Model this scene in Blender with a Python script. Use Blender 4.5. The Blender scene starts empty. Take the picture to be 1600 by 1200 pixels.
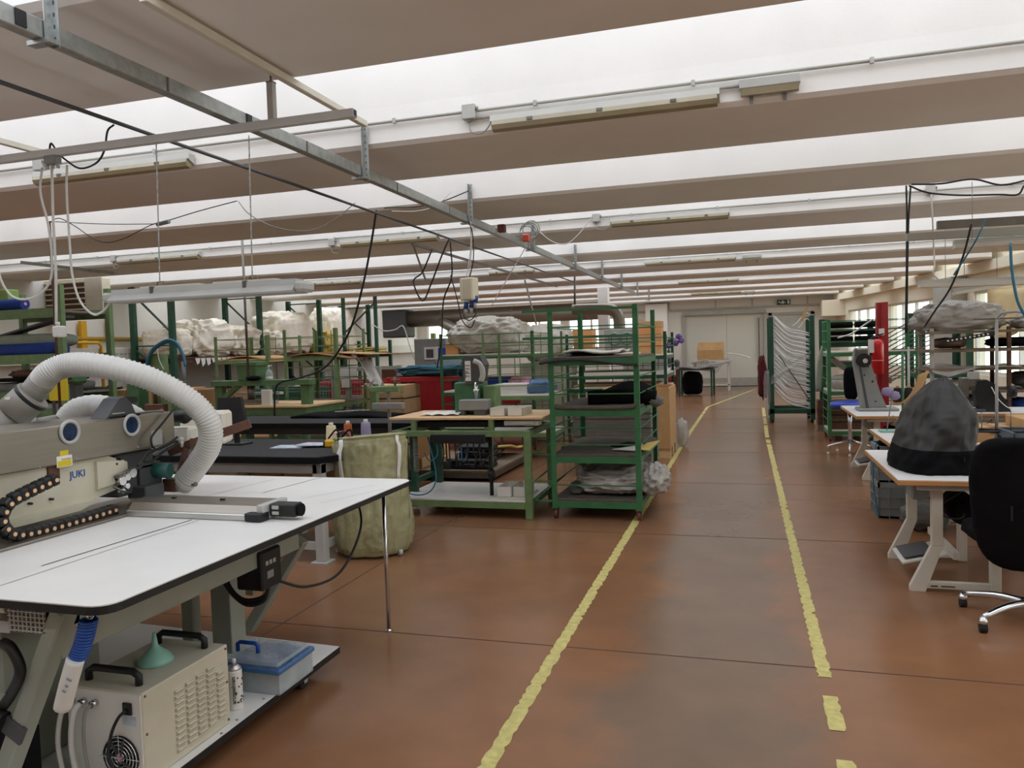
import bpy, math, random
from mathutils import Vector, Matrix, noise
from math import sin, cos, pi, radians as R
random.seed(7)
SC = bpy.context.scene
COL = SC.collection

# ------------------------------------------------------------------ camera numbers (1600x1200 frame)
FPX, YAW, PITCH, ROLL, CAMH = 1204.0, R(16.84), R(2.618), R(1.8), 1.65
_f = Vector((-sin(YAW)*cos(PITCH), cos(YAW)*cos(PITCH), -sin(PITCH)))
_r0 = Vector((cos(YAW), sin(YAW), 0)); _d0 = _f.cross(_r0)
_r = _r0*cos(ROLL) + _d0*sin(ROLL); _d = _d0*cos(ROLL) - _r0*sin(ROLL)
CAM = Vector((0, 0, CAMH))
def _ray(px, py): return (px-800)/FPX*_r + (py-600)/FPX*_d + _f
def Zp(px, py, z=0.0): v = _ray(px, py); return CAM + v*((z-CAMH)/v.z)      # point of the level z
def Yp(px, py, y): v = _ray(px, py); return CAM + v*(y/v.y)                  # point at the distance y
def Xp(px, py, x): v = _ray(px, py); return CAM + v*(x/v.x)

# ------------------------------------------------------------------ materials
def s2l(c): return c/12.92 if c <= .04045 else ((c+.055)/1.055)**2.4
def rgb(h):
    h = h.lstrip('#'); return tuple(s2l(int(h[i:i+2], 16)/255) for i in (0, 2, 4))
def mat(name, col, rough=.55, metal=0.0, var=.10, scale=6.0, bump=0.0, bscale=40.0, trans=0.0, alpha=1.0, coat=0.0, spec=None, stretch=None):
    m = bpy.data.materials.new(name); m.use_nodes = True
    nt = m.node_tree; b = nt.nodes['Principled BSDF']
    c = rgb(col) if isinstance(col, str) else col
    b.inputs['Roughness'].default_value = rough
    b.inputs['Metallic'].default_value = metal
    if spec is not None: b.inputs['Specular IOR Level'].default_value = spec
    if trans: b.inputs['Transmission Weight'].default_value = trans
    if alpha < 1: b.inputs['Alpha'].default_value = alpha
    if coat: b.inputs['Coat Weight'].default_value = coat
    tc = nt.nodes.new('ShaderNodeTexCoord')
    src = tc.outputs['Object']
    if stretch:
        mp = nt.nodes.new('ShaderNodeMapping'); mp.inputs['Scale'].default_value = stretch
        nt.links.new(src, mp.inputs['Vector']); src = mp.outputs['Vector']
    if var > 0:
        n = nt.nodes.new('ShaderNodeTexNoise'); n.inputs['Scale'].default_value = scale; n.inputs['Detail'].default_value = 4
        nt.links.new(src, n.inputs['Vector'])
        r = nt.nodes.new('ShaderNodeValToRGB')
        r.color_ramp.elements[0].position = .3; r.color_ramp.elements[1].position = .7
        r.color_ramp.elements[0].color = tuple(x*(1-var) for x in c)+(1,)
        r.color_ramp.elements[1].color = tuple(min(1, x*(1+var)) for x in c)+(1,)
        nt.links.new(n.outputs['Fac'], r.inputs['Fac']); nt.links.new(r.outputs['Color'], b.inputs['Base Color'])
    else: b.inputs['Base Color'].default_value = c+(1,)
    if bump > 0:
        n2 = nt.nodes.new('ShaderNodeTexNoise'); n2.inputs['Scale'].default_value = bscale; n2.inputs['Detail'].default_value = 3
        nt.links.new(src, n2.inputs['Vector'])
        bp = nt.nodes.new('ShaderNodeBump'); bp.inputs['Strength'].default_value = bump; bp.inputs['Distance'].default_value = .02
        nt.links.new(n2.outputs['Fac'], bp.inputs['Height']); nt.links.new(bp.outputs['Normal'], b.inputs['Normal'])
    return m
M = {}
def dm(k, *a, **kw): M[k] = mat(k, *a, **kw)
dm('green', '#3f6b45', .45, scale=9, var=.18)
dm('green_pale', '#6d8659', .5, scale=9, var=.16)
dm('green_dark', '#1f4d3a', .5, scale=9, var=.2)
dm('green_bright', '#377349', .45, scale=9, var=.14)
dm('galv', '#a9aca9', .38, .75, var=.16, scale=22)
dm('steel', '#938b80', .36, .8, var=.07, scale=3, stretch=(1, 1, 14))
dm('steel_dark', '#77736b', .4, .8, var=.15, scale=12)
dm('chrome', '#d9d9d9', .18, 1.0, var=.04)
dm('alu', '#c9c8c4', .35, .8, var=.06, scale=10)
dm('black', '#161617', .5, var=.2)
dm('black_matte', '#0d0d0e', .85, spec=.2, var=.25, scale=30)
dm('felt_grey', '#3d3c3c', .95, spec=.2, var=.12, scale=25, bump=.15, bscale=200)
dm('felt_brown', '#5d564d', .95, var=.15, scale=14, bump=.2, bscale=120)
dm('fabric_black', '#0f0e10', .95, spec=.15, var=.25, scale=12, bump=.3, bscale=160)
dm('fabric_grey', '#6a6964', .9, var=.15, scale=8, bump=.2)
dm('fabric_blue', '#1d3a86', .85, var=.15, scale=8)
dm('fabric_teal', '#2f5765', .9, var=.15, scale=8)
dm('fabric_sage', '#8b9385', .9, var=.1, scale=8)
dm('fabric_pale', '#b9c4c6', .9, var=.08, scale=5)
dm('wadding', '#f3ead8', .95, var=.07, scale=9, bump=.7, bscale=12)
dm('white', '#dedbd3', .5, var=.05)
dm('white_lam', '#e3e0da', .38, var=.04, scale=3)
dm('offwhite', '#d3cdbd', .5, var=.06)
dm('cream', '#d8cfb4', .45, var=.05)
dm('grey_green', '#9a9d90', .45, var=.06)
dm('grey', '#8b8c8a', .5, var=.08)
dm('grey_light', '#b3b2ac', .5, var=.06)
dm('grey_blue', '#8b979c', .5, var=.08)
dm('grey_dark', '#4a4b4c', .55, var=.1)
dm('pvc', '#8f8a80', .4, var=.05)
dm('wood', '#c59a68', .5, var=.14, scale=5, stretch=(1, 12, 1))
dm('wood_edge', '#c08a55', .5, var=.1, scale=8)
dm('wood_dark', '#5a3a24', .55, var=.2, scale=6, stretch=(8, 1, 1))
dm('wood_old', '#7b6a57', .8, var=.22, scale=6, stretch=(1, 9, 1))
dm('plywood', '#dcb98a', .6, var=.1, scale=4, stretch=(1, 8, 1))
dm('cardboard', '#c39a69', .85, var=.07, scale=6)
dm('cardboard_dark', '#a17a50', .85, var=.08, scale=6)
dm('red', '#a11a22', .45, var=.1)
dm('red_bright', '#c9141b', .3, var=.05, coat=.3)
dm('red_dark', '#5e161c', .8, var=.15)
dm('yellow', '#d9a51c', .45, var=.08)
dm('yellow_sign', '#d6c21c', .5, var=.05)
dm('pin_peach', '#e8b98c', .5, var=.04)
dm('orange', '#dd9a62', .5, var=.05)
dm('blue', '#1f4fa3', .35, var=.08)
dm('blue_plug', '#23478c', .4, var=.08)
dm('rubber', '#1c1b1a', .8, var=.15)
dm('wheel_red', '#6e3a33', .6, var=.15)
dm('paper', '#e8e6e0', .8, var=.03)
dm('print_mix', '#b9c3cc', .6, var=.35, scale=16)
dm('pink', '#d99ab0', .6, var=.25, scale=14)
dm('purple', '#6a4f92', .7, var=.3, scale=40)
dm('leaf', '#3f5d38', .7, var=.3, scale=30)
dm('teal', '#86b5a3', .45, var=.05)
dm('beige_shell', '#c9c2ac', .5, var=.08, scale=5)
dm('cable_white', '#cfccc5', .5, var=.05)
dm('cable_black', '#171615', .5, var=.1)
dm('cable_grey', '#8d8b85', .5, var=.08)
dm('cable_blue', '#2d6f8a', .4, var=.1)
dm('concrete_white', '#e9e5df', .7, var=.05, scale=1.2, bump=.04, bscale=30)
dm('wall_paint', '#dcd8cf', .75, var=.05, scale=.7)
dm('wall_cream', '#efe6cf', .75, var=.05, scale=.7)
dm('door_paint', '#cfccc0', .6, var=.04, scale=.8)
dm('trim_grey', '#a9a69c', .6, var=.05)
dm('red_post', '#9e2a2c', .5, var=.1)
dm('purple_tape', '#8d81a5', .6, var=.1)
dm('brown_rust', '#5b3b2c', .7, var=.3, scale=14)
dm('yellow_foam', '#d8bd6a', .9, var=.12, scale=12)
dm('green_sign', '#17493a', .4, var=.05)

def plastic(name, col, alpha, rough=.25, wr=.5, wscale=9.0):
    m = mat(name, col, rough, var=.12, scale=10, bump=wr, bscale=wscale, alpha=alpha)
    return m
M['clear_bag'] = plastic('clear_bag', '#c9c5be', .62, .22, .9, 14)
M['film'] = plastic('film', '#cfd2d0', .22, .2, .6, 14)
M['bag_olive'] = plastic('bag_olive', '#b9b68a', .68, .16, .8, 16)
M['bag_grey'] = plastic('bag_grey', '#a39d95', .93, .3, .8, 10)
M['box_clear'] = plastic('box_clear', '#c8d0d4', .42, .2, .1, 10)
M['box_blue'] = plastic('box_blue', '#4a78a8', .72, .25, .05, 10)
def glass():
    m = bpy.data.materials.new('window_glass'); m.use_nodes = True
    nt = m.node_tree; nt.nodes.remove(nt.nodes['Principled BSDF'])
    o = nt.nodes['Material Output']
    t = nt.nodes.new('ShaderNodeBsdfTransparent'); t.inputs['Color'].default_value = (.93, .97, .95, 1)
    g = nt.nodes.new('ShaderNodeBsdfGlossy'); g.inputs['Roughness'].default_value = .05
    mx = nt.nodes.new('ShaderNodeMixShader'); mx.inputs['Fac'].default_value = .06
    nt.links.new(t.outputs[0], mx.inputs[1]); nt.links.new(g.outputs[0], mx.inputs[2]); nt.links.new(mx.outputs[0], o.inputs['Surface'])
    return m
M['glass'] = glass()
def hose_mat():
    m = mat('hose_white', '#d8d6d0', .4, var=.05)
    return m
M['hose'] = hose_mat()

# ------------------------------------------------------------------ mesh collector
def spline(pts, n=6):
    P = [Vector(p) for p in pts]
    if len(P) < 3: return P
    out = []
    for i in range(len(P)-1):
        p0 = P[i-1] if i else P[0]*2-P[1]
        p1, p2 = P[i], P[i+1]
        p3 = P[i+2] if i+2 < len(P) else P[-1]*2-P[-2]
        for k in range(n):
            t = k/n
            out.append(.5*((2*p1)+(p2-p0)*t+(2*p0-5*p1+4*p2-p3)*t*t+(3*p1-p0-3*p2+p3)*t**3))
    out.append(P[-1]); return out
class MB:
    def __init__(s): s.v = []; s.f = []; s.s = []
    def add(s, vs, fs, smooth=False):
        o = len(s.v); s.v += [Vector(v) for v in vs]
        for f in fs: s.f.append([i+o for i in f]); s.s.append(smooth)
        return s
    def obox(s, c, size, rot=None, b=0.0):
        hx, hy, hz = [q/2 for q in size]; c = Vector(c)
        b = min(b, hx*.9, hy*.9, hz*.9)
        if b <= 0:
            vs = [Vector((x, y, z)) for x in (-hx, hx) for y in (-hy, hy) for z in (-hz, hz)]
            fs = [(0, 1, 3, 2), (4, 6, 7, 5), (0, 4, 5, 1), (2, 3, 7, 6), (0, 2, 6, 4), (1, 5, 7, 3)]
        else:
            vs = []; idx = {}
            for sx in (-1, 1):
                for sy in (-1, 1):
                    for sz in (-1, 1):
                        for a in range(3):
                            h = [hx-b, hy-b, hz-b]; h[a] += b
                            idx[sx, sy, sz, a] = len(vs); vs.append(Vector((sx*h[0], sy*h[1], sz*h[2])))
            fs = []
            for a in range(3):
                u, w = (a+1) % 3, (a+2) % 3
                for sg in (-1, 1):
                    q = []
                    for su, sw in ((-1, -1), (1, -1), (1, 1), (-1, 1)):
                        k = [0, 0, 0]; k[a] = sg; k[u] = su; k[w] = sw; q.append(idx[k[0], k[1], k[2], a])
                    fs.append(q if sg > 0 else q[::-1])
                for su in (-1, 1):
                    for sw in (-1, 1):
                        k0 = [0, 0, 0]; k0[a] = -1; k0[u] = su; k0[w] = sw; k1 = k0[:]; k1[a] = 1
                        q = [idx[(*k0, u)], idx[(*k1, u)], idx[(*k1, w)], idx[(*k0, w)]]
                        fs.append(q if su*sw > 0 else q[::-1])
            for sx in (-1, 1):
                for sy in (-1, 1):
                    for sz in (-1, 1):
                        q = [idx[sx, sy, sz, 0], idx[sx, sy, sz, 1], idx[sx, sy, sz, 2]]
                        fs.append(q if sx*sy*sz > 0 else q[::-1])
        if rot is not None: vs = [rot @ v for v in vs]
        return s.add([v+c for v in vs], fs)
    def box(s, x0, x1, y0, y1, z0, z1, b=0.0):
        return s.obox(((x0+x1)/2, (y0+y1)/2, (z0+z1)/2), (abs(x1-x0), abs(y1-y0), abs(z1-z0)), None, b)
    def bar(s, p0, p1, w, h=None, b=0.0, up=(0, 0, 1)):
        p0, p1 = Vector(p0), Vector(p1); d = p1-p0; L = d.length
        if L < 1e-6: return s
        z = d/L; u = Vector(up)
        if abs(z.dot(u)) > .98: u = Vector((0, 1, 0))
        x = u.cross(z).normalized(); y = z.cross(x)
        return s.obox((p0+p1)/2, (w, h or w, L), Matrix((x, y, z)).transposed(), b)
    def angle(s, p0, p1, w, t, dx, dy):   # L-section upright, flanges towards dx, dy
        p0, p1 = Vector(p0), Vector(p1)
        x, y = p0.x, p0.y
        s.box(min(x, x+dx*w), max(x, x+dx*w), min(y, y+dy*t), max(y, y+dy*t), p0.z, p1.z)
        return s.box(min(x, x+dx*t), max(x, x+dx*t), min(y+dy*t, y+dy*w), max(y+dy*t, y+dy*w), p0.z, p1.z)
    def tube(s, pts, r, seg=8, n=0, cap=True, taper=None):
        P = spline(pts, n) if n else [Vector(p) for p in pts]
        Q = [P[0]]
        for p in P[1:]:
            if (p-Q[-1]).length > 1e-5: Q.append(p)
        P = Q
        if len(P) < 2: return s
        T = [(P[min(i+1, len(P)-1)]-P[max(i-1, 0)]).normalized() for i in range(len(P))]
        u = Vector((0, 0, 1)) if abs(T[0].z) < .9 else Vector((1, 0, 0))
        u = (u-T[0]*u.dot(T[0])).normalized(); vs = []
        for i, p in enumerate(P):
            u = u-T[i]*u.dot(T[i]); u.normalize(); w = T[i].cross(u)
            rr = r if not callable(r) else r(i/(len(P)-1), i)
            for k in range(seg):
                a = 2*pi*k/seg; vs.append(p+(u*cos(a)+w*sin(a))*rr)
        fs = [(i*seg+k, i*seg+(k+1) % seg, (i+1)*seg+(k+1) % seg, (i+1)*seg+k) for i in range(len(P)-1) for k in range(seg)]
        s.add(vs, fs, True)
        if cap:
            o = len(s.v)-len(vs)
            s.f.append([o+k for k in range(seg)][::-1]); s.s.append(False)
            s.f.append([o+(len(P)-1)*seg+k for k in range(seg)]); s.s.append(False)
        return s
    def cyl(s, p0, p1, r, r2=None, seg=14):
        p0, p1 = Vector(p0), Vector(p1); r2 = r if r2 is None else r2
        return s.tube([p0, p1], lambda t, i: r+(r2-r)*t, seg)
    def lathe(s, prof, c=(0, 0, 0), seg=18, rot=None, cap=True):
        c = Vector(c); vs = []
        for (r, z) in prof:
            for k in range(seg):
                v = Vector((r*cos(2*pi*k/seg), r*sin(2*pi*k/seg), z))
                vs.append(c+(rot @ v if rot else v))
        n = len(prof)
        fs = [(i*seg+k, i*seg+(k+1) % seg, (i+1)*seg+(k+1) % seg, (i+1)*seg+k) for i in range(n-1) for k in range(seg)]
        s.add(vs, fs, True); o = len(s.v)-len(vs)
        if cap:
            s.f.append([o+k for k in range(seg)][::-1]); s.s.append(False)
            s.f.append([o+(n-1)*seg+k for k in range(seg)]); s.s.append(False)
        return s
    def prism(s, poly, axis, a0, a1):
        def P(u, w, a): return {'x': (a, u, w), 'y': (u, a, w), 'z': (u, w, a)}[axis]
        n = len(poly); vs = [P(u, w, a0) for u, w in poly]+[P(u, w, a1) for u, w in poly]
        ar = sum(poly[i][0]*poly[(i+1) % n][1]-poly[(i+1) % n][0]*poly[i][1] for i in range(n))
        fs = [[i, (i+1) % n, n+(i+1) % n, n+i] for i in range(n)]+[list(range(n))[::-1], [n+i for i in range(n)]]
        flip = (ar < 0) != (axis == 'y') != (a1 < a0)
        if flip: fs = [f[::-1] for f in fs]
        return s.add(vs, fs)
    def sheet(s, fn, nu, nv, th=.002):          # fn(u,v) -> point; both sides, closed rim
        top = [Vector(fn(i/nu, j/nv)) for i in range(nu+1) for j in range(nv+1)]
        N = [Vector((0, 0, 0)) for _ in top]; W = nv+1
        for i in range(nu):
            for j in range(nv):
                a, b, c, d = i*W+j, (i+1)*W+j, (i+1)*W+j+1, i*W+j+1
                nn = (top[c]-top[a]).cross(top[d]-top[b])
                for q in (a, b, c, d): N[q] += nn
        bot = [p-n.normalized()*th if n.length > 0 else p-Vector((0, 0, th)) for p, n in zip(top, N)]
        m = len(top)
        fs = []
        for i in range(nu):
            for j in range(nv):
                q = [i*W+j, (i+1)*W+j, (i+1)*W+j+1, i*W+j+1]; fs.append(q); fs.append([m+k for k in q[::-1]])
        for i in range(nu):
            for e in (0, nv):
                a, b = i*W+e, (i+1)*W+e; fs.append([a, m+a, m+b, b] if e == 0 else [b, m+b, m+a, a])
        for j in range(nv):
            for e in (0, nu):
                a, b = e*W+j, e*W+j+1; fs.append([b, m+b, m+a, a] if e == 0 else [a, m+a, m+b, b])
        return s.add(top+bot, fs, True)
    def blob(s, c, rad, amp=.1, freq=3.0, seed=0, nu=20, nv=14, pw=.8, flat=None, oct=2, crk=0.0):
        # wrinkled superellipsoid; flat = z level (relative to centre) the bottom rests on
        c = Vector(c); vs = []; rx, ry, rz = rad
        def sp(x): return math.copysign(abs(x)**pw, x)
        for i in range(nv+1):
            t = -pi/2+pi*i/nv
            for k in range(nu):
                a = 2*pi*k/nu
                p = Vector((sp(cos(t))*sp(cos(a)), sp(cos(t))*sp(sin(a)), sp(sin(t))))
                q = p*freq+Vector((seed*7.3, seed*3.1, seed))
                d = noise.noise(q)+.5*noise.noise(q*2.3)*(oct > 1)+.3*noise.noise(q*5.1)*(oct > 2)
                if crk:
                    for fq, w_ in ((1.3, 1.1), (2.7, .6), (5.5, .22)): d += crk*w_*(1-2.6*abs(noise.noise(q*fq+Vector((3.1, 9.7, 1.3)))))/amp
                p = p*(1+amp*d); v = Vector((p.x*rx, p.y*ry, p.z*rz))
                if flat is not None and v.z < flat: v.z = flat
                vs.append(c+v)
        fs = [(i*nu+k, i*nu+(k+1) % nu, (i+1)*nu+(k+1) % nu, (i+1)*nu+k) for i in range(nv) for k in range(nu)]
        return s.add(vs, fs, True)
    def ring(s, c, R_, r, axis='z', seg=20, sub=6):
        c = Vector(c); pts = []
        for k in range(seg+1):
            a = 2*pi*k/seg; u, w = R_*cos(a), R_*sin(a)
            pts.append(c+Vector({'x': (0, u, w), 'y': (u, 0, w), 'z': (u, w, 0)}[axis]))
        return s.tube(pts, r, sub, cap=False)
    def build(s, name, m, parent=None, world=True):
        me = bpy.data.meshes.new(name)
        V = s.v
        if parent is not None and world:
            inv = WM[parent.name].inverted(); V = [inv @ v for v in V]
        me.from_pydata([tuple(v) for v in V], [], s.f)
        me.polygons.foreach_set('use_smooth', s.s)
        me.materials.append(M[m] if isinstance(m, str) else m)
        me.update()
        o = bpy.data.objects.new(name, me); COL.objects.link(o)
        WM[o.name] = Matrix.Identity(4)
        if parent is not None: o.parent = parent; WM[o.name] = WM[parent.name]
        return o
    def each(s, name, m, parent, world=True):      # every separate piece becomes a part of its own
        n = len(s.v); par = list(range(n))
        def find(i):
            while par[i] != i: par[i] = par[par[i]]; i = par[i]
            return i
        for f in s.f:
            a = find(f[0])
            for q in f[1:]:
                b = find(q)
                if b != a: par[b] = a
        G = {}
        for f, sm in zip(s.f, s.s): G.setdefault(find(f[0]), []).append((f, sm))
        out = []
        for fs in G.values():
            ids = sorted({q for f, _ in fs for q in f}); mp = {q: k for k, q in enumerate(ids)}
            b = MB(); b.v = [s.v[q] for q in ids]; b.f = [[mp[q] for q in f] for f, _ in fs]; b.s = [sm for _, sm in fs]
            out.append(b.build(name, m, parent, world))
        return out
WM = {}
def thing(name, label, cat, loc=(0, 0, 0), rz=0.0, group=None):
    o = bpy.data.objects.new(name, None); COL.objects.link(o); o.empty_display_size = .1
    o.location = loc; o.rotation_euler = (0, 0, rz)
    WM[o.name] = Matrix.Translation(Vector(loc)) @ Matrix.Rotation(rz, 4, 'Z')
    o['label'] = label; o['category'] = cat
    if group: o['group'] = group
    return o
def solo(name, label, cat, mb, m, group=None):          # a thing that is one mesh, its origin at its base
    lo = [min(v[i] for v in mb.v) for i in range(3)]; hi = [max(v[i] for v in mb.v) for i in range(3)]
    c = Vector(((lo[0]+hi[0])/2, (lo[1]+hi[1])/2, lo[2]))
    mb.v = [v-c for v in mb.v]
    o = mb.build(name, m); o.location = c; WM[o.name] = Matrix.Translation(c)
    o['label'] = label; o['category'] = cat
    if group: o['group'] = group
    return o
def struct(name, mb, m, parent=None):
    o = mb.build(name, m, parent)
    if parent is None: o['kind'] = 'structure'
    return o
def dup(root, loc, rz=0.0, label=None, group=None):
    r = root.copy(); COL.objects.link(r); r.location = loc; r.rotation_euler = (0, 0, rz)
    if label: r['label'] = label
    if group: r['group'] = group
    for ch in list(root.children):
        c = ch.copy(); COL.objects.link(c); c.parent = r
        for g in list(ch.children):
            d = g.copy(); COL.objects.link(d); d.parent = c
    WM[r.name] = Matrix.Translation(Vector(loc)) @ Matrix.Rotation(rz, 4, 'Z')
    return r
def text_mb(txt, size, origin, xdir, ydir, depth=.001):
    cu = bpy.data.curves.new('lettering', 'FONT'); cu.body = txt; cu.size = size; cu.extrude = depth; cu.align_x = 'CENTER'; cu.align_y = 'CENTER'
    cu.resolution_u = 3
    o = bpy.data.objects.new('lettering_tmp', cu); COL.objects.link(o)
    dg = bpy.context.evaluated_depsgraph_get()
    me = o.evaluated_get(dg).to_mesh()
    x = Vector(xdir).normalized(); y = Vector(ydir).normalized(); z = x.cross(y); og = Vector(origin)
    mb = MB(); mb.add([og+x*v.co.x+y*v.co.y+z*v.co.z for v in me.vertices], [list(p.vertices) for p in me.polygons])
    o.evaluated_get(dg).to_mesh_clear()
    bpy.data.objects.remove(o, do_unlink=True); bpy.data.curves.remove(cu)
    return mb
# ================================================================== THE ROOM
HS = 3.22                       # height of the beam soffits
def floor_mat():
    m = bpy.data.materials.new('floor_resin'); m.use_nodes = True
    nt = m.node_tree; N = nt.nodes; L = nt.links; b = N['Principled BSDF']
    tc = N.new('ShaderNodeTexCoord')
    def nz(scale, detail, vec=None, rough=.55):
        n = N.new('ShaderNodeTexNoise'); n.inputs['Scale'].default_value = scale; n.inputs['Detail'].default_value = detail; n.inputs['Roughness'].default_value = rough
        L.new(vec or tc.outputs['Object'], n.inputs['Vector']); return n
    def ramp(src, p0, p1, c0, c1):
        r = N.new('ShaderNodeValToRGB'); e = r.color_ramp.elements
        e[0].position, e[1].position = p0, p1; e[0].color, e[1].color = c0+(1,), c1+(1,); L.new(src, r.inputs['Fac']); return r
    big = ramp(nz(.55, 5).outputs['Fac'], .3, .72, rgb('#916444'), rgb('#785841'))
    # dusty worn tread along the aisle (between the yellow lines): a greyer resin
    sx = N.new('ShaderNodeSeparateXYZ'); L.new(tc.outputs['Object'], sx.inputs[0])
    ab = N.new('ShaderNodeMath'); ab.operation = 'ADD'; ab.inputs[1].default_value = .2; L.new(sx.outputs['X'], ab.inputs[0])
    a2 = N.new('ShaderNodeMath'); a2.operation = 'ABSOLUTE'; L.new(ab.outputs[0], a2.inputs[0])
    nn = nz(1.3, 4)
    a3 = N.new('ShaderNodeMath'); a3.operation = 'MULTIPLY_ADD'; a3.inputs[1].default_value = .9; L.new(nn.outputs['Fac'], a3.inputs[0]); L.new(a2.outputs[0], a3.inputs[2])
    wear = ramp(a3.outputs[0], .75, 1.75, (.8, .8, .8), (0, 0, 0))
    mx = N.new('ShaderNodeMix'); mx.data_type = 'RGBA'; L.new(wear.outputs['Color'], mx.inputs['Factor']); L.new(big.outputs['Color'], mx.inputs['A']); mx.inputs['B'].default_value = rgb('#73604f')+(1,)
    fine = ramp(nz(2.6, 5).outputs['Fac'], .3, .7, (.88, .88, .88), (1.06, 1.06, 1.06))
    mu = N.new('ShaderNodeMix'); mu.data_type = 'RGBA'; mu.blend_type = 'MULTIPLY'; mu.inputs['Factor'].default_value = 1
    L.new(mx.outputs['Result'], mu.inputs['A']); L.new(fine.outputs['Color'], mu.inputs['B']); L.new(mu.outputs['Result'], b.inputs['Base Color'])
    rr = ramp(nz(.8, 2).outputs['Fac'], .3, .75, (.21, .21, .21), (.27, .27, .27)); L.new(rr.outputs['Color'], b.inputs['Roughness'])
    b.inputs['Specular IOR Level'].default_value = .4
    return m
M['floor_resin'] = floor_mat()
struct('floor', MB().box(-13.2, 9.6, -2.2, 30.0, -.1, 0), 'floor_resin')
# saw-cut joints in the slab
jm = MB()
for y in (-1.1, 1.47, 4.07, 6.7, 9.27, 11.9, 14.5, 17.1, 19.7, 22.3, 24.9): jm.box(-13, 6, y-.004, y+.004, 0, .0012)
for x in (-8.2, -2.76): jm.box(x-.004, x+.004, -2, 29.6, 0, .0012)
dm('joint', '#4a2f22', .8)
o = struct('trim_1', jm, 'joint')
# yellow floor lines with worn, broken edges
def worn_line(pts, w, gaps, seed):
    rnd = random.Random(seed); mb = MB()
    P = [Vector((p[0], p[1], 0)) for p in pts]
    for a, b in zip(P, P[1:]):
        L_ = (b-a).length; n = max(2, int(L_/.03)); d = (b-a)/L_; nn = Vector((-d.y, d.x, 0)); prev = None
        for i in range(n+1):
            p = a+d*L_*i/n; k = max(.25, min(1, p.y/6))
            cut = any(g0 < p.y < g1 for g0, g1 in gaps)
            if cut: prev = None; continue
            j0, j1 = (rnd.uniform(0, .012) if rnd.random() < .5 else 0), (rnd.uniform(0, .012) if rnd.random() < .5 else 0)
            if rnd.random() < .04: j0 += .02
            q = [p-nn*(w/2-j0)+Vector((0, 0, .0022)), p+nn*(w/2-j1)+Vector((0, 0, .0022))]
            if prev: mb.add([prev[0], prev[1], q[1], q[0]], [(3, 2, 1, 0)])
            prev = q
    return mb
dm('line_yellow', '#bfb26c', .6, var=.2, scale=26)
struct('trim_2', worn_line([(-1.01, -1.9), (-1.0, 6.9), (-.99, 14.4), (-.93, 20.3), (.35, 27.8)], .072, [(18.2, 18.3), (19.1, 19.2)], 3), 'line_yellow')
struct('trim_3', worn_line([(.35, -1.9), (.35, 14), (.42, 20)], .072, [(1, 3.05), (3.2, 3.42), (3.76, 3.94), (12.9, 13.0), (13.5, 13.75), (15.8, 16.0), (17.4, 17.6)], 5), 'line_yellow')
# roof beams: white painted concrete, open skylight strips between them
BE = [(-4.9, -4.3), (-1.9, -.9), (.1, 1.25), (2.74, 3.93), (5.43, 6.57), (7.79, 8.98), (10.32, 11.56), (13.09, 14.21), (15.71, 17.06), (18.3, 19.46), (21.1, 22.41), (23.75, 24.95), (26.3, 27.45), (28.95, 29.75)]
def XR(y): return 3.35+.17*(29-y)          # inner face of the splayed right wall
for i, (a, b) in enumerate(BE):
    if i == 0: continue
    c = (a+b)/2; mb = MB(); x1 = XR(c)-.12
    prof = [(a+.03, HS), (b-.03, HS), (b, HS+.03), (b-.02, HS+.30), (b-.06, HS+1.75), (a+.06, HS+1.75), (a+.02, HS+.30), (a, HS+.03)]  # unseen upper webs stretched tall so the deep shafts dim the beam faces
    mb.prism(prof, 'x', -13.2, x1)
    if b < 1.3: mb.v = [Vector((v.x, v.y, min(v.z, 3.59))) for v in mb.v]
    struct('ceiling_beam', mb, 'concrete_white')
# walls
struct('wall_left', MB().box(-13.2, -13.0, -2.2, 30, 0, 5.0), 'wall_paint')
struct('wall_front_added', MB().box(-13.2, 9.6, -2.2, -2.0, 0, 5.0), 'wall_paint')  # added unseen wall, set close behind the camera to darken the foreground
mb = MB(); mb.box(-13.2, 9.6, -2.2, -.88, 3.6, 3.8); mb.box(-13.2, 9.6, .12, 1.24, 3.6, 3.8); struct('ceiling', mb, 'concrete_white')  # added unseen slabs that shut out skylight behind the camera
def wall_right_pieces():
    # local frame: u along the wall (from far end), thickness outwards
    d = Vector((.17, -1, 0)).normalized(); n = Vector((1, .17, 0)).normalized(); o = Vector((XR(29), 29, 0))
    return o, d, n
oW, dW, nW = wall_right_pieces()
def wbox(mb, u0, u1, z0, z1, t0, t1, b=0.0):
    rot = Matrix((dW, nW, (dW.cross(nW)))).transposed()
    c = oW+dW*((u0+u1)/2)+nW*((t0+t1)/2)+Vector((0, 0, (z0+z1)/2))
    return mb.obox(c, (u1-u0, t1-t0, z1-z0), rot, b)
WIN = [(0.4, 3.9), (4.2, 7.9), (9.5, 13.2), (13.6, 17.2), (17.6, 21.6), (22.3, 26.3), (27, 31)]
mb = MB(); wbox(mb, -1, 35, 0, .75, 0, .25); wbox(mb, -1, 35, 2.6, 5.0, 0, .25)
e = [-1]+[q for w in WIN for q in w]+[35]
for k in range(0, len(e), 2): wbox(mb, e[k], e[k+1], .75, 2.6, 0, .25)
struct('wall_right', mb, 'wall_cream')
mb = MB(); wbox(mb, -.6, 35, 2.99, 3.2, -.2, 0)
struct('trim_4', mb, 'wall_cream')               # longitudinal girder the beams rest on
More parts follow.
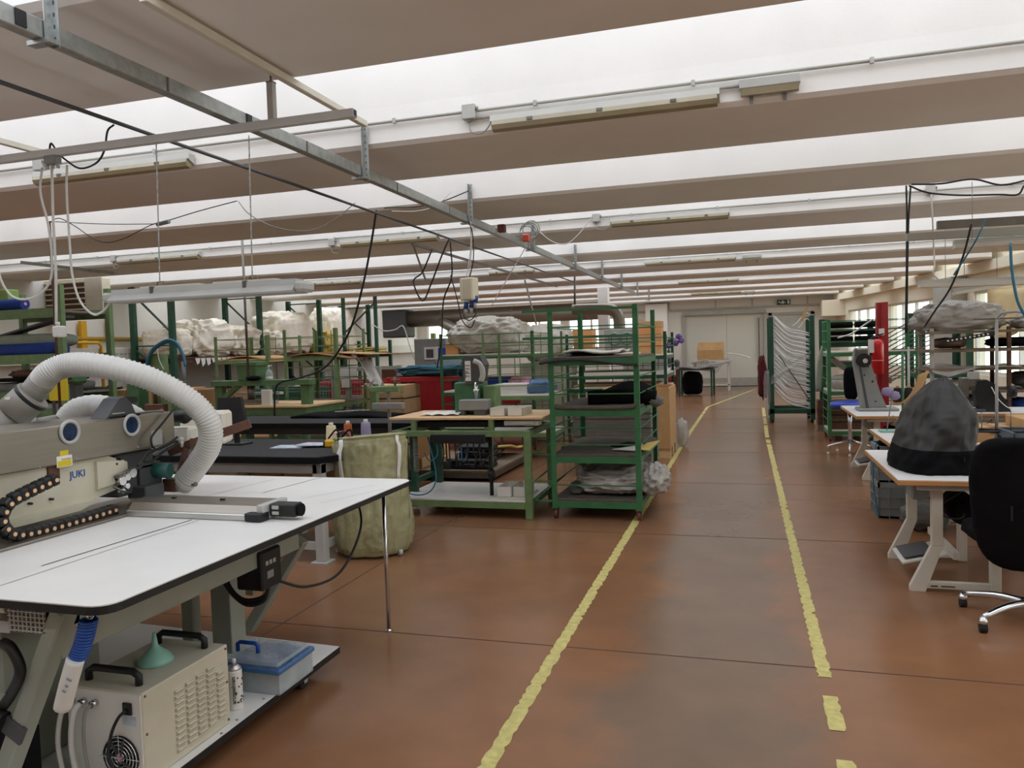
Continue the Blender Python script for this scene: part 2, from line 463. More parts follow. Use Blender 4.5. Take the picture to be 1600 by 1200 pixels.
for i, (u0, u1) in enumerate(WIN):
    f = MB(); n = 4
    for z0, z1 in ((.75, .82), (2.54, 2.6), (1.9, 1.95)): wbox(f, u0, u1, z0, z1, .05, .13)
    for k in range(n+1):
        u = u0+(u1-u0)*k/n; wbox(f, u-.02 if k else u, u+.02 if k < n else u, .75, 2.6, .05, .13)
    w = struct(f'window_{i+1}', f, 'white'); g = MB(); wbox(g, u0+.02, u1-.02, .78, 2.57, .085, .095)
    g.build('window_pane', 'glass', w)
# columns against the right wall
mb = MB(); wbox(mb, 8.2, 9.2, 0, 2.98, -.35, 0); struct('column_right', mb, 'trim_grey')
# back wall with a high window band on its left half and the big sliding door
YB = 29.72
mb = MB()
mb.box(-13.2, 3.6, YB, YB+.25, 2.75, 5.0)
mb.box(-13.2, -3.4, YB, YB+.25, 0, 1.55); mb.box(-13.2, -12.6, YB, YB+.25, 1.55, 2.75)
for x0, x1 in ((-9.9, -9.6), (-6.9, -6.6), (-3.9, -2.15)): mb.box(x0, x1, YB, YB+.25, 1.55, 2.75)
mb.box(-3.4, -2.15, YB, YB+.25, 0, 1.55); mb.box(.72, 3.6, YB, YB+.25, 0, 2.75)
struct('wall_back', mb, 'wall_paint')
for i, (x0, x1) in enumerate(((-12.6, -9.9), (-9.6, -6.9), (-6.6, -3.9))):
    f = MB()
    for z0, z1 in ((1.55, 1.62), (2.68, 2.75)): f.box(x0, x1, YB+.06, YB+.14, z0, z1)
    for k in range(4): x = x0+(x1-x0)*k/3; f.box(x-.035 if k else x, x+.035 if k < 3 else x, YB+.06, YB+.14, 1.55, 2.75)
    w = struct(f'window_{i+8}', f, 'white'); MB().box(x0, x1, YB+.095, YB+.105, 1.6, 2.7).build('window_pane', 'glass', w)
# far jog of the cream wall
struct('wall_jog', MB().box(2.62, 3.6, 28.9, 29.72, 2.45, 3.0), 'wall_cream')
# sliding door: two leaves, frame, floor rail
mb = MB(); mb.box(-2.15, .72, YB+.12, YB+.25, 0, 2.75); struct('wall_light_block', mb, 'grey_dark')  # added dark backing, keeps daylight from leaking through the door gaps
d = struct('door_1', MB().box(-2.12, -.62, YB+.04, YB+.10, .02, 2.69), 'door_paint')
MB().box(-.612, .70, YB+.04, YB+.10, .02, 2.69).build('door_leaf', 'door_paint', d)
MB().box(-2.12, .70, YB-.01, YB+.035, .02, .32).build('kick_rail', 'trim_grey', d)
MB().box(-2.2, .78, YB-.10, YB+.0, 2.68, 2.80).build('sliding_track', 'trim_grey', d)
mb = MB(); mb.box(-2.24, -2.12, YB-.05, YB, 0, 2.70); mb.box(.70, .80, YB-.05, YB, 0, 2.70); mb.build('door_frame', 'trim_grey', d)
MB().box(.50, .54, YB-.06, YB, .9, 2.5).build('pull_bar', 'steel_dark', d)
# second opening to the right of the door (darker), wall pilaster panels left of the door
d2 = struct('door_2', MB().box(.98, 2.3, YB-.05, YB, .05, 2.55), 'grey_light')
mb = MB(); mb.box(.86, .98, YB-.07, YB, 0, 2.66); mb.box(2.3, 2.42, YB-.07, YB, 0, 2.66); mb.box(.86, 2.42, YB-.07, YB, 2.56, 2.66); mb.build('door_frame', 'trim_grey', d2)
struct('column_back', MB().box(-3.55, -2.75, YB-.35, YB, 0, 3.15), 'concrete_white')
mb = MB(); mb.box(-2.7, 2.6, YB-.06, YB, 2.86, 2.93); mb.box(-13, -3.55, YB-.06, YB, 2.86, 2.93); struct('trim_5', mb, 'trim_grey')
mb = MB()
for x in (-2.7, -1.0, .3, 2.2): mb.box(x-.02, x+.02, YB-.03, YB, 2.93, 3.22)
struct('trim_6', mb, 'trim_grey')

# ------------------------------------------------------------------ light, camera, colour
w = bpy.data.worlds.new('sky'); SC.world = w; w.use_nodes = True
bg = w.node_tree.nodes['Background']
SKY = 2.9
tc = w.node_tree.nodes.new('ShaderNodeTexCoord'); sp = w.node_tree.nodes.new('ShaderNodeSeparateXYZ'); rp = w.node_tree.nodes.new('ShaderNodeValToRGB')
w.node_tree.links.new(tc.outputs['Generated'], sp.inputs[0]); w.node_tree.links.new(sp.outputs['Z'], rp.inputs['Fac'])
rp.color_ramp.elements[0].position = 0; rp.color_ramp.elements[0].color = (1.0, 1.0, .93, 1)
rp.color_ramp.elements[1].position = .25; rp.color_ramp.elements[1].color = (.87, .935, 1.05, 1)
w.node_tree.links.new(rp.outputs['Color'], bg.inputs['Color']); bg.inputs['Strength'].default_value = SKY
cd = bpy.data.cameras.new('camera'); co = bpy.data.objects.new('camera', cd); COL.objects.link(co)
cd.sensor_fit = 'HORIZONTAL'; cd.sensor_width = 36; cd.lens = 36*FPX/1600; cd.clip_start = .05; cd.clip_end = 200
mw = Matrix((_r, -_d, -_f)).transposed().to_4x4(); mw.translation = CAM; co.matrix_world = mw
SC.camera = co
vs = SC.view_settings; vs.view_transform = 'Standard'; vs.look = 'None'; vs.exposure = 0.0; vs.gamma = 1.0; vs.use_curve_mapping = False
SC.cycles.max_bounces = 10; SC.cycles.diffuse_bounces = 6; SC.cycles.glossy_bounces = 4; SC.cycles.transmission_bounces = 6; SC.cycles.transparent_max_bounces = 16
SC.cycles.caustics_reflective = False; SC.cycles.caustics_refractive = False; SC.cycles.use_denoising = True
# ================================================================== UNDER THE CEILING
def V3(*a): return Vector(a)
# galvanised trunking along the hall and its hangers
TX, TZ = -2.80, 3.04
mb = MB(); mb.box(TX-.03, TX+.03, 1.0, 20.8, TZ-.04, TZ+.04, .004)
tr = solo('cable_trunking', 'long galvanised steel trunking hung under the roof beams along the hall', 'trunking', mb, 'galv')
mb = MB()
for y in (1.9, 3.3, 4.6, 6.0, 7.2, 8.7, 10.1): mb.box(TX+.030, TX+.0335, y, y+.012, TZ-.036, TZ+.036)
mb.each('joint_cover', 'steel_dark', tr)
mb = MB()
for y in (2.45, 3.95): mb.box(TX+.03, TX+.036, y, y+.05, TZ-.03, TZ+.035)
mb.each('socket_plate', 'black', tr)
hang = None
for i, (a, b) in enumerate(BE[3:12]):
    y = a-.02
    lb = ['perforated galvanised hanger holding the trunking on the beam nearest the camera', 'perforated galvanised hanger on the second beam beside the white beam face', 'perforated galvanised hanger with cords tied to it above the socket box', 'perforated galvanised hanger behind the coiled grey cable'][i] if i < 4 else 'small perforated galvanised hanger far along the trunking'
    if i == 0: y = 2.62
    if hang is None or i == 4:
        h = thing('trunking_hanger', lb, 'hanger', (TX+.05, y, TZ-.08), 0, 'trunking hangers')
        m1 = MB(); m1.box(TX+.036, TX+.076, y-.004, y, TZ-.07, 3.40); m1.box(TX+.036, TX+.04, y-.04, y, TZ-.07, 3.40)
        m1.build('channel', 'galv', h)
        m2 = MB()
        for k in range(8):
            z = TZ-.04+k*.05; m2.box(TX+.05, TX+.058, y-.0056, y-.004, z, z+.016); m2.box(TX+.0345, TX+.036, y-.025, y-.015, z, z+.016)
        m2.build('slot_holes', 'grey_dark', h)
        MB().box(TX-.05, TX+.07, y-.05, y-.005, TZ-.06, TZ-.041).build('foot_bracket', 'galv', h)
        hang = h
    else:
        dup(hang, (TX+.05, y, TZ-.08), 0, lb)
# square tube hung across, with its post and the pale strut above
y0 = 3.72
pL, pR = Yp(-70, 254, y0), Yp(555, 183, y0)
zt = (pL.z+pR.z)/2
t = thing('crossbar_hanger', 'grey square steel tube slung crosswise under the trunking with an upright post', 'frame', (pR.x-.4, y0, zt))
dm('tube_pale', '#d2d3d2', .45, .3, var=.05)
MB().box(pL.x-.6, pR.x, y0-.022, y0+.022, zt-.022, zt+.022, .003).build('crossbar', 'tube_pale', t)
px = Yp(426, 190, y0).x
MB().box(px-.018, px+.018, y0-.018, y0+.018, zt+.022, 3.14).build('post', 'grey_light', t)
mb = MB(); mb.cyl((px, y0, 3.12), (px, y0, 3.2), .006); mb.box(px-.02, px+.02, y0-.02, y0+.02, 3.135, 3.142); mb.build('threaded_rod', 'steel_dark', t)
MB().box(pR.x, pR.x+.001, y0-.016, y0+.016, zt-.016, zt+.016).build('open_end', 'black', t)
sx = Yp(430, 92, y0).x
mb = MB(); mb.box(sx-.02, sx+.02, 2.75, 4.75, 3.165, 3.205, .003); solo('ceiling_strut', 'pale painted steel strut along the soffit above the square tube post', 'strut', mb, 'offwhite')
q = Zp(40, 232, 3.18); mb = MB(); mb.box(q.x-.02, q.x+.02, 3.2, q.y+.25, 3.165, 3.205, .003); solo('ceiling_strut', 'short pale strut end at the far left behind the square tube', 'strut', mb, 'offwhite')
# long dark pipe and lower dark rail
a, b = Zp(0, 128, 3.08), Zp(862, 444, 3.08); x = a.x
MB_ = MB(); MB_.tube([(x, .5, 3.08), (x, b.y if b.y < 22 else 22, 3.08)], .013, 8); solo('overhead_pipe', 'thin dark pipe running the length of the hall left of the trunking', 'pipe', MB_, 'grey_dark')
a = Zp(644, 381, 2.95); mb = MB(); mb.box(a.x-.015, a.x+.015, a.y, a.y+7.5, 2.935, 2.965); mb.bar((a.x, a.y+.02, 2.95), (a.x+.12, a.y+.1, 2.50), .02); solo('overhead_rail', 'dark steel rail with a drop tube, behind the hanging socket box', 'rail', mb, 'steel_dark')

# ---- conduits with junction boxes on the beam faces
def face_y(k): return BE[k][0]
def conduit(k, z, x0, x1, lab, r=.012, two=None):
    y = face_y(k)-r-.005; mb = MB(); mb.cyl((x0, y, z), (x1, y, z), r, seg=8)
    if two: mb.cyl((two[0], y, z-.055), (two[1], y, z-.055), r, seg=8)
    c = solo('conduit', lab, 'conduit', mb, 'trim_grey', 'conduits on the beam faces')
    n = MB(); x = x0+.5
    while x < x1:
        n.box(x-.012, x+.012, y-r-.004, y+r, z-r-.006, z+r+.006); x += 1.1
    n.each('clip', 'grey_light', c)
bface = {4: 'on the nearest visible beam face', 6: 'on the third beam face', 8: 'on the fifth beam face', 10: 'on the seventh beam face'}
qa = Yp(735, 176, face_y(4)); qb = Yp(1195, 140, face_y(4))
conduit(4, 3.395, -12.9, 6.6, 'grey conduit crossing the white beam face nearest the camera', two=(qa.x, qb.x))
conduit(6, 3.37, -12.9, 5.6, 'thin grey conduit across the third white beam face')
conduit(8, 3.36, -12.9, 4.6, 'thin grey conduit across the fifth white beam face', .010)
conduit(10, 3.36, -12.9, 3.5, 'thin grey conduit across the seventh white beam face', .010)
def jbox(p, k, lab, drop=None):
    y = face_y(k); q = Yp(p[0], p[1], y)
    t = thing('junction_box', lab, 'junction box', (q.x, y, q.z), 0, 'junction boxes on the beams')
    MB().box(q.x-.05, q.x+.05, y-.055, y-.002, q.z-.055, q.z+.055, .006).build('housing', 'grey_light', t)
    mb = MB(); mb.cyl((q.x, y-.03, q.z-.055), (q.x, y-.03, q.z-.075), .014, seg=8)
    mb.cyl((q.x+.05, y-.03, q.z+.02), (q.x+.07, y-.03, q.z+.02), .015, seg=8); mb.each('cable_gland', 'grey', t)
    if drop:
        e = Yp(drop[0], drop[1], y-.05)
        MB().tube([(q.x, y-.03, q.z-.07), (q.x+.02, y-.05, q.z-.15), ((q.x+e.x)/2+.02, y-.07, min(q.z-.17, e.z)), (e.x, y-.06, e.z)], .005, 6, n=5).build('tail', 'cable_grey', t)
jbox((735, 177), 4, 'grey junction box at the left end of the nearest long lamp', (772, 186))
jbox((65, 258), 4, 'grey junction box behind the cables at the far left lamp', (98, 275))
jbox((932, 341), 6, 'small grey junction box left of the lamp on the third beam', (955, 350))
jbox((520, 379), 6, 'small grey junction box above the centre left lamp on the third beam', (540, 386))
jbox((179, 404), 6, 'small grey junction box by the far left lamp above the racks', (190, 414))
jbox((1453, 297), 6, 'grey junction box with a white cord hanging from it at the right')
dm('lamp_body', '#bcbab2', .5, var=.05)
def lamp(x0, x1, k, pz, lab, rnd=0):
    y = face_y(k); A = Yp(x0, pz, y).x; B = Yp(x1, pz, y).x; z = 3.275
    t = thing('batten_lamp', lab, 'lamp', ((A+B)/2, y, z-.04), 0, 'sealed batten lamps on the beam faces')
    MB().prism([(y-.01, z-.03), (y-.01, z+.055), (y-.075, z+.055), (y-.085, z+.01)], 'x', A, B).build('housing', 'lamp_body', t)
    d = MB(); ys, zs = [], []
    pr = [(y-.088, z+.012), (y-.10, z-.02), (y-.085, z-.05), (y-.045, z-.062), (y-.012, z-.045), (y-.008, z-.028)]
    d.prism(pr, 'x', A+.015, B-.015); dd = d.build('diffuser', 'lamp_diffuser', t)
    c = MB()
    n = 3 if B-A > .9 else 1
    for i in range(n):
        x = A+(B-A)*(i+.6)/(n+.2); c.box(x-.02, x+.02, y-.103, y-.088, z-.012, z+.008)
    c.each('clip', 'steel_dark', t)
    m = MB()
    for f in (.25, .75): x = A+(B-A)*f; m.box(x-.03, x+.03, y-.05, y-.002, z+.055, z+.06)
    m.each('mounting_bracket', 'grey', t)
dm('lamp_diffuser', '#988d72', .25, var=.1, scale=3)
lamp(770, 1125, 4, 170, 'long grey batten lamp on the nearest beam, centre right')
lamp(62, 306, 4, 262, 'long grey batten lamp on the nearest beam, behind the hanging cables')
lamp(955, 1140, 6, 346, 'batten lamp on the third beam, above the far door side')
lamp(535, 688, 6, 381, 'batten lamp on the third beam, left of the trunking')
lamp(188, 316, 6, 408, 'batten lamp on the third beam, above the hanging white light')
lamp(1008, 1150, 8, 408, 'batten lamp on the fifth beam, right of the trunking')
lamp(765, 836, 8, 427, 'short batten lamp on the fifth beam, behind the hanging socket box')
lamp(480, 566, 8, 443, 'batten lamp on the fifth beam, above the green racks')
lamp(1060, 1154, 10, 438, 'batten lamp on the seventh beam, toward the far door')
lamp(1080, 1158, 12, 459, 'batten lamp on the farthest beam, right over the sliding door')
# small emergency lights
def emlight(x0, x1, k, pz, lab):
    y = face_y(k); A = Yp(x0, pz, y).x; B = Yp(x1, pz, y).x; z = Yp((x0+x1)/2, pz, y).z
    t = thing('emergency_light', lab, 'lamp', ((A+B)/2, y, z), 0, 'emergency lights')
    MB().box(A, B, y-.075, y-.002, z-.005, z+.06, .006).build('housing', 'grey_light', t)
    MB().prism([(y-.07, z-.005), (y-.06, z-.045), (y-.02, z-.045), (y-.01, z-.005)], 'x', A+.01, B-.01).build('diffuser', 'lamp_diffuser', t)
    m = MB()
    for f in (.2, .75): x = A+(B-A)*f; m.box(x-.012, x+.012, y-.006, y-.001, z-.09, z)
    m.each('fixing_tab', 'grey', t)
emlight(1155, 1250, 4, 138, 'short emergency light with two fixing tabs on the nearest beam')
emlight(1160, 1190, 8, 403, 'small emergency light right of the lamp on the fifth beam')
emlight(1162, 1180, 12, 457, 'tiny emergency light on the farthest beam, over the sliding door')

# ---- hanging fluorescent light on chains (left)
yl = 3.72
A, B = Yp(172, 468, yl), Yp(482, 458, yl)
t = thing('hanging_light', 'white reflector strip light hung on two chains over the machine', 'lamp', ((A.x+B.x)/2, yl, A.z))
zl = (A.z+B.z)/2
pr = [(yl-.075, zl-.01), (yl-.08, zl+.0), (yl-.045, zl+.035), (yl-.04, zl+.065), (yl+.04, zl+.065), (yl+.045, zl+.035), (yl+.08, zl), (yl+.075, zl-.01)]
MB().prism(pr, 'x', A.x+.05, B.x-.05).build('reflector', 'grey_light', t)
mb = MB()
for x in (A.x+.025, B.x-.025): mb.box(x-.028, x+.028, yl-.07, yl+.07, zl-.008, zl+.05, .015)
mb.each('end_cap', 'grey_light', t)
mb = MB()
for x in (A.x+.25, A.x+.75): mb.box(x, x+.4, yl-.03, yl+.03, zl+.066, zl+.075)
mb.each('gear_cover', 'offwhite', t)
for pxl in (244, 389):
    top = Yp(pxl, 216, yl); mb = MB(); z = zl+.09; k = 0; xb = Yp(pxl+5, 440, yl).x
    while z < top.z:
        x = xb+(top.x-xb)*(z-zl)/(top.z-zl)
        mb.box(x-.004 if k % 2 else x-.0012, x+.004 if k % 2 else x+.0012, yl-.0012 if k % 2 else yl-.004, yl+.0012 if k % 2 else yl+.004, z, z+.019); z += .02; k += 1
    mb.build('chain', 'galv', t)
    m = MB(); m.tube([(xb-.02, yl, zl+.07), (xb-.01, yl, zl+.1), (xb+.03, yl, zl+.1), (xb+.04, yl, zl+.07)], .004, 6); m.box(xb-.03, xb-.01, yl-.05, yl-.03, zl+.03, zl+.07); m.build('hook', 'steel_dark', t)

# ---- cables
def cable(lab, pts, r=.006, m='cable_black', n=6, name='cable', cat='cable', group=None):
    mb = MB(); mb.tube(pts, r, 6, n=n); return solo(name, lab, cat, mb, m, group)
def PY(y, *ps): return [Yp(p[0], p[1], y) for p in ps]
# connector on the square tube and three white leads
q = Yp(84, 252, y0)
t = thing('cable_splitter', 'grey three way connector fixed under the square tube', 'connector', (q.x, y0, q.z))
MB().box(q.x-.045, q.x+.045, y0-.035, y0+.02, q.z-.02, q.z+.03, .006).build('housing', 'grey', t)
mb = MB()
for dx in (-.04, 0, .04): mb.cyl((q.x+dx, y0-.01, q.z-.02), (q.x+dx, y0-.01, q.z-.045), .011, seg=8)
mb.each('gland', 'grey_light', t)
cable('white lead looping left from the connector above the fabric shelf', PY(3.7, (66, 262), (63, 300), (75, 350), (81, 400), (78, 440), (55, 464), (25, 466), (5, 445), (-10, 400)), .007, 'cable_white')
c1 = PY(3.7, (81, 262), (83, 340), (87, 420), (88, 505))
cable('white lead running straight down to the hanging socket', c1, .008, 'cable_white')
cable('white lead sagging from the connector to the strip light end', PY(3.7, (105, 258), (104, 300), (109, 380), (113, 430), (125, 470), (145, 491), (162, 485), (178, 463)), .007, 'cable_white')
q = Yp(93, 517, 3.7)
t = thing('pendant_socket', 'white plastic socket hanging on a lead in front of the green post', 'socket', (q.x, 3.7, q.z-.04))
MB().box(q.x-.03, q.x+.03, 3.67, 3.73, q.z-.038, q.z+.03, .008).build('housing', 'cable_white', t)
MB().cyl((q.x-.012, 3.7, q.z+.03), (q.x-.012, 3.7, q.z+.055), .013, seg=10).build('gland', 'cable_white', t)
cable('black cord looping up over the square tube from the dark pipe', PY(3.75, (178, 195), (168, 205), (163, 235), (150, 255), (125, 263), (103, 250), (90, 238), (80, 224), (77, 238)), .006)
cable('thin black wire sagging to the right of the left strip light', PY(6.6, (78, 348), (92, 341), (115, 352), (155, 377), (190, 374), (235, 352), (258, 346), (310, 330), (370, 314)), .005)
cable('thin taut black wire from the left post to the cable joint', PY(6.6, (78, 346), (160, 350), (240, 350)), .004)
q = Yp(253, 349, 6.58); mb = MB(); mb.cyl((q.x-.06, 6.58, q.z-.006), (q.x+.09, 6.58, q.z+.012), .022, seg=10); solo('cable_joint', 'dark blue inline cable joint hanging between two wires', 'connector', mb, 'grey_blue')
cable('pale wire looping from the thin post to the dark pipe', PY(7.0, (372, 314), (390, 335), (430, 355), (480, 361), (520, 345), (555, 317)), .005, 'cable_grey')
pb, pt = Yp(384, 585, 8.4), Yp(371, 312, 8.4)
mb = MB(); mb.cyl((pt.x, 8.4, pb.z), (pt.x, 8.4, pt.z), .018, seg=8); solo('drop_pipe', 'thin upright steel pipe dropping to the green press', 'pipe', mb, 'steel_dark')
pb, pt = Yp(79, 660, 6.6), Yp(77, 346, 6.6)
mb = MB(); mb.cyl((pt.x, 6.6, pb.z), (pt.x, 6.6, pt.z), .014, seg=8); solo('drop_pipe', 'thin dark upright pipe left of the hanging socket', 'pipe', mb, 'brown_rust')
cable('black air hose swooping down from the dark pipe to the black table', [Yp(588, 328, 7.6), Yp(580, 380, 7.7), Yp(566, 450, 7.8), Yp(545, 520, 8.0), Yp(510, 572, 8.2), Yp(470, 590, 8.3), Yp(440, 597, 8.3), Yp(430, 610, 8.3), Yp(429, 650, 8.3)], .012)
cable('black cord dropping from the overhead pipe to the floor cart', [Yp(702, 372, 7.6), Yp(690, 400, 7.6), Yp(673, 445, 7.7), Yp(660, 470, 7.7), Yp(646, 440, 7.7), Yp(660, 425, 7.7), Yp(675, 390, 7.6)], .009)
cable('long black cord hanging through to the red cutting table', [Yp(703, 372, 9.5), Yp(706, 430, 9.5), Yp(693, 470, 9.6), Yp(690, 530, 9.6), Yp(683, 575, 9.7)], .010)
cable('white cord hanging taut from the right junction box', [Yp(1455, 304, 7.7), Yp(1457, 340, 7.7), Yp(1459, 390, 7.8), Yp(1460, 415, 7.8), Yp(1458, 428, 7.8), Yp(1470, 440, 7.9)], .007, 'cable_white')
for i, dx in enumerate((0, 7)):
    cable(['black cord hanging straight above the right green cart', 'second black cord beside it, splayed outward at its top'][i], [Yp(1416+dx, 290, 7.7), Yp(1417+dx*.4, 340, 7.7), Yp(1416.5+dx*.2, 420, 7.7), Yp(1415+dx*.3, 520, 7.7)], .008)
cable('black cable slung along the beam at the upper right', [Yp(1420, 290, 7.6), Yp(1450, 301, 7.6), Yp(1500, 305, 7.6), Yp(1560, 304, 7.6), Yp(1590, 304, 7.6), Yp(1600, 290, 7.6)], .008)
cable('black cable looping across the soffit at the far upper right', [Yp(1424, 288, 7.5), Yp(1470, 287, 7.5), Yp(1520, 280, 7.5), Yp(1565, 289, 7.5), Yp(1610, 280, 7.5)], .008)
cable('dark cord slanting down to the covered cart at the right', [Yp(1518, 350, 6.6), Yp(1505, 400, 6.7), Yp(1485, 450, 6.8), Yp(1460, 487, 7.0), Yp(1445, 510, 7.2)], .008)
cable('green air hose slanting beside the dark cord', [Yp(1540, 343, 6.4), Yp(1528, 370, 6.4), Yp(1510, 400, 6.5), Yp(1490, 430, 6.6)], .006, 'cable_blue')
cable('blue and grey hose hanging near the right edge', [Yp(1579, 380, 5.6), Yp(1581, 420, 5.6), Yp(1590, 470, 5.6), Yp(1606, 500, 5.6)], .009, 'cable_blue')
cable('thin black wire running up to the first hanger', [Yp(600, 325, 7.5), Yp(650, 323, 7.5), Yp(690, 315, 7.6), Yp(733, 298, 7.7)], .006)
cable('white wire sagging under the trunking at the first hanger', [Yp(612, 330, 7.4), Yp(650, 330, 7.5), Yp(680, 322, 7.5), Yp(705, 300, 7.6)], .005, 'cable_white')
cable('white wire sagging from the coil to the junction box', [Yp(838, 358, 10), Yp(862, 377, 10), Yp(885, 381, 10), Yp(905, 365, 10), Yp(924, 341, 10)], .006, 'cable_white')
cable('long white cord slanting behind the trunking', [Yp(822, 385, 10), Yp(790, 440, 10.2), Yp(768, 478, 10.4)], .006, 'cable_white')
a, b = Yp(34, 410, 9.5), Yp(180, 427, 9.5); mb = MB(); mb.bar(a, b, .05, .05); solo('overhead_rail', 'short dark steel rail hanging crosswise above the left heater', 'rail', mb, 'steel_dark')
cable('thin steel rod hanging above the tall green trolley', [Yp(898, 432, 9), Yp(898, 476, 9)], .012, 'steel_dark', 0, 'hanging_rod', 'rod')
cable('thin pale rod slanting down to the top of the tall green trolley', [Yp(820, 438, 8.4), Yp(838, 507, 8.2)], .010, 'cable_grey', 0, 'hanging_rod', 'rod')
cable('white lead sagging from the duct fan to the drop wire', [Yp(582, 507, 12.5), Yp(600, 517, 12.5), Yp(618, 515, 12.5), Yp(630, 510, 12.5), Yp(640, 540, 12.5), Yp(648, 562, 12.5)], .010, 'cable_white')
cable('black wire looping under the distribution box plugs', [Yp(704, 430, 7.4), Yp(715, 470, 7.4), Yp(722, 500, 7.4), Yp(735, 512, 7.4), Yp(742, 500, 7.4)], .006)
# coil of cable and red sockets on the trunking
q = Yp(828, 365, 9.8); mb = MB()
for k in range(5): mb.ring((q.x+.02*k-.04, 9.8-.02*k, q.z+.01*k), .10+.012*(k % 3), .006, 'y', 24)
solo('cable_coil', 'coil of grey cable hung beside the trunking', 'cable', mb, 'cable_grey')
for (p, lab, m) in (((784, 357), 'dark red socket box clipped on the trunking', 'wheel_red'), ((822, 372), 'bright orange red plug hanging on the trunking', 'orange_red')):
    if m == 'orange_red': dm('orange_red', '#d8553a', .4, var=.05)
    q = Yp(p[0], p[1], 8.4 if p[0] < 800 else 9.4); mb = MB(); mb.obox(q, (.09, .07, .09), None, .01); solo('socket_box', lab, 'socket', mb, m)
# cream distribution box with blue plugs
yb = 7.5; q = Yp(733, 452, yb)
t = thing('distribution_box', 'cream power box hanging on cords over the green bench', 'power box', (q.x, yb, q.z-.13))
MB().obox(q, (.165, .12, .23), Matrix.Rotation(R(-18), 3, 'Z'), .012).build('housing', 'cream', t)
mb = MB()
for sxx in (-1, 1): mb.obox(q+Vector((sxx*.055, -.058+sxx*.016, 0)), (.012, .01, .20), Matrix.Rotation(R(-18), 3, 'Z'))
mb.each('rib', 'offwhite', t)
for k, (dx, dz) in enumerate(((-.03, -.16), (.03, -.15), (.075, -.10))):
    m = MB(); e = q+Vector((dx, -.01, dz)); m.cyl(e+Vector((0, 0, .03)), e-Vector((.01, 0, .04)), .026, seg=10); pl = m.build('plug', 'blue_plug', t)
    m = MB(); m.cyl(e-Vector((.01, 0, .04)), e-Vector((.012, 0, .10)), .022, .016, seg=10); m.build('plug_cap', 'grey_light', pl)
m = MB(); m.tube([q+Vector((-.02, 0, -.2)), q+Vector((-.07, 0, -.27)), q+Vector((0, -.02, -.32)), q+Vector((.06, 0, -.26)), q+Vector((.05, 0, -.17))], .006, 6, n=5); m.build('lead', 'cable_black', t)
m = MB(); h = Yp(735, 345, yb)
for dx in (-.03, .0): m.tube([q+Vector((dx, 0, .11)), Vector((h.x+dx*.3, yb, q.z+.4)), Vector((h.x, yb, h.z))], .005, 6, n=4)
m.each('hanging_cord', 'cable_white', t)
m = MB(); m.tube([q+Vector((.0, .02, .115)), q+Vector((.05, .02, .3)), Vector((h.x+.02, yb, q.z+.55)), Vector((h.x-.02, yb, h.z))], .006, 6, n=5); m.build('supply_cord', 'cable_black', t)
# right hand side: two slotted rails with lamps
def rrail(x0, x1, p0, p1, y, lab, m='trim_grey'):
    a, b = Yp(x0, p0, y), Yp(x1, p1, y); mb = MB(); mb.bar(a, b+(b-a)*.3, .05, .06); return solo('hanging_rail', lab, 'rail', mb, m)
rrail(1416, 1600, 371, 361, 7.0, 'pale slotted rail hung under the beams at the right')
rrail(1464, 1600, 352, 344, 6.7, 'darker rail hung just above the pale slotted rail', 'steel_dark')
def hlamp(x0, x1, p0, p1, y, lab):
    a, b = Yp(x0, p0, y), Yp(x1, p1, y); t = thing('hanging_light', lab, 'lamp', (a+b)/2, 0, 'strip lights over the sewing tables')
    m = MB(); m.bar(a, b, .12, .03); m.build('reflector', 'offwhite', t); m = MB(); m.bar(a+Vector((0, 0, .03)), b+Vector((0, 0, .03)), .06, .04); m.build('gear_housing', 'grey_light', t)
    m = MB()
    for f in (.2, .8): p = a+(b-a)*f; m.cyl(p+Vector((0, 0, .04)), p+Vector((0, 0, .5)), .003, seg=5)
    m.each('suspension_wire', 'cable_grey', t)
hlamp(1436, 1650, 447, 440, 7.4, 'pale strip light hung above the covered cart at the right')
hlamp(1490, 1575, 459, 444, 8.6, 'short strip light tilted in front of the cream curtain')
hlamp(1490, 1640, 386, 376, 6.9, 'strip light just below the pale slotted rail')
# exit sign
q = Yp(1225, 472, 29.6)
t = thing('exit_sign', 'dark green emergency exit sign over the back wall opening', 'sign', (q.x, 29.64, q.z-.09))
MB().box(q.x-.24, q.x+.22, 29.6, 29.69, q.z-.08, q.z+.09, .01).build('housing', 'green_sign', t)
mb = MB(); mb.box(q.x+.12, q.x+.18, 29.595, 29.6, q.z-.06, q.z+.07)                       # doorway
mb.prism([(q.x-.06, q.z+.06), (q.x-.02, q.z+.06), (q.x-.02, q.z+.03), (q.x-.06, q.z+.03)], 'y', 29.595, 29.6)
mb.prism([(q.x-.08, q.z+.02), (q.x+.0, q.z+.02), (q.x+.05, q.z-.02), (q.x+.03, q.z-.03), (q.x-.02, q.z), (q.x+.0, q.z-.06), (q.x-.03, q.z-.06), (q.x-.06, q.z-.02), (q.x-.1, q.z-.06), (q.x-.12, q.z-.05)], 'y', 29.595, 29.6)
mb.prism([(q.x-.2, q.z+.01), (q.x-.13, q.z+.05), (q.x-.13, q.z-.03)], 'y', 29.595, 29.6); mb.build('pictogram', 'white', t)
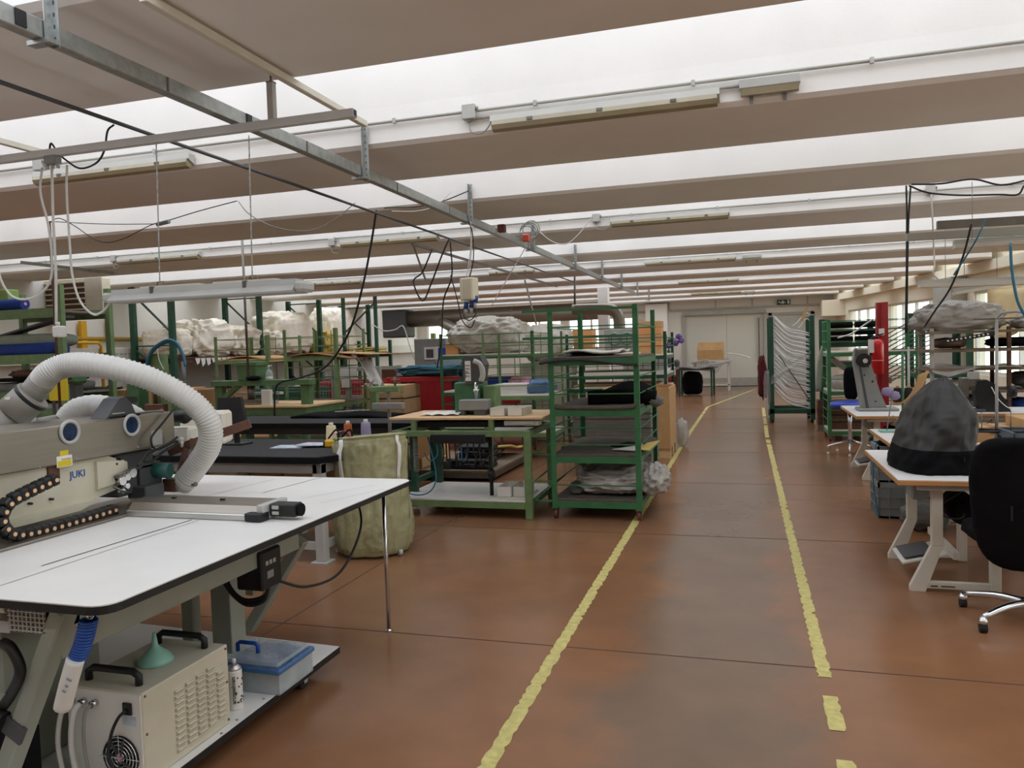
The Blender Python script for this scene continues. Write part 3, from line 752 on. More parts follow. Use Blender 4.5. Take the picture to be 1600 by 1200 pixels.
# extraction duct along the back
dm('duct_metal', '#8d8579', .35, .55, var=.1, scale=2)
yd = 24.5
A, B = Yp(640, 492, yd), Yp(935, 493, yd)
t = thing('extraction_duct', 'large silver ventilation duct running along under the far ceiling', 'duct', ((A.x+B.x)/2, yd, 2.4))
zc = (A.z+B.z)/2
MB().cyl((A.x-.2, yd, zc), (B.x, yd, zc), .28, seg=20).build('main_pipe', 'duct_metal', t)
mb = MB(); x = A.x
while x < B.x: mb.ring((x, yd, zc), .285, .012, 'x', 20, 5); x += 1.25
mb.each('seam', 'galv', t)
fx = Yp(622, 500, yd).x
MB().box(fx-.42, fx+.45, yd-.4, yd+.4, zc-.62, zc+.32, .04).build('fan_housing', 'grey_dark', t)
p0 = Yp(690, 503, yd-.2); p1 = Yp(735, 545, yd-1.2)
MB().tube([p0, (p0+p1)/2+Vector((.2, 0, .05)), p1], .17, 14, n=4).build('branch_pipe', 'duct_metal', t)
e = PY(19.5, (895, 484), (930, 483), (955, 484), (966, 494), (968, 520), (968, 560))
mb = MB(); mb.tube(e, .15, 14, n=5); t = solo('elbow_duct', 'silver elbow pipe turning down behind the green cart', 'duct', mb, 'duct_metal')
# ================================================================== SEWING AUTOMAT IN THE FOREGROUND
TT = .90
m_ = thing('sewing_automat', 'large automatic sewing machine with a white laminate table and steel arm', 'sewing machine', (-3.0, 3.0, 0))
def rounded(x0, x1, y0, y1, r, n=5):
    out = []
    for cx, cy, a0 in ((x1-r, y1-r, 0), (x0+r, y1-r, 90), (x0+r, y0+r, 180), (x1-r, y0+r, 270)):
        for k in range(n+1): a = R(a0+90*k/n); out.append((cx+r*cos(a), cy+r*sin(a)))
    return out
MB().prism(rounded(-4.7, -1.885, 1.855, 4.15, .07), 'z', TT-.004, TT).build('table_top', 'white_lam', m_)
MB().prism(rounded(-4.70, -1.884, 1.854, 4.151, .07), 'z', TT-.030, TT-.004).build('table_edge', 'black', m_)
# slots and joint lines in the table top
mb = MB()
def line(mb, a, b, w, z=TT): 
    a = Vector(a); b = Vector(b); d = (b-a).normalized(); n = Vector((-d.y, d.x, 0))*w/2
    mb.add([a-n, b-n, b+n, a+n], [(0, 1, 2, 3)])
def lz(mb, p, q, w): line(mb, Zp(p[0], p[1], TT+.0012), Zp(q[0], q[1], TT+.0012), w)
lz(mb, (65, 884), (300, 812), .008); lz(mb, (0, 915), (310, 813), .003); lz(mb, (0, 822), (62, 803), .003)
lz(mb, (410, 770), (505, 745), .005); lz(mb, (300, 781), (430, 748), .003); lz(mb, (500, 786), (600, 764), .002); lz(mb, (470, 779), (590, 757), .002)
mb.each('slot', 'black', m_)
# stainless arm cover
AX, AY = -3.0, 3.5
mb = MB(); mb.box(-3.36, AX, .9, AY, 1.185, 1.365, .006); arm = mb.build('arm_cover', 'steel', m_)
for (p, q) in (((108, 675), 'inspection_window'), ((205, 664), 'inspection_window')):
    c = Xp(p[0], p[1], AX); mb = MB(); mb.ring((AX+.004, c.y, c.z), .05, .0085, 'x', 24, 8); o = mb.build('window_ring', 'grey_light', m_)
    mb = MB(); mb.cyl((AX-.001, c.y, c.z), (AX+.003, c.y, c.z), .047, seg=24); dm('lens', '#0e2a4a', .12, var=.5, scale=25) if 'lens' not in M else None; mb.build('lens', 'lens', o)
def sticker(name, m, p0, p1, x=AX, par=arm):
    a, b = Xp(p0[0], p0[1], x), Xp(p1[0], p1[1], x); return MB().box(x, x+.0012, a.y, b.y, min(a.z, b.z), max(a.z, b.z)).build(name, m, par)
sticker('yellow_label', 'yellow_sign', (93, 705), (107, 713))
sticker('warning_label', 'paper', (88, 714), (113, 727), AX+.0002)
a, b = Xp(90, 721, AX+.0016), Xp(112, 726, AX+.0016); MB().box(AX+.0016, AX+.0022, a.y, b.y, b.z-.001, a.z).build('label_band', 'yellow_sign', arm)
a = Xp(104, 717, AX+.002); text_mb('WARNING', .011, (AX+.0018, a.y, a.z), (0, 1, 0), (0, 0, 1), .0002).build('label_lettering', 'red', arm)
sticker('rating_plate', 'grey_light', (236, 673), (254, 694), AX+.0004)
mb = MB()
for p in ((62, 730), (119, 717), (168, 706), (215, 699)): c = Xp(p[0], p[1], AX); mb.cyl((AX, c.y, c.z), (AX+.004, c.y, c.z), .005, seg=8)
mb.each('screw', 'chrome', arm)
# cream casting below with the maker's lettering
CX = -3.03
pts = [(.9, .985), (2.95, .985), (3.12, 1.01), (3.18, 1.06), (3.18, 1.135), (3.05, 1.185), (.9, 1.185)]
cast = MB().prism(pts, 'x', -3.33, CX).build('arm_casting', 'beige_shell', m_)
MB().prism([(2.97, 1.03), (3.10, 1.045), (3.15, 1.08), (3.14, 1.15), (2.97, 1.165)], 'x', CX, CX+.018).build('nose_plate', 'beige_shell', cast)
mb = MB(); mb.prism([(.9, .95), (2.86, .95), (2.98, .985), (.9, .985)], 'x', -3.28, CX+.02); mb.build('arm_rib', 'beige_shell', cast)
c = Xp(122, 741, CX+.004); text_mb('JUKI', .048, (CX+.002, c.y, c.z), (0, 1, 0), (0, 0, 1), .001).build('lettering', 'blue', cast)
mb = MB()
for p in ((50, 787), (83, 780), (181, 749), (183, 725), (188, 718), (190, 760)): c = Xp(p[0], p[1], CX+.02); mb.cyl((CX, c.y, c.z), (CX+.021, c.y, c.z), .006, seg=8)
mb.each('bolt', 'black', cast)
c = Xp(82, 738, CX); MB().box(CX, CX+.01, c.y-.03, c.y+.03, 1.12, 1.19).build('bracket', 'brown_rust', cast)
# sewing head at the arm's end
hd = MB(); hd.box(-3.28, -3.06, 3.14, 3.40, 1.07, 1.18, .01); hd.box(-3.20, -3.06, 3.30, 3.46, .96, 1.10, .01); hd.box(-3.22, -3.08, 3.16, 3.3, .95, 1.08, .008)
head = hd.build('sewing_head', 'grey_dark', m_)
MB().cyl((-3.10, 3.40, 1.055), (-2.985, 3.43, 1.05), .042, seg=16).build('drive_motor', 'motor_teal', head) if 'motor_teal' in M else (dm('motor_teal', '#2c5f58', .4), MB().cyl((-3.10, 3.40, 1.055), (-2.985, 3.43, 1.05), .042, seg=16).build('drive_motor', 'motor_teal', head))
mb = MB()
for k, (dy, dz, r) in enumerate(((0, 0, .022), (.035, .015, .018), (.07, .03, .024), (.03, -.03, .014), (.0, -.05, .012))): mb.cyl((CX+.02, 3.10+dy, 1.05+dz), (CX+.045, 3.10+dy, 1.05+dz), r, seg=12)
mb.each('take_up_disc', 'chrome', head)
mb = MB(); mb.tube([(-3.0, 3.06, 1.075), (-2.985, 3.10, 1.09), (-2.98, 3.17, 1.11)], .007, 6); mb.tube([(-3.0, 3.05, 1.03), (-2.98, 3.09, 1.0), (-2.98, 3.13, .985)], .006, 6); mb.each('thread_guide', 'steel_dark', head)
mb = MB(); mb.box(-3.12, -3.0, 3.26, 3.40, .925, .99, .006); mb.cyl((-3.04, 3.30, .985), (-3.04, 3.30, .905), .006, seg=6); mb.build('presser_foot', 'grey_dark', head)
# brown bracket holding the suction nozzle
br = MB(); br.bar((-3.02, 3.70, 1.10), (-2.93, 3.55, 1.19), .03, .045); br.bar((-2.95, 3.52, 1.16), (-2.985, 3.46, .93), .022, .03); br.box(-3.05, -2.97, 3.44, 3.50, .93, 1.0)
br.build('nozzle_bracket', 'brown_rust', m_)
MB().bar((-3.12, 3.58, 1.13), (-2.72, 3.78, 1.27), .035, .05).build('support_arm', 'brown_rust', m_)
# control boxes behind the head
mb = MB(); mb.obox((-3.12, 3.68, 1.215), (.16, .15, .09), Matrix.Rotation(R(20), 3, 'Z'), .015); mb.build('terminal_box', 'offwhite', m_)
mb = MB(); mb.obox((-3.08, 3.86, 1.24), (.26, .16, .19), Matrix.Rotation(R(20), 3, 'Z'), .015); mb.build('control_box', 'offwhite', m_)
c = Vector((-3.045, 3.60, 1.20)); mb = MB(); mb.cyl(c, c+Vector((.03, -.035, -.01)), .014, seg=10); mb.cyl(c+Vector((.03, -.035, -.01)), c+Vector((.06, -.07, -.03)), .008, seg=8); mb.build('cable_plug', 'white', m_)
# looped black cables at the head
mb = MB(); mb.tube([Xp(p, q, -2.95) for p, q in ((277, 683), (262, 694), (240, 705), (226, 715), (226, 721), (238, 720), (255, 706), (274, 695), (277, 690), (268, 692), (250, 701), (232, 706), (224, 716), (215, 728))], .0075, 6, n=5)
mb.build('cable_bundle', 'cable_black', m_)
mb = MB(); mb.tube([Xp(p, q, -2.965) for p, q in ((272, 638), (255, 660), (240, 678), (236, 688), (240, 700), (250, 702))], .006, 6, n=5); mb.build('cable_lead', 'cable_black', m_)
mb = MB(); mb.blob(Yp(283, 651, 3.62), (.07, .05, .035), .25, 2, 3); mb.build('cable_reel', 'black', m_)
# X carriage: steel channel lying across the table and its motor
mb = MB()
mb.prism([(3.0, .902), (3.0, .93), (3.03, .962), (3.10, .972), (3.17, .972), (3.19, .955), (3.19, .902)], 'x', -2.87, -2.13)
cr_ = mb.build('carriage_rail', 'steel', m_)
MB().box(-2.87, -2.13, 2.985, 3.0, .901, .93, .003).build('rail_lip', 'alu', cr_)
mb = MB(); mb.prism([(3.10, .965), (3.28, .93), (3.28, .925), (3.10, .955)], 'x', -2.95, -2.25); mb.build('rail_cover', 'steel', cr_)
mb = MB()
for x in (-2.68, -2.40): mb.box(x-.012, x+.012, 3.09, 3.10, .968, .978)
mb.each('rail_catch', 'black', cr_)
MB().box(-2.14, -2.105, 2.99, 3.19, .903, .975, .004).build('end_plate', 'grey_light', cr_)
MB().box(-2.19, -2.10, 2.965, 3.03, .903, .94, .004).build('end_block', 'black', cr_)
mo = MB().box(-2.10, -1.965, 3.03, 3.10, .915, .975, .006).build('stepper_motor', 'black', m_)
MB().cyl((-1.966, 3.065, .945), (-1.95, 3.065, .945), .030, seg=10).build('motor_cap', 'black_matte', mo)
mb = MB(); mb.box(-2.085, -2.05, 3.0285, 3.03, .95, .967); mb.box(-2.085, -2.05, 3.0285, 3.03, .925, .940); mb.each('motor_label', 'grey_light', mo)
# cable chain in a vertical U beside the arm
CHX = -2.93
path = spline([(CHX, 2.98, .935), (CHX, 2.75, .928), (CHX, 2.55, .928), (CHX, 2.43, .945), (CHX, 2.385, 1.01), (CHX, 2.42, 1.075), (CHX, 2.51, 1.105), (CHX, 2.66, 1.14)], 12)
ch = MB(); L_ = [0]
for a, b in zip(path, path[1:]): L_.append(L_[-1]+(b-a).length)
def at_len(s):
    for i in range(len(path)-1):
        if L_[i+1] >= s: t = (s-L_[i])/(L_[i+1]-L_[i]); return path[i].lerp(path[i+1], t), (path[i+1]-path[i]).normalized()
    return path[-1], (path[-1]-path[-2]).normalized()
nlink = 25; step = L_[-1]/nlink
links, pins = MB(), MB()
for k in range(nlink):
    p, t = at_len((k+.5)*step); up = Vector((1, 0, 0)).cross(t)
    rot = Matrix((Vector((1, 0, 0)), t, up)).transposed()
    links.obox(p, (.05, step*.98, .050), rot, .006); pins.cyl(p+Vector((.026, 0, 0)), p+Vector((.0285, 0, 0)), .0092, seg=10)
chain = links.build('cable_chain', 'black', m_)
for o in pins.each('chain_pin', 'pin_peach', chain): pass
# frame under the table
fr = MB(); fr.box(-2.26, -2.20, 1.98, 3.42, .66, .868, .004); fr.build('side_beam', 'grey_green', m_)
fr = MB(); fr.box(-4.6, -2.26, 3.55, 3.61, .70, .868, .004); fr.build('rear_beam', 'grey_green', m_)
fr = MB(); fr.bar((-2.15, 1.96, .845), (-2.52, 1.96, .115), .058, .07, .006, up=(0, 1, 0)); fr.build('leg', 'grey_green', m_)
fr = MB(); fr.box(-2.68, -2.56, 3.32, 3.44, .12, .68, .004); fr.build('leg', 'grey_green', m_)
fr = MB(); fr.bar((-2.30, 3.60, .66), (-2.66, 3.60, .14), .06, .06, .005, up=(0, 1, 0)); fr.build('leg', 'grey_green', m_)
fr = MB(); fr.box(-2.92, -2.85, 3.38, 3.45, .12, .68, .004); fr.build('leg', 'grey_green', m_)
pole = MB(); pole.cyl((-2.05, 4.09, .87), (-2.05, 4.09, .012), .0125, seg=12); po = pole.build('prop_leg', 'chrome', m_)
MB().lathe([(.022, 0), (.022, .006), (.010, .014), (.010, .03)], (-2.05, 4.09, 0), 12).build('levelling_foot', 'chrome', po)
MB().box(-2.11, -2.0, 4.05, 4.12, .855, .87).build('leg_plate', 'black', m_)
MB().prism([(-2.06, 3.53), (-3.9, 3.62), (-3.9, 1.2), (-2.05, 1.2)], 'z', .095, .12).build('lower_shelf', 'white_lam', m_)
MB().prism([(-2.058, 3.532), (-3.9, 3.622), (-3.9, 1.2), (-2.048, 1.2)], 'z', .085, .1165).build('shelf_edge', 'black', m_)
mb = MB()
for p in ((412, 1092), (370, 1125), (346, 1146), (485, 1029)): c = Zp(p[0], p[1], .12); mb.cyl((c.x, c.y, .12), (c.x, c.y, .1215), .006, seg=8)
mb.each('shelf_screw', 'steel_dark', m_)
for (x, y) in ((-2.13, 3.28), (-3.0, 3.30), (-2.6, 1.6)):
    mb = MB(); mb.cyl((x-.014, y, .037), (x+.014, y, .037), .037, seg=16); cs = mb.build('caster', 'rubber', m_)
    mb = MB()
    for sg in (-1, 1): mb.prism([(y-.028, .085), (y+.028, .085), (y+.012, .03), (y-.012, .03)], 'x', x+sg*.020, x+sg*.024)
    mb.box(x-.03, x+.03, y-.035, y+.035, .079, .086); mb.build('caster_fork', 'grey_light', cs)
# inverter box with its loop of cables
v = MB().box(-2.32, -2.175, 3.06, 3.22, .55, .735, .008).build('inverter_box', 'black', m_)
mb = MB()
for k in range(3): mb.box(-2.1755, -2.173, 3.09+k*.03, 3.11+k*.03, .665, .685)
mb.each('control_button', 'grey_light', v)
MB().box(-2.1755, -2.174, 3.10, 3.15, .60, .635).build('rating_label', 'grey', v)
MB().box(-2.33, -2.29, 3.14, 3.17, .50, .86).build('mounting_post', 'grey_green', m_)
mb = MB()
for dr in (0, .012, .024): mb.tube([(-2.42, 3.12-dr, .84), (-2.44-dr, 3.12, .70), (-2.40-dr, 3.11, .56), (-2.32, 3.11, .49-dr), (-2.22, 3.12, .505-dr), (-2.19, 3.13, .55)], .008, 6, n=6)
mb.each('cable_loop', 'cable_black', m_)
MB().tube([(-2.185, 3.2, .56), (-2.12, 3.35, .49), (-2.07, 3.6, .50), (-2.13, 3.95, .66), (-2.22, 4.05, .85)], .007, 6, n=7).build('supply_cable', 'cable_black', m_)
# electrics at the near left
MB().box(-3.6, -2.62, 2.10, 2.55, .12, .80, .01).build('control_cabinet', 'grey_green', m_)
MB().box(-2.60, -2.44, 2.02, 2.09, .13, .36, .004).build('dark_gap_block', 'black_matte', m_)  # black block standing in for the dark gap behind the slanted leg
MB().box(-3.25, -2.86, 2.2, 3.36, .901, .912, .003).build('throat_plate', 'steel', m_)
mb = MB(); mb.box(-2.36, -2.20, 1.93, 2.06, .76, .865); mb.build('mesh_guard', 'steel_dark', m_)
mb = MB()
for k in range(9): mb.box(-2.355+k*.018, -2.350+k*.018, 1.926, 1.93, .765, .86)
for k in range(6): mb.box(-2.36, -2.20, 1.925, 1.929, .768+k*.016, .772+k*.016)
mb.build('guard_mesh', 'grey_light', m_)
mb = MB(); mb.cyl((-2.56, 1.95, .835), (-2.44, 1.95, .835), .026, seg=14); mb.cyl((-2.44, 1.95, .835), (-2.38, 1.95, .835), .020, seg=14); mb.build('power_coupling', 'offwhite', m_)
MB().box(-2.44, -2.36, 1.93, 1.94, .755, .795).build('type_plate', 'grey_light', m_)
mb = MB(); mb.tube([(-2.39, 1.93, .72), (-2.33, 1.91, .71), (-2.30, 1.91, .64), (-2.36, 1.92, .55), (-2.44, 1.93, .47)], .018, 8, n=6); mb.build('armoured_hose', 'cable_black', m_)
for k, pts in enumerate(([(-2.6, 1.92, .62), (-2.5, 1.9, .58), (-2.42, 1.9, .56), (-2.36, 1.9, .56)], [(-2.62, 1.92, .56), (-2.5, 1.9, .55), (-2.40, 1.9, .60)], [(-2.6, 1.90, .48), (-2.5, 1.88, .44), (-2.47, 1.87, .3), (-2.43, 1.85, .16)], [(-2.62, 1.9, .35), (-2.55, 1.88, .33), (-2.5, 1.87, .22), (-2.45, 1.86, .14)])):
    MB().tube(pts, (.003, .003, .009, .005)[k], 6, n=6).build('lead', ('cable_grey', 'cable_black', 'cable_black', 'cable_grey')[k], m_)
MB().tube([(-2.62, 1.90, .28), (-2.42, 1.9, .40)], .007, 8).build('white_rod', 'cable_white', m_)
bp = MB(); bp.bar((-2.345, 1.925, .455), (-2.375, 1.925, .40), .085, .012, up=(0, 1, 0)); bp.build('clamp_plate', 'grey_dark', m_)
mb = MB(); mb.cyl((-2.39, 1.91, .46), (-2.44, 1.90, .485), .035, .03, 12); mb.build('mains_plug', 'black', m_)
mb = MB(); mb.cyl((-2.44, 1.90, .485), (-2.49, 1.895, .51), .028, .024, 12); mb.build('plug_socket', 'cable_white', m_)

# ---- suction hoses
t = thing('suction_hose', 'white ribbed suction hose arching over the machine arm to the needle', 'hose', (-3.3, 3.1, 1.2))
H1 = [Yp(62, 600, 3.05), Yp(78, 582, 3.06), Yp(105, 571, 3.10), Yp(150, 571, 3.14), Yp(212, 584, 3.2), Yp(262, 605, 3.3), Yp(304, 632, 3.38), Yp(327, 662, 3.42), Yp(327, 695, 3.45), Yp(310, 724, 3.48), Yp(289, 752, 3.5)]
HP = spline(H1, 24)
mb = MB(); mb.tube(HP, lambda f, i: .058+(.0055 if i % 3 == 0 else 0), 18); mb.build('ribbed_tube', 'hose', t)
e = HP[-1]; dirv = (HP[-1]-HP[-4]).normalized()
mb = MB(); mb.cyl(e-dirv*.03, e+dirv*.035, .064, .056, 18); nz = mb.build('nozzle', 'grey_light', t)
mb = MB(); mb.cyl(e+Vector((.05, -.02, -.01)), e+Vector((.09, -.02, -.012)), .012, seg=8); mb.build('clamp_screw', 'steel_dark', nz)
a = HP[0]; d0 = (HP[0]-HP[4]).normalized()
mb = MB(); mb.cyl(a-d0*.02, a+d0*.13, .062, .064, 18); mb.build('taped_sleeve', 'pvc', t)
p1 = Yp(38, 630, 3.02); p2 = Yp(-30, 690, 2.92)
mb = MB(); dd = (p2-p1).normalized(); mb.cyl(p1+dd*.06, p2+dd*.35, .078, seg=22); mb.cyl(p1-dd*.06, p1+dd*.07, .086, seg=22); pv = mb.build('drain_pipe', 'pvc', t)
mb = MB(); c = p1+dd*.05; 
rq = dd.to_track_quat('Z', 'Y').to_matrix(); mb.lathe([(.0865, -.01), (.089, -.005), (.089, .005), (.0865, .01)], c-dd*.09, 22, rq, cap=False); mb.build('seal_ring', 'black', pv)
q = Xp(9, 622, p1.x+.05); MB().obox(p1-dd*.0+Vector((-.01, -.083, .03)), (.03, .006, .012), None).build('pipe_label', 'paper', pv)
t = thing('suction_hose', 'second white ribbed hose bulging low behind the machine arm', 'hose', (-3.7, 3.3, 1.3))
H2 = [Yp(96, 660, 3.22), Yp(115, 648, 3.27), Yp(148, 640, 3.33), Yp(185, 648, 3.36), Yp(215, 664, 3.45), Yp(235, 690, 3.6)]
mb = MB(); mb.tube(spline(H2, 14), lambda f, i: (.045+.035*min(1, f*4))+(.003 if i % 3 == 0 else 0), 18); mb.build('ribbed_tube', 'hose', t)
mb = MB(); mb.cyl(Yp(100, 659, 3.23), Yp(60, 668, 3.16), .046, .050, 16); mb.build('taped_sleeve', 'pvc', t)
mb = MB(); mb.cyl(Yp(64, 667, 3.17), Yp(20, 684, 3.08), .056, .062, 16); mb.build('pipe_socket', 'pvc', t)
mb = MB(); mb.cyl(Yp(62, 667, 3.17), Yp(50, 671, 3.145), .0585, .0595, 16); mb.build('paper_band', 'grey_light', t)
# hand tool on the arm
t = thing('hand_tool', 'dark grey hand tool with a bar handle lying on the machine arm', 'tool', (-3.05, 3.2, 1.366))
MB().prism([(3.06, 1.366), (3.26, 1.366), (3.25, 1.385), (3.23, 1.43), (3.19, 1.47), (3.15, 1.46), (3.10, 1.41)], 'x', -3.13, -3.03).build('body', 'grey_dark', t)
MB().prism([(3.16, 1.43), (3.18, 1.468), (3.30, 1.462), (3.31, 1.44), (3.29, 1.43)], 'x', -3.10, -3.06).build('handle', 'black', t)
MB().box(-3.03, -3.029, 3.10, 3.18, 1.385, 1.39).build('stripe', 'grey_light', t)
MB().box(-3.14, -3.02, 3.08, 3.28, 1.366, 1.378, .004).build('sole', 'black', t)
cable('grey lead coiled on the machine arm beside the hand tool', [(-3.06, 3.30, 1.372), (-3.03, 3.38, 1.376), (-3.02, 3.44, 1.372), (-3.06, 3.46, 1.372), (-3.10, 3.40, 1.372), (-3.08, 3.34, 1.372)], .005, 'cable_grey', 7)
mb = MB(); mb.cyl((-3.06, 3.47, 1.373), (-3.10, 3.52, 1.373), .008, seg=8); solo('marker_pen', 'red capped marker pen lying at the end of the machine arm', 'pen', mb, 'red')

# ---- chiller on the lower shelf
t = thing('chiller_unit', 'cream sheet metal chiller with louvres and two black handles on the lower shelf', 'chiller', (-2.25, 2.43, .12))
bx = MB().box(-2.43, -2.09, 2.20, 2.68, .122, .455, .004).build('casing', 'beige_shell', t)
MB().box(-2.425, -2.095, 2.196, 2.20, .127, .45).build('front_panel', 'white', t)
for c in range(5):
    y = 2.36+c*.060; lv = MB()
    for r in range(11 if c < 4 else 9):
        z = .155+r*.0225+(c*.004); lv.prism([(-2.091, z), (-2.085, z+.001), (-2.077, z+.010), (-2.079, z+.014), (-2.091, z+.016)], 'y', y, y+.042)
    lv.build('louvre_column', 'beige_shell', bx)
for (y0_, y1_) in ((2.24, 2.28), (2.60, 2.64)):
    h = MB(); yb_ = (y0_+y1_)/2
    h.tube([(-2.385, yb_, .456), (-2.385, yb_, .49), (-2.36, yb_, .505), (-2.18, yb_, .505), (-2.155, yb_, .49), (-2.155, yb_, .456)], .014, 8)
    h.build('carry_handle', 'black', t)
fan = MB()
cx, cz = -2.19, .215
for r in (.020, .034, .048, .062, .076): fan.ring((cx, 2.186, cz), r, .0022, 'y', 26, 5)
for a in range(4):
    an = R(45*0+a*90); fan.bar((cx, 2.186, cz), (cx+.088*cos(an), 2.186, cz+.088*sin(an)), .003)
fg = fan.build('fan_guard', 'chrome', t)
fb = MB(); fb.cyl((cx, 2.192, cz), (cx, 2.1955, cz), .079, seg=24); f0 = fb.build('fan_opening', 'black', t)
fb = MB(); fb.cyl((cx, 2.188, cz), (cx, 2.192, cz), .018, seg=16); fb.build('fan_hub', 'pink', f0)
fb = MB()
for k in range(7): an = 2*pi*k/7; fb.bar((cx+.016*cos(an), 2.190, cz+.016*sin(an)), (cx+.070*cos(an+.35), 2.190, cz+.070*sin(an+.35)), .003, .022, up=(0, 1, 0))
fb.each('fan_blade', 'grey_dark', f0)
for i, x in enumerate((-2.40, -2.345, -2.295)):
    mb = MB(); mb.cyl((x, 2.198, .405), (x, 2.175, .405), .014, seg=12); p = mb.build('hose_port', 'chrome', t)
    mb = MB(); mb.tube([(x, 2.175, .405), (x-.005, 2.15, .38), (x-.02+.008*i, 2.14, .27), (x-.0+.008*i, 2.14, .14), (x+.02, 2.13, .125)], (.009, .011, .006)[i], 8, n=6); mb.build('water_hose', 'cable_grey' if i == 2 else 'cable_white', t)
MB().box(-2.17, -2.13, 2.188, 2.197, .375, .42, .003).build('mains_inlet', 'black', t)
mb = MB(); mb.tube([(-2.15, 2.185, .395), (-2.165, 2.165, .375), (-2.185, 2.15, .32), (-2.20, 2.15, .24), (-2.17, 2.16, .16), (-2.13, 2.17, .13)], .006, 8, n=7); mb.build('power_cord', 'cable_black', t)
MB().box(-2.178, -2.115, 2.1955, 2.197, .335, .37).build('rating_label', 'print_mix', t)
mb = MB()
for y, z in ((2.215, .44), (2.665, .44), (2.665, .14), (2.665, .30), (2.215, .14), (2.215, .3)): mb.cyl((-2.09, y, z), (-2.087, y, z), .005, seg=8)
mb.each('screw', 'steel_dark', t)
t = thing('funnel', 'pale green plastic funnel standing upside down on the chiller', 'funnel', (-2.25, 2.45, .456))
MB().lathe([(.066, 0), (.068, .003), (.066, .012), (.058, .026), (.035, .048), (.016, .064), (.012, .075), (.006, .12)], (-2.25, 2.45, .456), 24).build('cone', 'teal', t)
# cutting fluid can, coil, spray can, tool boxes on the shelf
t = thing('spray_can', 'white spray can with black lettering standing beside the chiller', 'spray can', (-2.155, 2.80, .12))
c = (-2.155, 2.80, .121)
MB().lathe([(.030, 0), (.032, .004), (.032, .165), (.030, .172)], c, 20).build('can_body', 'white', t)
MB().lathe([(.030, .172), (.029, .178), (.018, .19), (.012, .195)], c, 20).build('shoulder', 'alu', t)
MB().lathe([(.009, .195), (.009, .214), (.006, .218)], c, 12).build('spray_nozzle', 'white', t)
a = R(-62)
text_mb('arcopalman', .026, (c[0]+.0335*cos(a), c[1]+.0335*sin(a), .121+.09), (0, 0, 1), (-cos(a+pi/2), -sin(a+pi/2), 0), .0008).build('lettering', 'black', t)
mb = MB(); rr = random.Random(4)
for k in range(16):
    an = R(rr.uniform(-50, 40)); z = rr.uniform(.02, .15); p = Vector((c[0]+.0322*cos(an), c[1]+.0322*sin(an), .121+z)); mb.obox(p, (.003, .006, .006), Matrix.Rotation(an, 3, 'Z'))
mb.build('spatter_print', 'black', t)
t = thing('organizer_box', 'clear plastic organiser box with blue clips and handle on the shelf end', 'storage box', (-2.2, 3.03, .12))
MB().box(-2.345, -2.03, 2.945, 3.225, .122, .128).build('box_bottom', 'box_clear', t)
for (x0_, x1_, y0_, y1_) in ((-2.345, -2.34, 2.945, 3.225), (-2.035, -2.03, 2.945, 3.225), (-2.34, -2.035, 2.945, 2.95), (-2.34, -2.035, 3.22, 3.225), (-2.19, -2.187, 2.95, 3.22)):
    MB().box(x0_, x1_, y0_, y1_, .128, .215).build('box_wall', 'box_clear', t)
MB().box(-2.355, -2.02, 2.935, 3.235, .215, .24, .006).build('rim', 'box_blue', t)
MB().box(-2.34, -2.035, 2.95, 3.22, .24, .262, .018).build('lid', 'box_clear', t)
mb = MB(); mb.tube([(-2.32, 3.05, .262), (-2.32, 3.05, .298), (-2.305, 3.05, .306), (-2.225, 3.05, .306), (-2.21, 3.05, .298), (-2.21, 3.05, .262)], .010, 8); mb.build('handle', 'blue', t)
mb = MB()
for x in (-2.33,): mb.box(x-.02, x+.02, 2.925, 2.937, .17, .235, .004)
mb.build('latch', 'blue', t)
for k, (x, y, w_, h_, mm) in enumerate(((-2.29, 3.0, .08, .05, 'grey'), (-2.12, 3.02, .10, .06, 'wood_old'), (-2.27, 3.13, .09, .04, 'grey_dark'), (-2.12, 3.14, .08, .05, 'offwhite'))):
    mb = MB(); mb.blob((x, y, .13+h_/2), (w_/2, .04, h_/2), .2, 2, k); solo('small_part', ['grey parts bag in the front left of the organiser box', 'brown packet in the front right of the organiser box', 'dark packet at the back left of the organiser box', 'pale packet at the back right of the organiser box'][k], 'packet', mb, mm, 'packets inside the organiser box')
mb = MB()
for k in range(7): mb.ring((-2.30, 2.80, .135+k*.022), .062, .011, 'z', 22, 6)
solo('hose_coil', 'dark coiled hose standing between the chiller and spray can', 'hose', mb, 'grey_dark')
# bagged blue spiral hose hanging on the front leg
t = thing('spiral_hose', 'blue spiral air hose in a printed clear bag hanging by the slanted leg', 'hose', (-2.2, 1.93, .5))
pth = [Yp(139, 968, 1.93), Yp(130, 1005, 1.92), Yp(118, 1035, 1.91)]; S = spline(pth, 18); co_ = []
for i in range(len(S)*8):
    f = i/8; k = min(int(f), len(S)-2); p = S[k].lerp(S[k+1], f-k); an = i*2*pi/8*.42; ax = (S[k+1]-S[k]).normalized(); u = Vector((0, 1, 0)); v2 = ax.cross(u); co_.append(p+u*.022*cos(an)+v2*.024*sin(an)+ax*0)
mb = MB(); mb.tube(co_, .006, 6, cap=False); mb.build('hose_spiral', 'blue', t)
bagp = [Yp(118, 1030, 1.9), Yp(108, 1065, 1.9), Yp(98, 1105, 1.91)]
mb = MB(); mb.tube(bagp, .028, 12, n=6); mb.build('printed_bag', 'paper', t)
mb = MB()
for (p, w_) in (((108, 1062), .018), ((100, 1080), .012), ((104, 1072), .01)): c = Yp(p[0], p[1], 1.868); mb.obox(c, (w_, .004, .007), Matrix.Rotation(R(20), 3, 'Y'))
mb.each('print', 'grey_blue', t)
mb = MB(); mb.ring(Yp(141, 962, 1.93), .012, .003, 'x', 12, 5); mb.build('hang_hook', 'chrome', t)
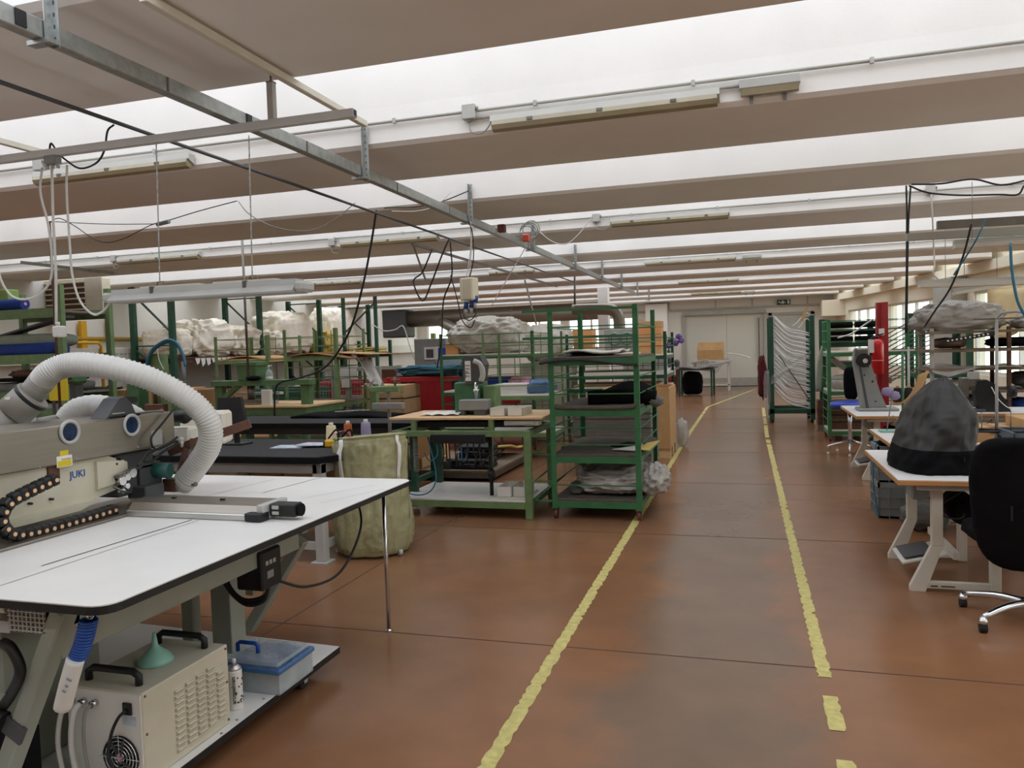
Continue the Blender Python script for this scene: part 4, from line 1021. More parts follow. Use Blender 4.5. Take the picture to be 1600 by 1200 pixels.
# ================================================================== TROLLEYS (welded green steel with rod sides)
def trolley(label, x0, x1, y0, y1, h, shelves, rods, col='green', w=.045, board='felt_brown', wheels=True, group=None, name='shelf_trolley', top=True, xrods=True, z0=.10, vb=0, open_front=False):
    t = thing(name, label, 'trolley', ((x0+x1)/2, (y0+y1)/2, 0), 0, group)
    for (x, dx) in ((x0, 1), (x1, -1)):
        for (y, dy) in ((y0, 1), (y1, -1)):
            MB().angle((x, y, z0), (x, y, h), w, .006, dx, dy).build('post', col, t)
    for z in shelves:
        f = MB(); g = .002; f.box(x0+w, x1-w, y0+g, y0+.008, z-.06, z); f.box(x0+w, x1-w, y1-.008, y1-g, z-.06, z); f.box(x0+g, x0+.008, y0+w, y1-w, z-.06, z); f.box(x1-.008, x1-g, y0+w, y1-w, z-.06, z)
        fr = f.build('shelf_frame', col, t)
        if board: MB().box(x0+.009, x1-.009, y0+.009, y1-.009, z-.012, z+.022, .003).build('shelf_board', board, fr)
    for z in rods:
        m = MB(); r = .006
        m.box(x0-.006, x0-.0005, y0, y1, z-r, z+r); m.box(x1+.0005, x1+.006, y0, y1, z-r, z+r); m.box(x0, x1, y1+.0005, y1+.006, z-r, z+r)
        if not open_front: m.box(x0, x1, y0-.006, y0-.0005, z-r, z+r)
        m.build('side_rod', col, t)
    if vb:
        for k in range(1, vb+1):
            x = x0+(x1-x0)*k/(vb+1); m = MB(); m.box(x-.006, x+.006, y1-.004, y1+.006, shelves[0], h); m.build('upright_rod', col, t)
    if wheels:
        for x in (x0+.03, x1-.03):
            for y in (y0+.03, y1-.03):
                m = MB(); m.cyl((x-.016, y, .045), (x+.016, y, .045), .044, seg=16); c = m.build('caster', 'wheel_red', t)
                m = MB(); m.prism([(y-.03, .10), (y+.03, .10), (y+.014, .04), (y-.014, .04)], 'x', x-.024, x-.02); m.prism([(y-.03, .10), (y+.03, .10), (y+.014, .04), (y-.014, .04)], 'x', x+.02, x+.024); m.box(x-.032, x+.032, y-.035, y+.035, .096, .103); m.build('caster_fork', 'steel_dark', c)
    return t
main = trolley('tall green steel shelf trolley on casters at the left yellow line', -1.80, -.94, 7.17, 8.62, 2.03, [.17, .60, 1.05, 1.53], [.33, .72, .88, 1.20, 1.36, 1.68, 1.84], 'green_bright', .05)
# top crossbars of the main trolley stick out to the left
mb = MB()
for z, y in ((2.0, 7.17), (1.74, 7.17)): mb.box(-2.05, -.94, y-.008, y, z-.012, z+.012)
mb.each('cross_rod', 'green_bright', main)
mb = MB()
for z in (.36, .62, .17): mb.bar((-1.80, 7.17, z), (-1.97, 7.17, z-.0), .012); mb.bar((-1.97, 7.17, z), (-1.80, 7.75, z+.16), .012)
mb.each('guard_rod', 'green_bright', main)
# things lying on it
mb = MB(); mb.sheet(lambda u, v: Vector((-1.88+.93*u, 7.12+1.2*v, 1.555+.02*sin(u*5)+.012*sin(v*9+u*4)-.05*(1-v)**3)), 14, 14, .02); solo('felt_sheets', 'dark grey felt sheets stacked on the top shelf of the tall green trolley', 'felt', mb, 'felt_grey')
mb = MB(); mb.sheet(lambda u, v: Vector((-1.74+.55*u, 7.5+.9*v, 1.60+.012*sin(u*7)+.012*sin(v*9+u*4))), 10, 10, .018); solo('felt_offcut', 'pale offcut sheet on the dark felt of the tall green trolley', 'felt', mb, 'offwhite')
t = thing('fabric_roll', 'black fabric roll lying across the third shelf of the tall green trolley', 'fabric roll', (-1.2, 7.7, 1.06))
mb = MB(); mb.tube([(-1.50, 7.55, 1.13), (-1.2, 7.6, 1.145), (-.95, 7.65, 1.13), (-.84, 7.66, 1.12)], lambda f, i: .075+.006*sin(i*1.7), 14, n=4); mb.build('roll', 'fabric_black', t)
mb = MB(); mb.blob((-.84, 7.66, 1.09), (.07, .09, .05), .35, 3, 2); mb.build('loose_end', 'fabric_grey', t)
mb = MB(); mb.sheet(lambda u, v: Vector((-1.45+.5*u, 7.95+.5*v, 1.18+.08*sin(u*3)*v)), 8, 8, .02); solo('folded_fabric', 'flat black fabric piece behind the roll on the green trolley', 'fabric', mb, 'fabric_black')
mb = MB(); mb.tube([(-1.74, 7.2, 1.09), (-1.70, 7.18, 1.075), (-1.4, 7.17, 1.07), (-1.05, 7.17, 1.07), (-.98, 7.18, 1.09), (-.97, 7.2, 1.11)], .022, 10, n=5); solo('fabric_edge', 'pale rolled fabric edge along the front of the third trolley shelf', 'fabric', mb, 'felt_brown')
for k, (pts, z, m, lab) in enumerate((([(-1.32, 7.75), (-.98, 7.62), (-.93, 8.0), (-1.2, 8.1)], .625, 'fabric_black', 'black cut leather piece on the second shelf of the green trolley'), ([(-1.25, 7.45), (-1.0, 7.35), (-.93, 7.75), (-1.0, 7.8)], .634, 'paper', 'white curved paper pattern on the second trolley shelf'), ([(-1.02, 7.4), (-.88, 7.35), (-.86, 8.1), (-.97, 7.9)], .64, 'yellow_foam', 'yellowish curved pattern piece at the right end of the second trolley shelf'))):
    mb = MB(); mb.prism(pts, 'z', z, z+.008); solo('pattern_piece', lab, 'pattern', mb, m)
mb = MB(); mb.blob((-1.26, 7.75, .315), (.36, .42, .125), .12, 2.2, 5, 90, 50, .7, oct=3, crk=.075); solo('plastic_bundle', 'grey goods wrapped in shiny clear plastic on the lowest trolley shelf', 'bundle', mb, 'wrap_shiny') if 'wrap_shiny' in M else (M.__setitem__('wrap_shiny', plastic('wrap_shiny', '#c2beb9', .95, .14, .5, 22)), solo('plastic_bundle', 'grey goods wrapped in shiny clear plastic on the lowest trolley shelf', 'bundle', mb, 'wrap_shiny'))
mb = MB(); mb.blob((-.86, 7.62, .33), (.13, .30, .13), .2, 2.6, 9, 64, 40, .9, oct=3, crk=.1); solo('plastic_tail', 'loose crumpled clear plastic sticking out of the lowest trolley shelf', 'plastic wrap', mb, 'clear_bag')
mb = MB(); mb.blob((-1.58, 7.75, .24), (.13, .36, .06), .3, 3, 12, 20, 12, .8); solo('fabric_bundle', 'dark fabric poking out left of the wrapped bundle on the trolley', 'fabric', mb, 'fabric_grey')

# ---- green punching bench TP11
t = thing('press_bench', 'pale green steel bench with a wooden top and white lower shelf beside the tall trolley', 'workbench', (-2.6, 7.5, 0))
bx0, bx1, by0, by1 = -3.38, -1.98, 7.07, 8.02
for (x, y) in ((bx1-.065, by0), (bx0, by0+.32), (bx1-.065, by1-.065), (bx0+.05, by1-.065)):
    MB().box(x, x+.065, y, y+.065, 0 if y < 7.3 and x > -2.5 else .02, .86, .004).build('leg', 'green_pale' if x > -2.5 else 'green_dark', t)
f = MB(); f.box(bx0-.05, bx1-.002, by0+.002, by0+.05, .80, .8595, .003); f.box(bx0-.05, bx1, by1-.05, by1, .80, .86, .003); f.box(bx1-.05, bx1-.002, by0+.066, by1-.066, .80, .8595, .003); f.box(bx0-.05, bx0, by0, by1, .80, .86, .003); f.build('top_frame', 'green_pale', t)
mb = MB()
for (x, y) in ((bx0+.16, by0+.02), (bx1-.42, by0+.02), (bx0+.16, by1-.06), (bx1-.42, by1-.06)): mb.box(x, x+.05, y, y+.04, .86, .965)
mb.each('riser', 'green_pale', t)
MB().box(bx0-.08, bx1+.12, by0+.02, by1-.05, .965, .99, .004).build('wood_top', 'plywood', t)
MB().box(bx0+.15, bx1-.1, by0+.15, by1-.1, .88, .935).build('under_tray', 'black', t)
sh = MB().box(bx0, bx1-.03, by0+.01, by1, .165, .18).build('lower_shelf', 'white_lam', t)
f = MB(); f.box(bx0, bx1-.066, by0+.002, by0+.04, .10, .163); f.box(bx1-.07, bx1-.03, by0+.066, by1-.066, .10, .163); f.box(bx0, bx1-.03, by1-.04, by1, .10, .163); f.build('shelf_rail', 'green_pale', t)
MB().box(bx0+.38, bx0+.95, by0-.015, by0+.16, .735, .83, .008).build('control_housing', 'black', t)
rr = random.Random(9)
for k in range(8):
    x = bx0+.42+k*.065; z = .735; m = MB(); e = bx0+.25+k*.12
    m.tube([(x, by0+.05, z), (x+.01, by0+.03, z-.12-.03*(k % 3)), ((x+e)/2, by0+.06, .55-.05*(k % 2)), (e, by0+.12, .62+.05*(k % 3))], .007, 6, n=6); m.build('hanging_cable', 'cable_black' if k % 4 else 'cable_blue', t)
m = MB(); m.tube([(bx0+.30, by0+.1, .80), (bx0+.42, by0, .42), (bx0+.35, by0-.02, .25), (bx0+.15, by0, .22), (bx0-.05, by0+.1, .32), (bx0-.18, by0+.1, .62)], .007, 6, n=8); m.build('air_hose', 'cable_blue', t)
co_ = [Vector((bx0+.18+.025*cos(i*.9), by0+.07+.025*sin(i*.9), .80-.003*i)) for i in range(120)]
m = MB(); m.tube(co_, .005, 5, cap=False); m.build('spiral_cord', 'cable_grey', t)
m = MB(); m.cyl((bx0+.06, by0+.06, .55), (bx0+.06, by0+.06, .39), .022, seg=10); m.cyl((bx0+.06, by0+.06, .39), (bx0+.06, by0+.06, .31), .024, .014, 10); m.build('regulator', 'blue_plug', t)
m = MB(); m.cyl((bx0+.95, by0+.15, .80), (bx0+.95, by0+.15, .2), .02, seg=8); m.cyl((bx0+.95, by0+.15, .45), (bx0+.95, by0+.15, .37), .04, seg=10); m.build('pedal_rod', 'black', t)
# TP11 machine on the bench
t = thing('punching_machine', 'green and grey punching machine marked TP11 standing on the wooden bench top', 'machine', (-2.66, 7.55, .99))
MB().box(-2.87, -2.60, 7.42, 7.72, .99, 1.32, .01).build('body', 'green', t)
MB().box(-2.57, -2.44, 7.45, 7.65, .99, 1.28, .008).build('side_column', 'green_pale', t)
MB().box(-2.78, -2.48, 7.30, 7.60, 1.04, 1.15, .01).build('work_head', 'grey', t)
m = MB(); m.box(-2.76, -2.72, 7.30, 7.45, .99, 1.04); m.box(-2.62, -2.50, 7.30, 7.45, .99, 1.045); m.build('die', 'grey_dark', t)
hd = MB().prism([(-2.73, 1.30), (-2.60, 1.30), (-2.55, 1.36), (-2.53, 1.50), (-2.57, 1.585), (-2.74, 1.585), (-2.76, 1.54), (-2.76, 1.36)], 'y', 7.40, 7.56).build('press_head', 'grey_dark', t)
MB().box(-2.735, -2.675, 7.394, 7.40, 1.335, 1.54).build('name_plate', 'paper', hd)
text_mb('TP11', .07, (-2.705, 7.392, 1.437), (0, 0, 1), (-1, 0, 0), .001).build('lettering', 'black', hd)
m = MB(); m.tube([(-2.64, 7.41, 1.54), (-2.57, 7.41, 1.50), (-2.55, 7.41, 1.40), (-2.57, 7.41, 1.33)], .030, 10, n=5); m.build('guard_hose', 'grey_light', t)
m = MB(); m.cyl((-2.63, 7.42, 1.15), (-2.63, 7.42, 1.32), .022, seg=12); m.cyl((-2.63, 7.42, 1.22), (-2.63, 7.42, 1.25), .035, seg=12); m.build('ram', 'chrome', t)
m = MB(); m.tube([(-2.80, 7.5, 1.32), (-2.84, 7.45, 1.42), (-2.78, 7.42, 1.52), (-2.73, 7.42, 1.55)], .005, 6, n=6); m.build('air_line', 'cable_blue', t)
# papers and small things on and in the bench
mb = MB(); mb.sheet(lambda u, v: Vector((-3.2+.42*u, 7.25+.3*v, .995+.02*abs(sin(u*9+v*3))+.02*u*v)), 12, 8, .002); solo('paper_heap', 'crumpled white paper left of the punching machine on the bench', 'paper', mb, 'paper')
def open_box(name, lab, x0, x1, y0, y1, z0, h, m='white', th=.006, cat='box', group=None, rz=0):
    mb = MB(); mb.box(x0, x1, y0, y1, z0, z0+th); mb.box(x0, x0+th, y0, y1, z0, z0+h); mb.box(x1-th, x1, y0, y1, z0, z0+h); mb.box(x0, x1, y0, y0+th, z0, z0+h); mb.box(x0, x1, y1-th, y1, z0, z0+h)
    return solo(name, lab, cat, mb, m, group)
for k, (x0, lab) in enumerate(((-2.42, 'open white plastic tray right of the punching machine'), (-2.24, 'second white plastic tray beside it at the bench end'))):
    open_box('parts_tray', lab, x0, x0+.16, 7.20, 7.55, .99, .08, 'white', .005, 'tray', 'white trays on the bench top')
open_box('parts_tray', 'open white box on the lower shelf by the front bench leg', -2.36, -2.22, 7.18, 7.50, .195, .10, 'white', .005, 'tray')
open_box('parts_tray', 'second white box close behind it on the lower bench shelf', -2.21, -2.09, 7.22, 7.58, .195, .095, 'white', .005, 'tray')
mb = MB(); mb.box(-2.42, -2.06, 7.13, 7.62, .181, .193, .003); solo('cardboard_sheet', 'pale cardboard sheet under the white boxes on the lower shelf', 'cardboard', mb, 'offwhite')
mb = MB(); mb.box(-2.25, -1.9, 7.12, 7.25, .905, .955, .004); mb.box(-2.2, -1.95, 7.11, 7.12, .92, .945); solo('instrument_box', 'grey instrument box hung under the right end of the bench top', 'instrument', mb, 'grey_light')

# ---- low wooden platform behind with tool cases
t = thing('low_platform', 'low brown wooden platform on the floor behind the green bench', 'platform', (-3.5, 10.3, 0))
MB().box(-4.6, -3.02, 9.05, 10.8, .11, .135).build('deck', 'wood_old', t)
f = MB(); f.box(-4.6, -3.02, 9.05, 9.10, .04, .11); f.box(-3.07, -3.02, 9.05, 10.8, .04, .11); f.box(-4.6, -4.55, 9.05, 10.8, .04, .11); f.box(-4.6, -3.02, 10.75, 10.8, .04, .11); f.build('rim', 'steel_dark', t)
mb = MB()
for x in (-4.55, -3.1):
    for y in (9.1, 10.7): mb.box(x, x+.05, y, y+.05, 0, .06)
mb.each('foot', 'black', t)
MB().box(-3.08, -3.03, 9.07, 9.11, .135, .8).build('post', 'green_pale', t)
def case(lab, x0, x1, y0, y1, z0, h, m='black'):
    t = thing('tool_case', lab, 'tool case', ((x0+x1)/2, (y0+y1)/2, z0))
    MB().box(x0, x1, y0, y1, z0, z0+h*.5-.004, .015).build('lower_shell', m, t); MB().box(x0, x1, y0, y1, z0+h*.5, z0+h, .02).build('lid', m, t)
    mb = MB()
    for f in (.2, .75): x = x0+(x1-x0)*f; mb.box(x, x+.04, y0-.008, y0, z0+h*.35, z0+h*.65)
    mb.each('latch', 'grey_dark', t)
    mb = MB(); c = (x0+x1)/2; mb.tube([(c-.07, y0, z0+h*.5), (c-.07, y0-.03, z0+h*.5), (c+.07, y0-.03, z0+h*.5), (c+.07, y0, z0+h*.5)], .008, 6); mb.build('handle', 'grey_dark', t)
case('flat black tool case lying on the low wooden platform', -3.62, -3.10, 9.15, 9.5, .137, .13)
case('rounded black tool case stacked on the flat one', -3.55, -3.12, 9.25, 9.6, .268, .16)
open_box('parts_bin', 'dark parts bin with small cartons left of the tool cases', -3.86, -3.62, 9.12, 9.38, .137, .10, 'grey_dark')
mb = MB(); mb.obox((-3.78, 9.24, .23), (.12, .08, .12), Matrix.Rotation(R(20), 3, 'Z')); solo('carton', 'small pale carton standing in the dark parts bin', 'carton', mb, 'plywood')
open_box('cardboard_box', 'open cardboard box on the left end of the low platform', -4.4, -4.0, 9.1, 9.4, .137, .14, 'cardboard')
mb = MB(); mb.box(-4.3, -3.95, 9.6, 9.95, .137, .55, .004); solo('cardboard_box', 'tall cardboard box standing behind the tool cases', 'box', mb, 'cardboard')
mb = MB(); mb.sheet(lambda u, v: Vector((-3.75+.65*u, 10.0+.7*v, .2+.10*u+.05*sin(v*3+u*2))), 8, 8, .03); solo('foam_sheet', 'yellowish foam sheet with black backing on the far platform end', 'foam', mb, 'yellow_foam')
# ---- cartons and pallet behind the tall trolley
t = thing('old_crate', 'grey weathered plank crate standing behind the tall green trolley', 'crate', (-1.55, 9.9, 0))
for k in range(6): MB().box(-2.1, -1.12, 9.55, 9.575, .16+k*.115, .265+k*.115, .003).build('plank', 'wood_grey', t) if 'wood_grey' in M else (dm('wood_grey', '#77736c', .85, var=.2, scale=5, stretch=(1, 1, 8)), MB().box(-2.1, -1.12, 9.55, 9.575, .16+k*.115, .265+k*.115, .003).build('plank', 'wood_grey', t))
MB().box(-2.1, -1.12, 9.58, 10.4, .15, .86).build('inner_box', 'wood_grey', t)
m = MB()
for x in (-2.08, -1.66, -1.24): m.box(x, x+.1, 9.56, 10.4, 0, .14)
m.each('runner', 'wood_old', t)
t = thing('tall_carton', 'tall open cardboard container on a pallet beside the left yellow line', 'carton', (-1.5, 11.5, 0))
for (x0, x1, y0, y1) in ((-2.0, -1.98, 11.2, 12.2), (-1.06, -1.04, 11.2, 12.2), (-1.98, -1.06, 11.2, 11.22), (-1.98, -1.06, 12.18, 12.2)): MB().box(x0, x1, y0, y1, .14, 1.02).build('side', 'cardboard', t)
MB().box(-1.98, -1.06, 11.22, 12.18, .14, .15).build('bottom', 'cardboard_dark', t)
m = MB()
for y in (11.22, 11.65, 12.08): m.box(-2.0, -1.04, y, y+.1, 0, .14)
m.each('pallet_runner', 'plywood', t)
mb = MB(); mb.blob((-.98, 12.55, .22), (.10, .16, .22), .3, 2.5, 8, 22, 14, .9, flat=-.2); solo('waste_bag', 'small white plastic bag on the floor by the tall carton', 'bag', mb, 'clear_bag')

# ---- trash bag on a wheeled ring stand
bc = Vector((-2.99, 5.76, 0))
t = thing('waste_sack', 'large translucent olive waste sack on a wheeled stand behind the white table', 'waste sack', bc)
kp = [(.29, .02), (.32, .08), (.33, .2), (.325, .33), (.315, .45), (.305, .58), (.295, .70), (.29, .80), (.295, .88), (.30, .93), (.287, .96)]
prof = []
for (ra, za), (rb, zb_) in zip(kp, kp[1:]): prof += [(ra+(rb-ra)*q/4, za+(zb_-za)*q/4) for q in range(4)]
prof.append(kp[-1])
vs, fs, ns = [], [], 110
for i, (r, z) in enumerate(prof):
    for k in range(ns):
        a = 2*pi*k/ns; n_ = noise.noise(Vector((cos(a)*2.2, sin(a)*2.2, z*3)))+.5*noise.noise(Vector((cos(a)*6, sin(a)*6, z*2.2)))+.9*(.5-1.6*abs(noise.noise(Vector((cos(a)*4+z*1.5, sin(a)*4, z*4)))))+.5*(.5-1.6*abs(noise.noise(Vector((cos(a)*9-z*3, sin(a)*9, z*8)))))
        rr_ = r-.006+.018*n_*(1 if i < len(prof)-6 else .2); dz = .03*sin(a+2.3) if i >= len(prof)-8 else 0
        vs.append(bc+Vector((rr_*cos(a), rr_*sin(a), z+dz)))
for i in range(len(prof)-1):
    for k in range(ns): fs.append((i*ns+k, i*ns+(k+1) % ns, (i+1)*ns+(k+1) % ns, (i+1)*ns+k))
fs.append(tuple(range(ns))[::-1])
mb = MB(); mb.add(vs, fs, True); mb.build('sack', 'bag_olive', t)
mb = MB()
ring = [bc+Vector((.292*cos(2*pi*k/32), .292*sin(2*pi*k/32), .962+.03*sin(2*pi*k/32+2.3))) for k in range(33)]
mb.tube(ring, .012, 6, cap=False); mb.build('rolled_rim', 'bag_olive', t)
def strap(a0, z0, z1, w_, m, nm):
    mb = MB(); pts = []
    n = 8
    def fn(u, v):
        a = R(a0)+(v-.5)*w_/.3; z = z0+(z1-z0)*u; r = .318+.012*sin(u*5) if z < .9 else .306
        return bc+Vector((r*cos(a), r*sin(a), z+.03*sin(a+2.3)*(z > .85)))
    mb.sheet(fn, n, 3, .002); mb.build(nm, m, t)
strap(-112, .955, .55, .05, 'paper', 'tape_strip'); strap(-18, .955, .62, .035, 'paper', 'tape_strip'); strap(80, .97, .85, .05, 'paper', 'tape_strip')
mb = MB(); mb.blob(bc+Vector((0, 0, .36)), (.25, .25, .29), .25, 3, 3, 40, 26, .8, crk=.06); mb.build('contents', 'waste_dark', t) if 'waste_dark' in M else (dm('waste_dark', '#6d6b55', .8, var=.35, scale=14, bump=.5), mb.build('contents', 'waste_dark', t))
for a in (-20, 200, 90):
    c = bc+Vector((.30*cos(R(a)), .30*sin(R(a)), 0)); m = MB(); m.cyl(c+Vector((-.01, -.01, .026)), c+Vector((.012, .012, .026)), .026, seg=12); w_ = m.build('caster', 'grey_light', t)
    m = MB(); m.bar(c+Vector((0, 0, .03)), c*.85+bc*.15+Vector((0, 0, .06)), .03, .01); m.build('caster_bracket', 'chrome', w_)
mb = MB(); mb.sheet(lambda u, v: bc+Vector((-.26+.22*u, -.2+.1*v+.05*sin(u*4), .985+.04*sin(u*3+v*2)-.02*v)), 10, 5, .003); solo('leather_scrap', 'pink and brown leather scrap lying over the rim of the waste sack', 'scrap', mb, 'pink')
for k in range(2):
    p = [bc+Vector((-.25+.11*k, -.24, .97)), bc+Vector((-.22+.12*k, -.18, 1.03)), bc+Vector((-.18+.12*k, -.2, 1.02)), bc+Vector((-.14+.12*k, -.27, .96))]
    mb = MB(); mb.tube(p, .008, 6, n=5); solo('edge_binding', ['left dark binding strip curling over the sack rim', 'right dark binding strip curling over the sack rim'][k], 'scrap', mb, 'fabric_black')

# ---- black padded table nearest
def padded_table(lab, x0, x1, y0, y1, z, chamfer=0, leg_m='grey_light', shelf=None, frame='grey', legs=True):
    t = thing('padded_table', lab, 'table', ((x0+x1)/2, (y0+y1)/2, 0))
    if chamfer: poly = [(x0, y0), (x1-chamfer, y0), (x1, y0+chamfer*1.6), (x1, y1), (x0, y1)]
    else: poly = [(x0, y0), (x1, y0), (x1, y1), (x0, y1)]
    MB().prism(poly, 'z', z-.055, z-.006).build('padding_edge', 'black_matte', t)
    MB().prism([(a+(.01 if a == x0 else -.01), b+(.01 if b == y0 else -.01)) for a, b in poly], 'z', z-.006, z).build('felt_top', 'felt_grey', t)
    f = MB(); f.box(x0+.1, x1-.12, y0+.03, y0+.07, z-.135, z-.055); f.box(x0+.1, x1-.12, y1-.07, y1-.03, z-.135, z-.055); f.box(x1-.16, x1-.12, y0+.03, y1-.03, z-.135, z-.055); f.box(x0+.1, x0+.14, y0+.03, y1-.03, z-.135, z-.055); f.build('frame', frame, t)
    for (x, y) in ((x1-.20, y0+.03), (x1-.20, y1-.11), (x0+.1, y0+.03), (x0+.1, y1-.11)):
        l = MB().box(x, x+.08, y, y+.08, .012, z-.06, .005).build('leg', leg_m, t)
        MB().prism([(x-.03, y-.03), (x+.11, y-.03), (x+.11, y+.11), (x-.03, y+.11)], 'z', 0, .012).build('foot_plate', leg_m, l)
    if shelf:
        MB().box(x0+.1, x1-.13, y0+.12, y1-.05, shelf, shelf+.02).build('lower_shelf', 'white_lam', t)
    f = MB(); f.box(x0+.14, x1-.16, y0+.05, y0+.09, .10, .16); f.box(x1-.18, x1-.14, y0+.05, y1-.05, .10, .16); f.build('foot_rail', leg_m, t)
    return t
padded_table('black felt padded table with a grey steel frame behind the sewing automat', -5.75, -3.08, 5.29, 6.45, .85, .14, shelf=.42)
padded_table('long black padded table farther back, carrying folded black fabric', -6.55, -3.58, 7.95, 8.97, .85, 0, 'green_dark', frame='black')
mb = MB()
for k in range(2):
    t0 = [(-3.88, 5.84), (-3.52, 5.84)][k]
mags = [(-3.82, 5.86, .28, .20, 8, 'print_mix', 'magazine with a pale cover at the left of the black table stack'), (-3.66, 5.98, .26, .20, -6, 'pink', 'magazine with a pink and blue cover on the black table'), (-3.62, 5.90, .24, .17, 14, 'print_mix', 'open leaflet lying across the magazines on the black table')]
for k, (x, y, w_, h_, a, m, lab) in enumerate(mags):
    mb = MB(); mb.obox((x, y, .855+.008*k), (w_, h_, .008), Matrix.Rotation(R(a), 3, 'Z')); solo('magazine', lab, 'magazine', mb, m)
t = thing('tape_measure', 'yellow and black tape measure near the table corner', 'tape measure', (-3.44, 5.86, .85))
MB().box(-3.475, -3.405, 5.84, 5.90, .851, .915, .012).build('case', 'yellow', t); MB().box(-3.48, -3.47, 5.835, 5.905, .851, .905, .006).build('side_grip', 'black', t); MB().box(-3.41, -3.395, 5.855, 5.885, .851, .875).build('blade_end', 'offwhite', t)
def spool(lab, x, y, z, m, h=.15, r=.045, core='offwhite', grp=None, cat='thread cone'):
    t = thing('thread_cone', lab, cat, (x, y, z), 0, grp)
    MB().lathe([(r*.95, .004), (r, .02), (r*.85, h*.82), (r*.75, h*.86)], (x, y, z), 16).build('thread', m, t)
    MB().lathe([(r*.98, 0), (r*.98, .006)], (x, y, z), 14).build('cone_base', core, t); MB().lathe([(r*.45, h*.84), (r*.38, h)], (x, y, z), 12).build('cone_tip', core, t)
    return t
dm('thread_cream', '#d6c89e', .8, var=.08, scale=60); dm('thread_rust', '#a8542c', .8, var=.08, scale=60); dm('thread_violet', '#8f86a0', .8, var=.08, scale=60); dm('thread_black', '#1b1a1a', .8, var=.2, scale=60)
spool('cream thread cone at the back right of the black table', -3.56, 6.12, .85, 'thread_cream', .19, .05)
spool('rust orange thread cone between two paler cones', -3.48, 6.28, .85, 'thread_rust', .19, .042)
spool('greyish violet thread cone at the back of the black table', -3.32, 6.32, .85, 'thread_violet', .20, .05)
# below it
mb = MB(); mb.box(-4.55, -4.15, 5.55, 6.0, .02, .72, .006); c = solo('metal_cabinet', 'small cream metal cabinet under the nearest black table', 'cabinet', mb, 'offwhite')
mb = MB(); mb.cyl((-4.30, 5.53, .60), (-4.30, 5.55, .60), .018, seg=10); mb.build('lock_knob', 'black', c, world=True)
mb = MB(); mb.box(-4.50, -4.44, 5.53, 5.55, .58, .68); mb.build('switch_plate', 'purple', c)
for k, (x0, x1, lab) in enumerate(((-4.08, -3.78, 'cardboard box under the black table, next to the cream cabinet'), (-3.76, -3.42, 'second cardboard box under the black table, by its right leg'))):
    mb = MB(); mb.box(x0, x1, 5.65, 6.1, .441, .72, .004); solo('cardboard_box', lab, 'box', mb, 'cardboard' if k else 'cardboard_dark', 'boxes under the black table')
# fabric on the second black table and lamp arm
mb = MB(); mb.sheet(lambda u, v: Vector((-5.55+1.35*u, 8.55+.55*v, .875+.03*sin(pi*u)**.5*(1-abs(2*v-1)**3)+.01*sin(u*11))), 16, 8, .03); solo('folded_fabric', 'thick folded black fabric on the farther padded table', 'fabric', mb, 'fabric_black')
mb = MB(); mb.bar((-4.95, 8.62, .93), (-4.55, 8.78, .935), .05, .006); solo('ruler', 'pale steel ruler lying on the folded black fabric', 'ruler', mb, 'grey_light')
t = thing('stand_tool', 'small clamping stand with a grey plate above the sack and padded table', 'stand', (-4.05, 7.8, .0))
q0, q1 = Yp(609, 672, 7.7), Yp(606, 612, 7.7)
MB().box(q0.x-.015, q0.x+.015, 7.69, 7.72, 0, q1.z).build('stem', 'grey', t)
MB().box(q1.x-.20, q1.x+.15, 7.65, 7.75, q1.z-.0, q1.z+.06, .005).build('clamp_body', 'green_pale', t)
MB().box(q1.x-.16, q1.x+.20, 7.62, 7.7, q1.z-.19, q1.z-.12, .005).build('plate', 'grey', t)
m = MB(); m.cyl((q1.x+.09, 7.7, q1.z+.06), (q1.x+.09, 7.7, q1.z+.16), .012, seg=8); m.cyl((q1.x+.05, 7.7, q1.z+.13), (q1.x+.15, 7.7, q1.z+.13), .008, seg=6); m.build('screw_handle', 'steel_dark', t)
for k in range(4):
    x = -5.75+k*.55; mb = MB(); mb.blob((x, 8.25, .25), (.2, .2, .24), .3, 2, k, 14, 10, .7, flat=-.245); solo('dark_bundle', f'dark wrapped bundle stored below the farther padded table, {["near its left leg", "left of middle", "right of middle", "near its right leg"][k]}', 'bundle', mb, ('fabric_grey', 'grey_dark', 'cardboard_dark', 'black_matte')[k])
# monitor back
t = thing('monitor', 'black monitor seen from behind next to the suction hose', 'monitor', (-4.5, 6.0, .85))
MB().prism([(-4.66, .99), (-4.34, .99), (-4.40, 1.29), (-4.64, 1.285)], 'y', 5.98, 6.02).build('screen_shell', 'black', t)
MB().box(-4.56, -4.42, 6.0, 6.05, 1.02, 1.2, .01).build('rear_housing', 'black_matte', t)
m = MB(); m.box(-4.51, -4.47, 6.02, 6.05, .86, 1.05); m.box(-4.6, -4.38, 5.95, 6.12, .851, .866, .004); m.build('stand', 'black', t)

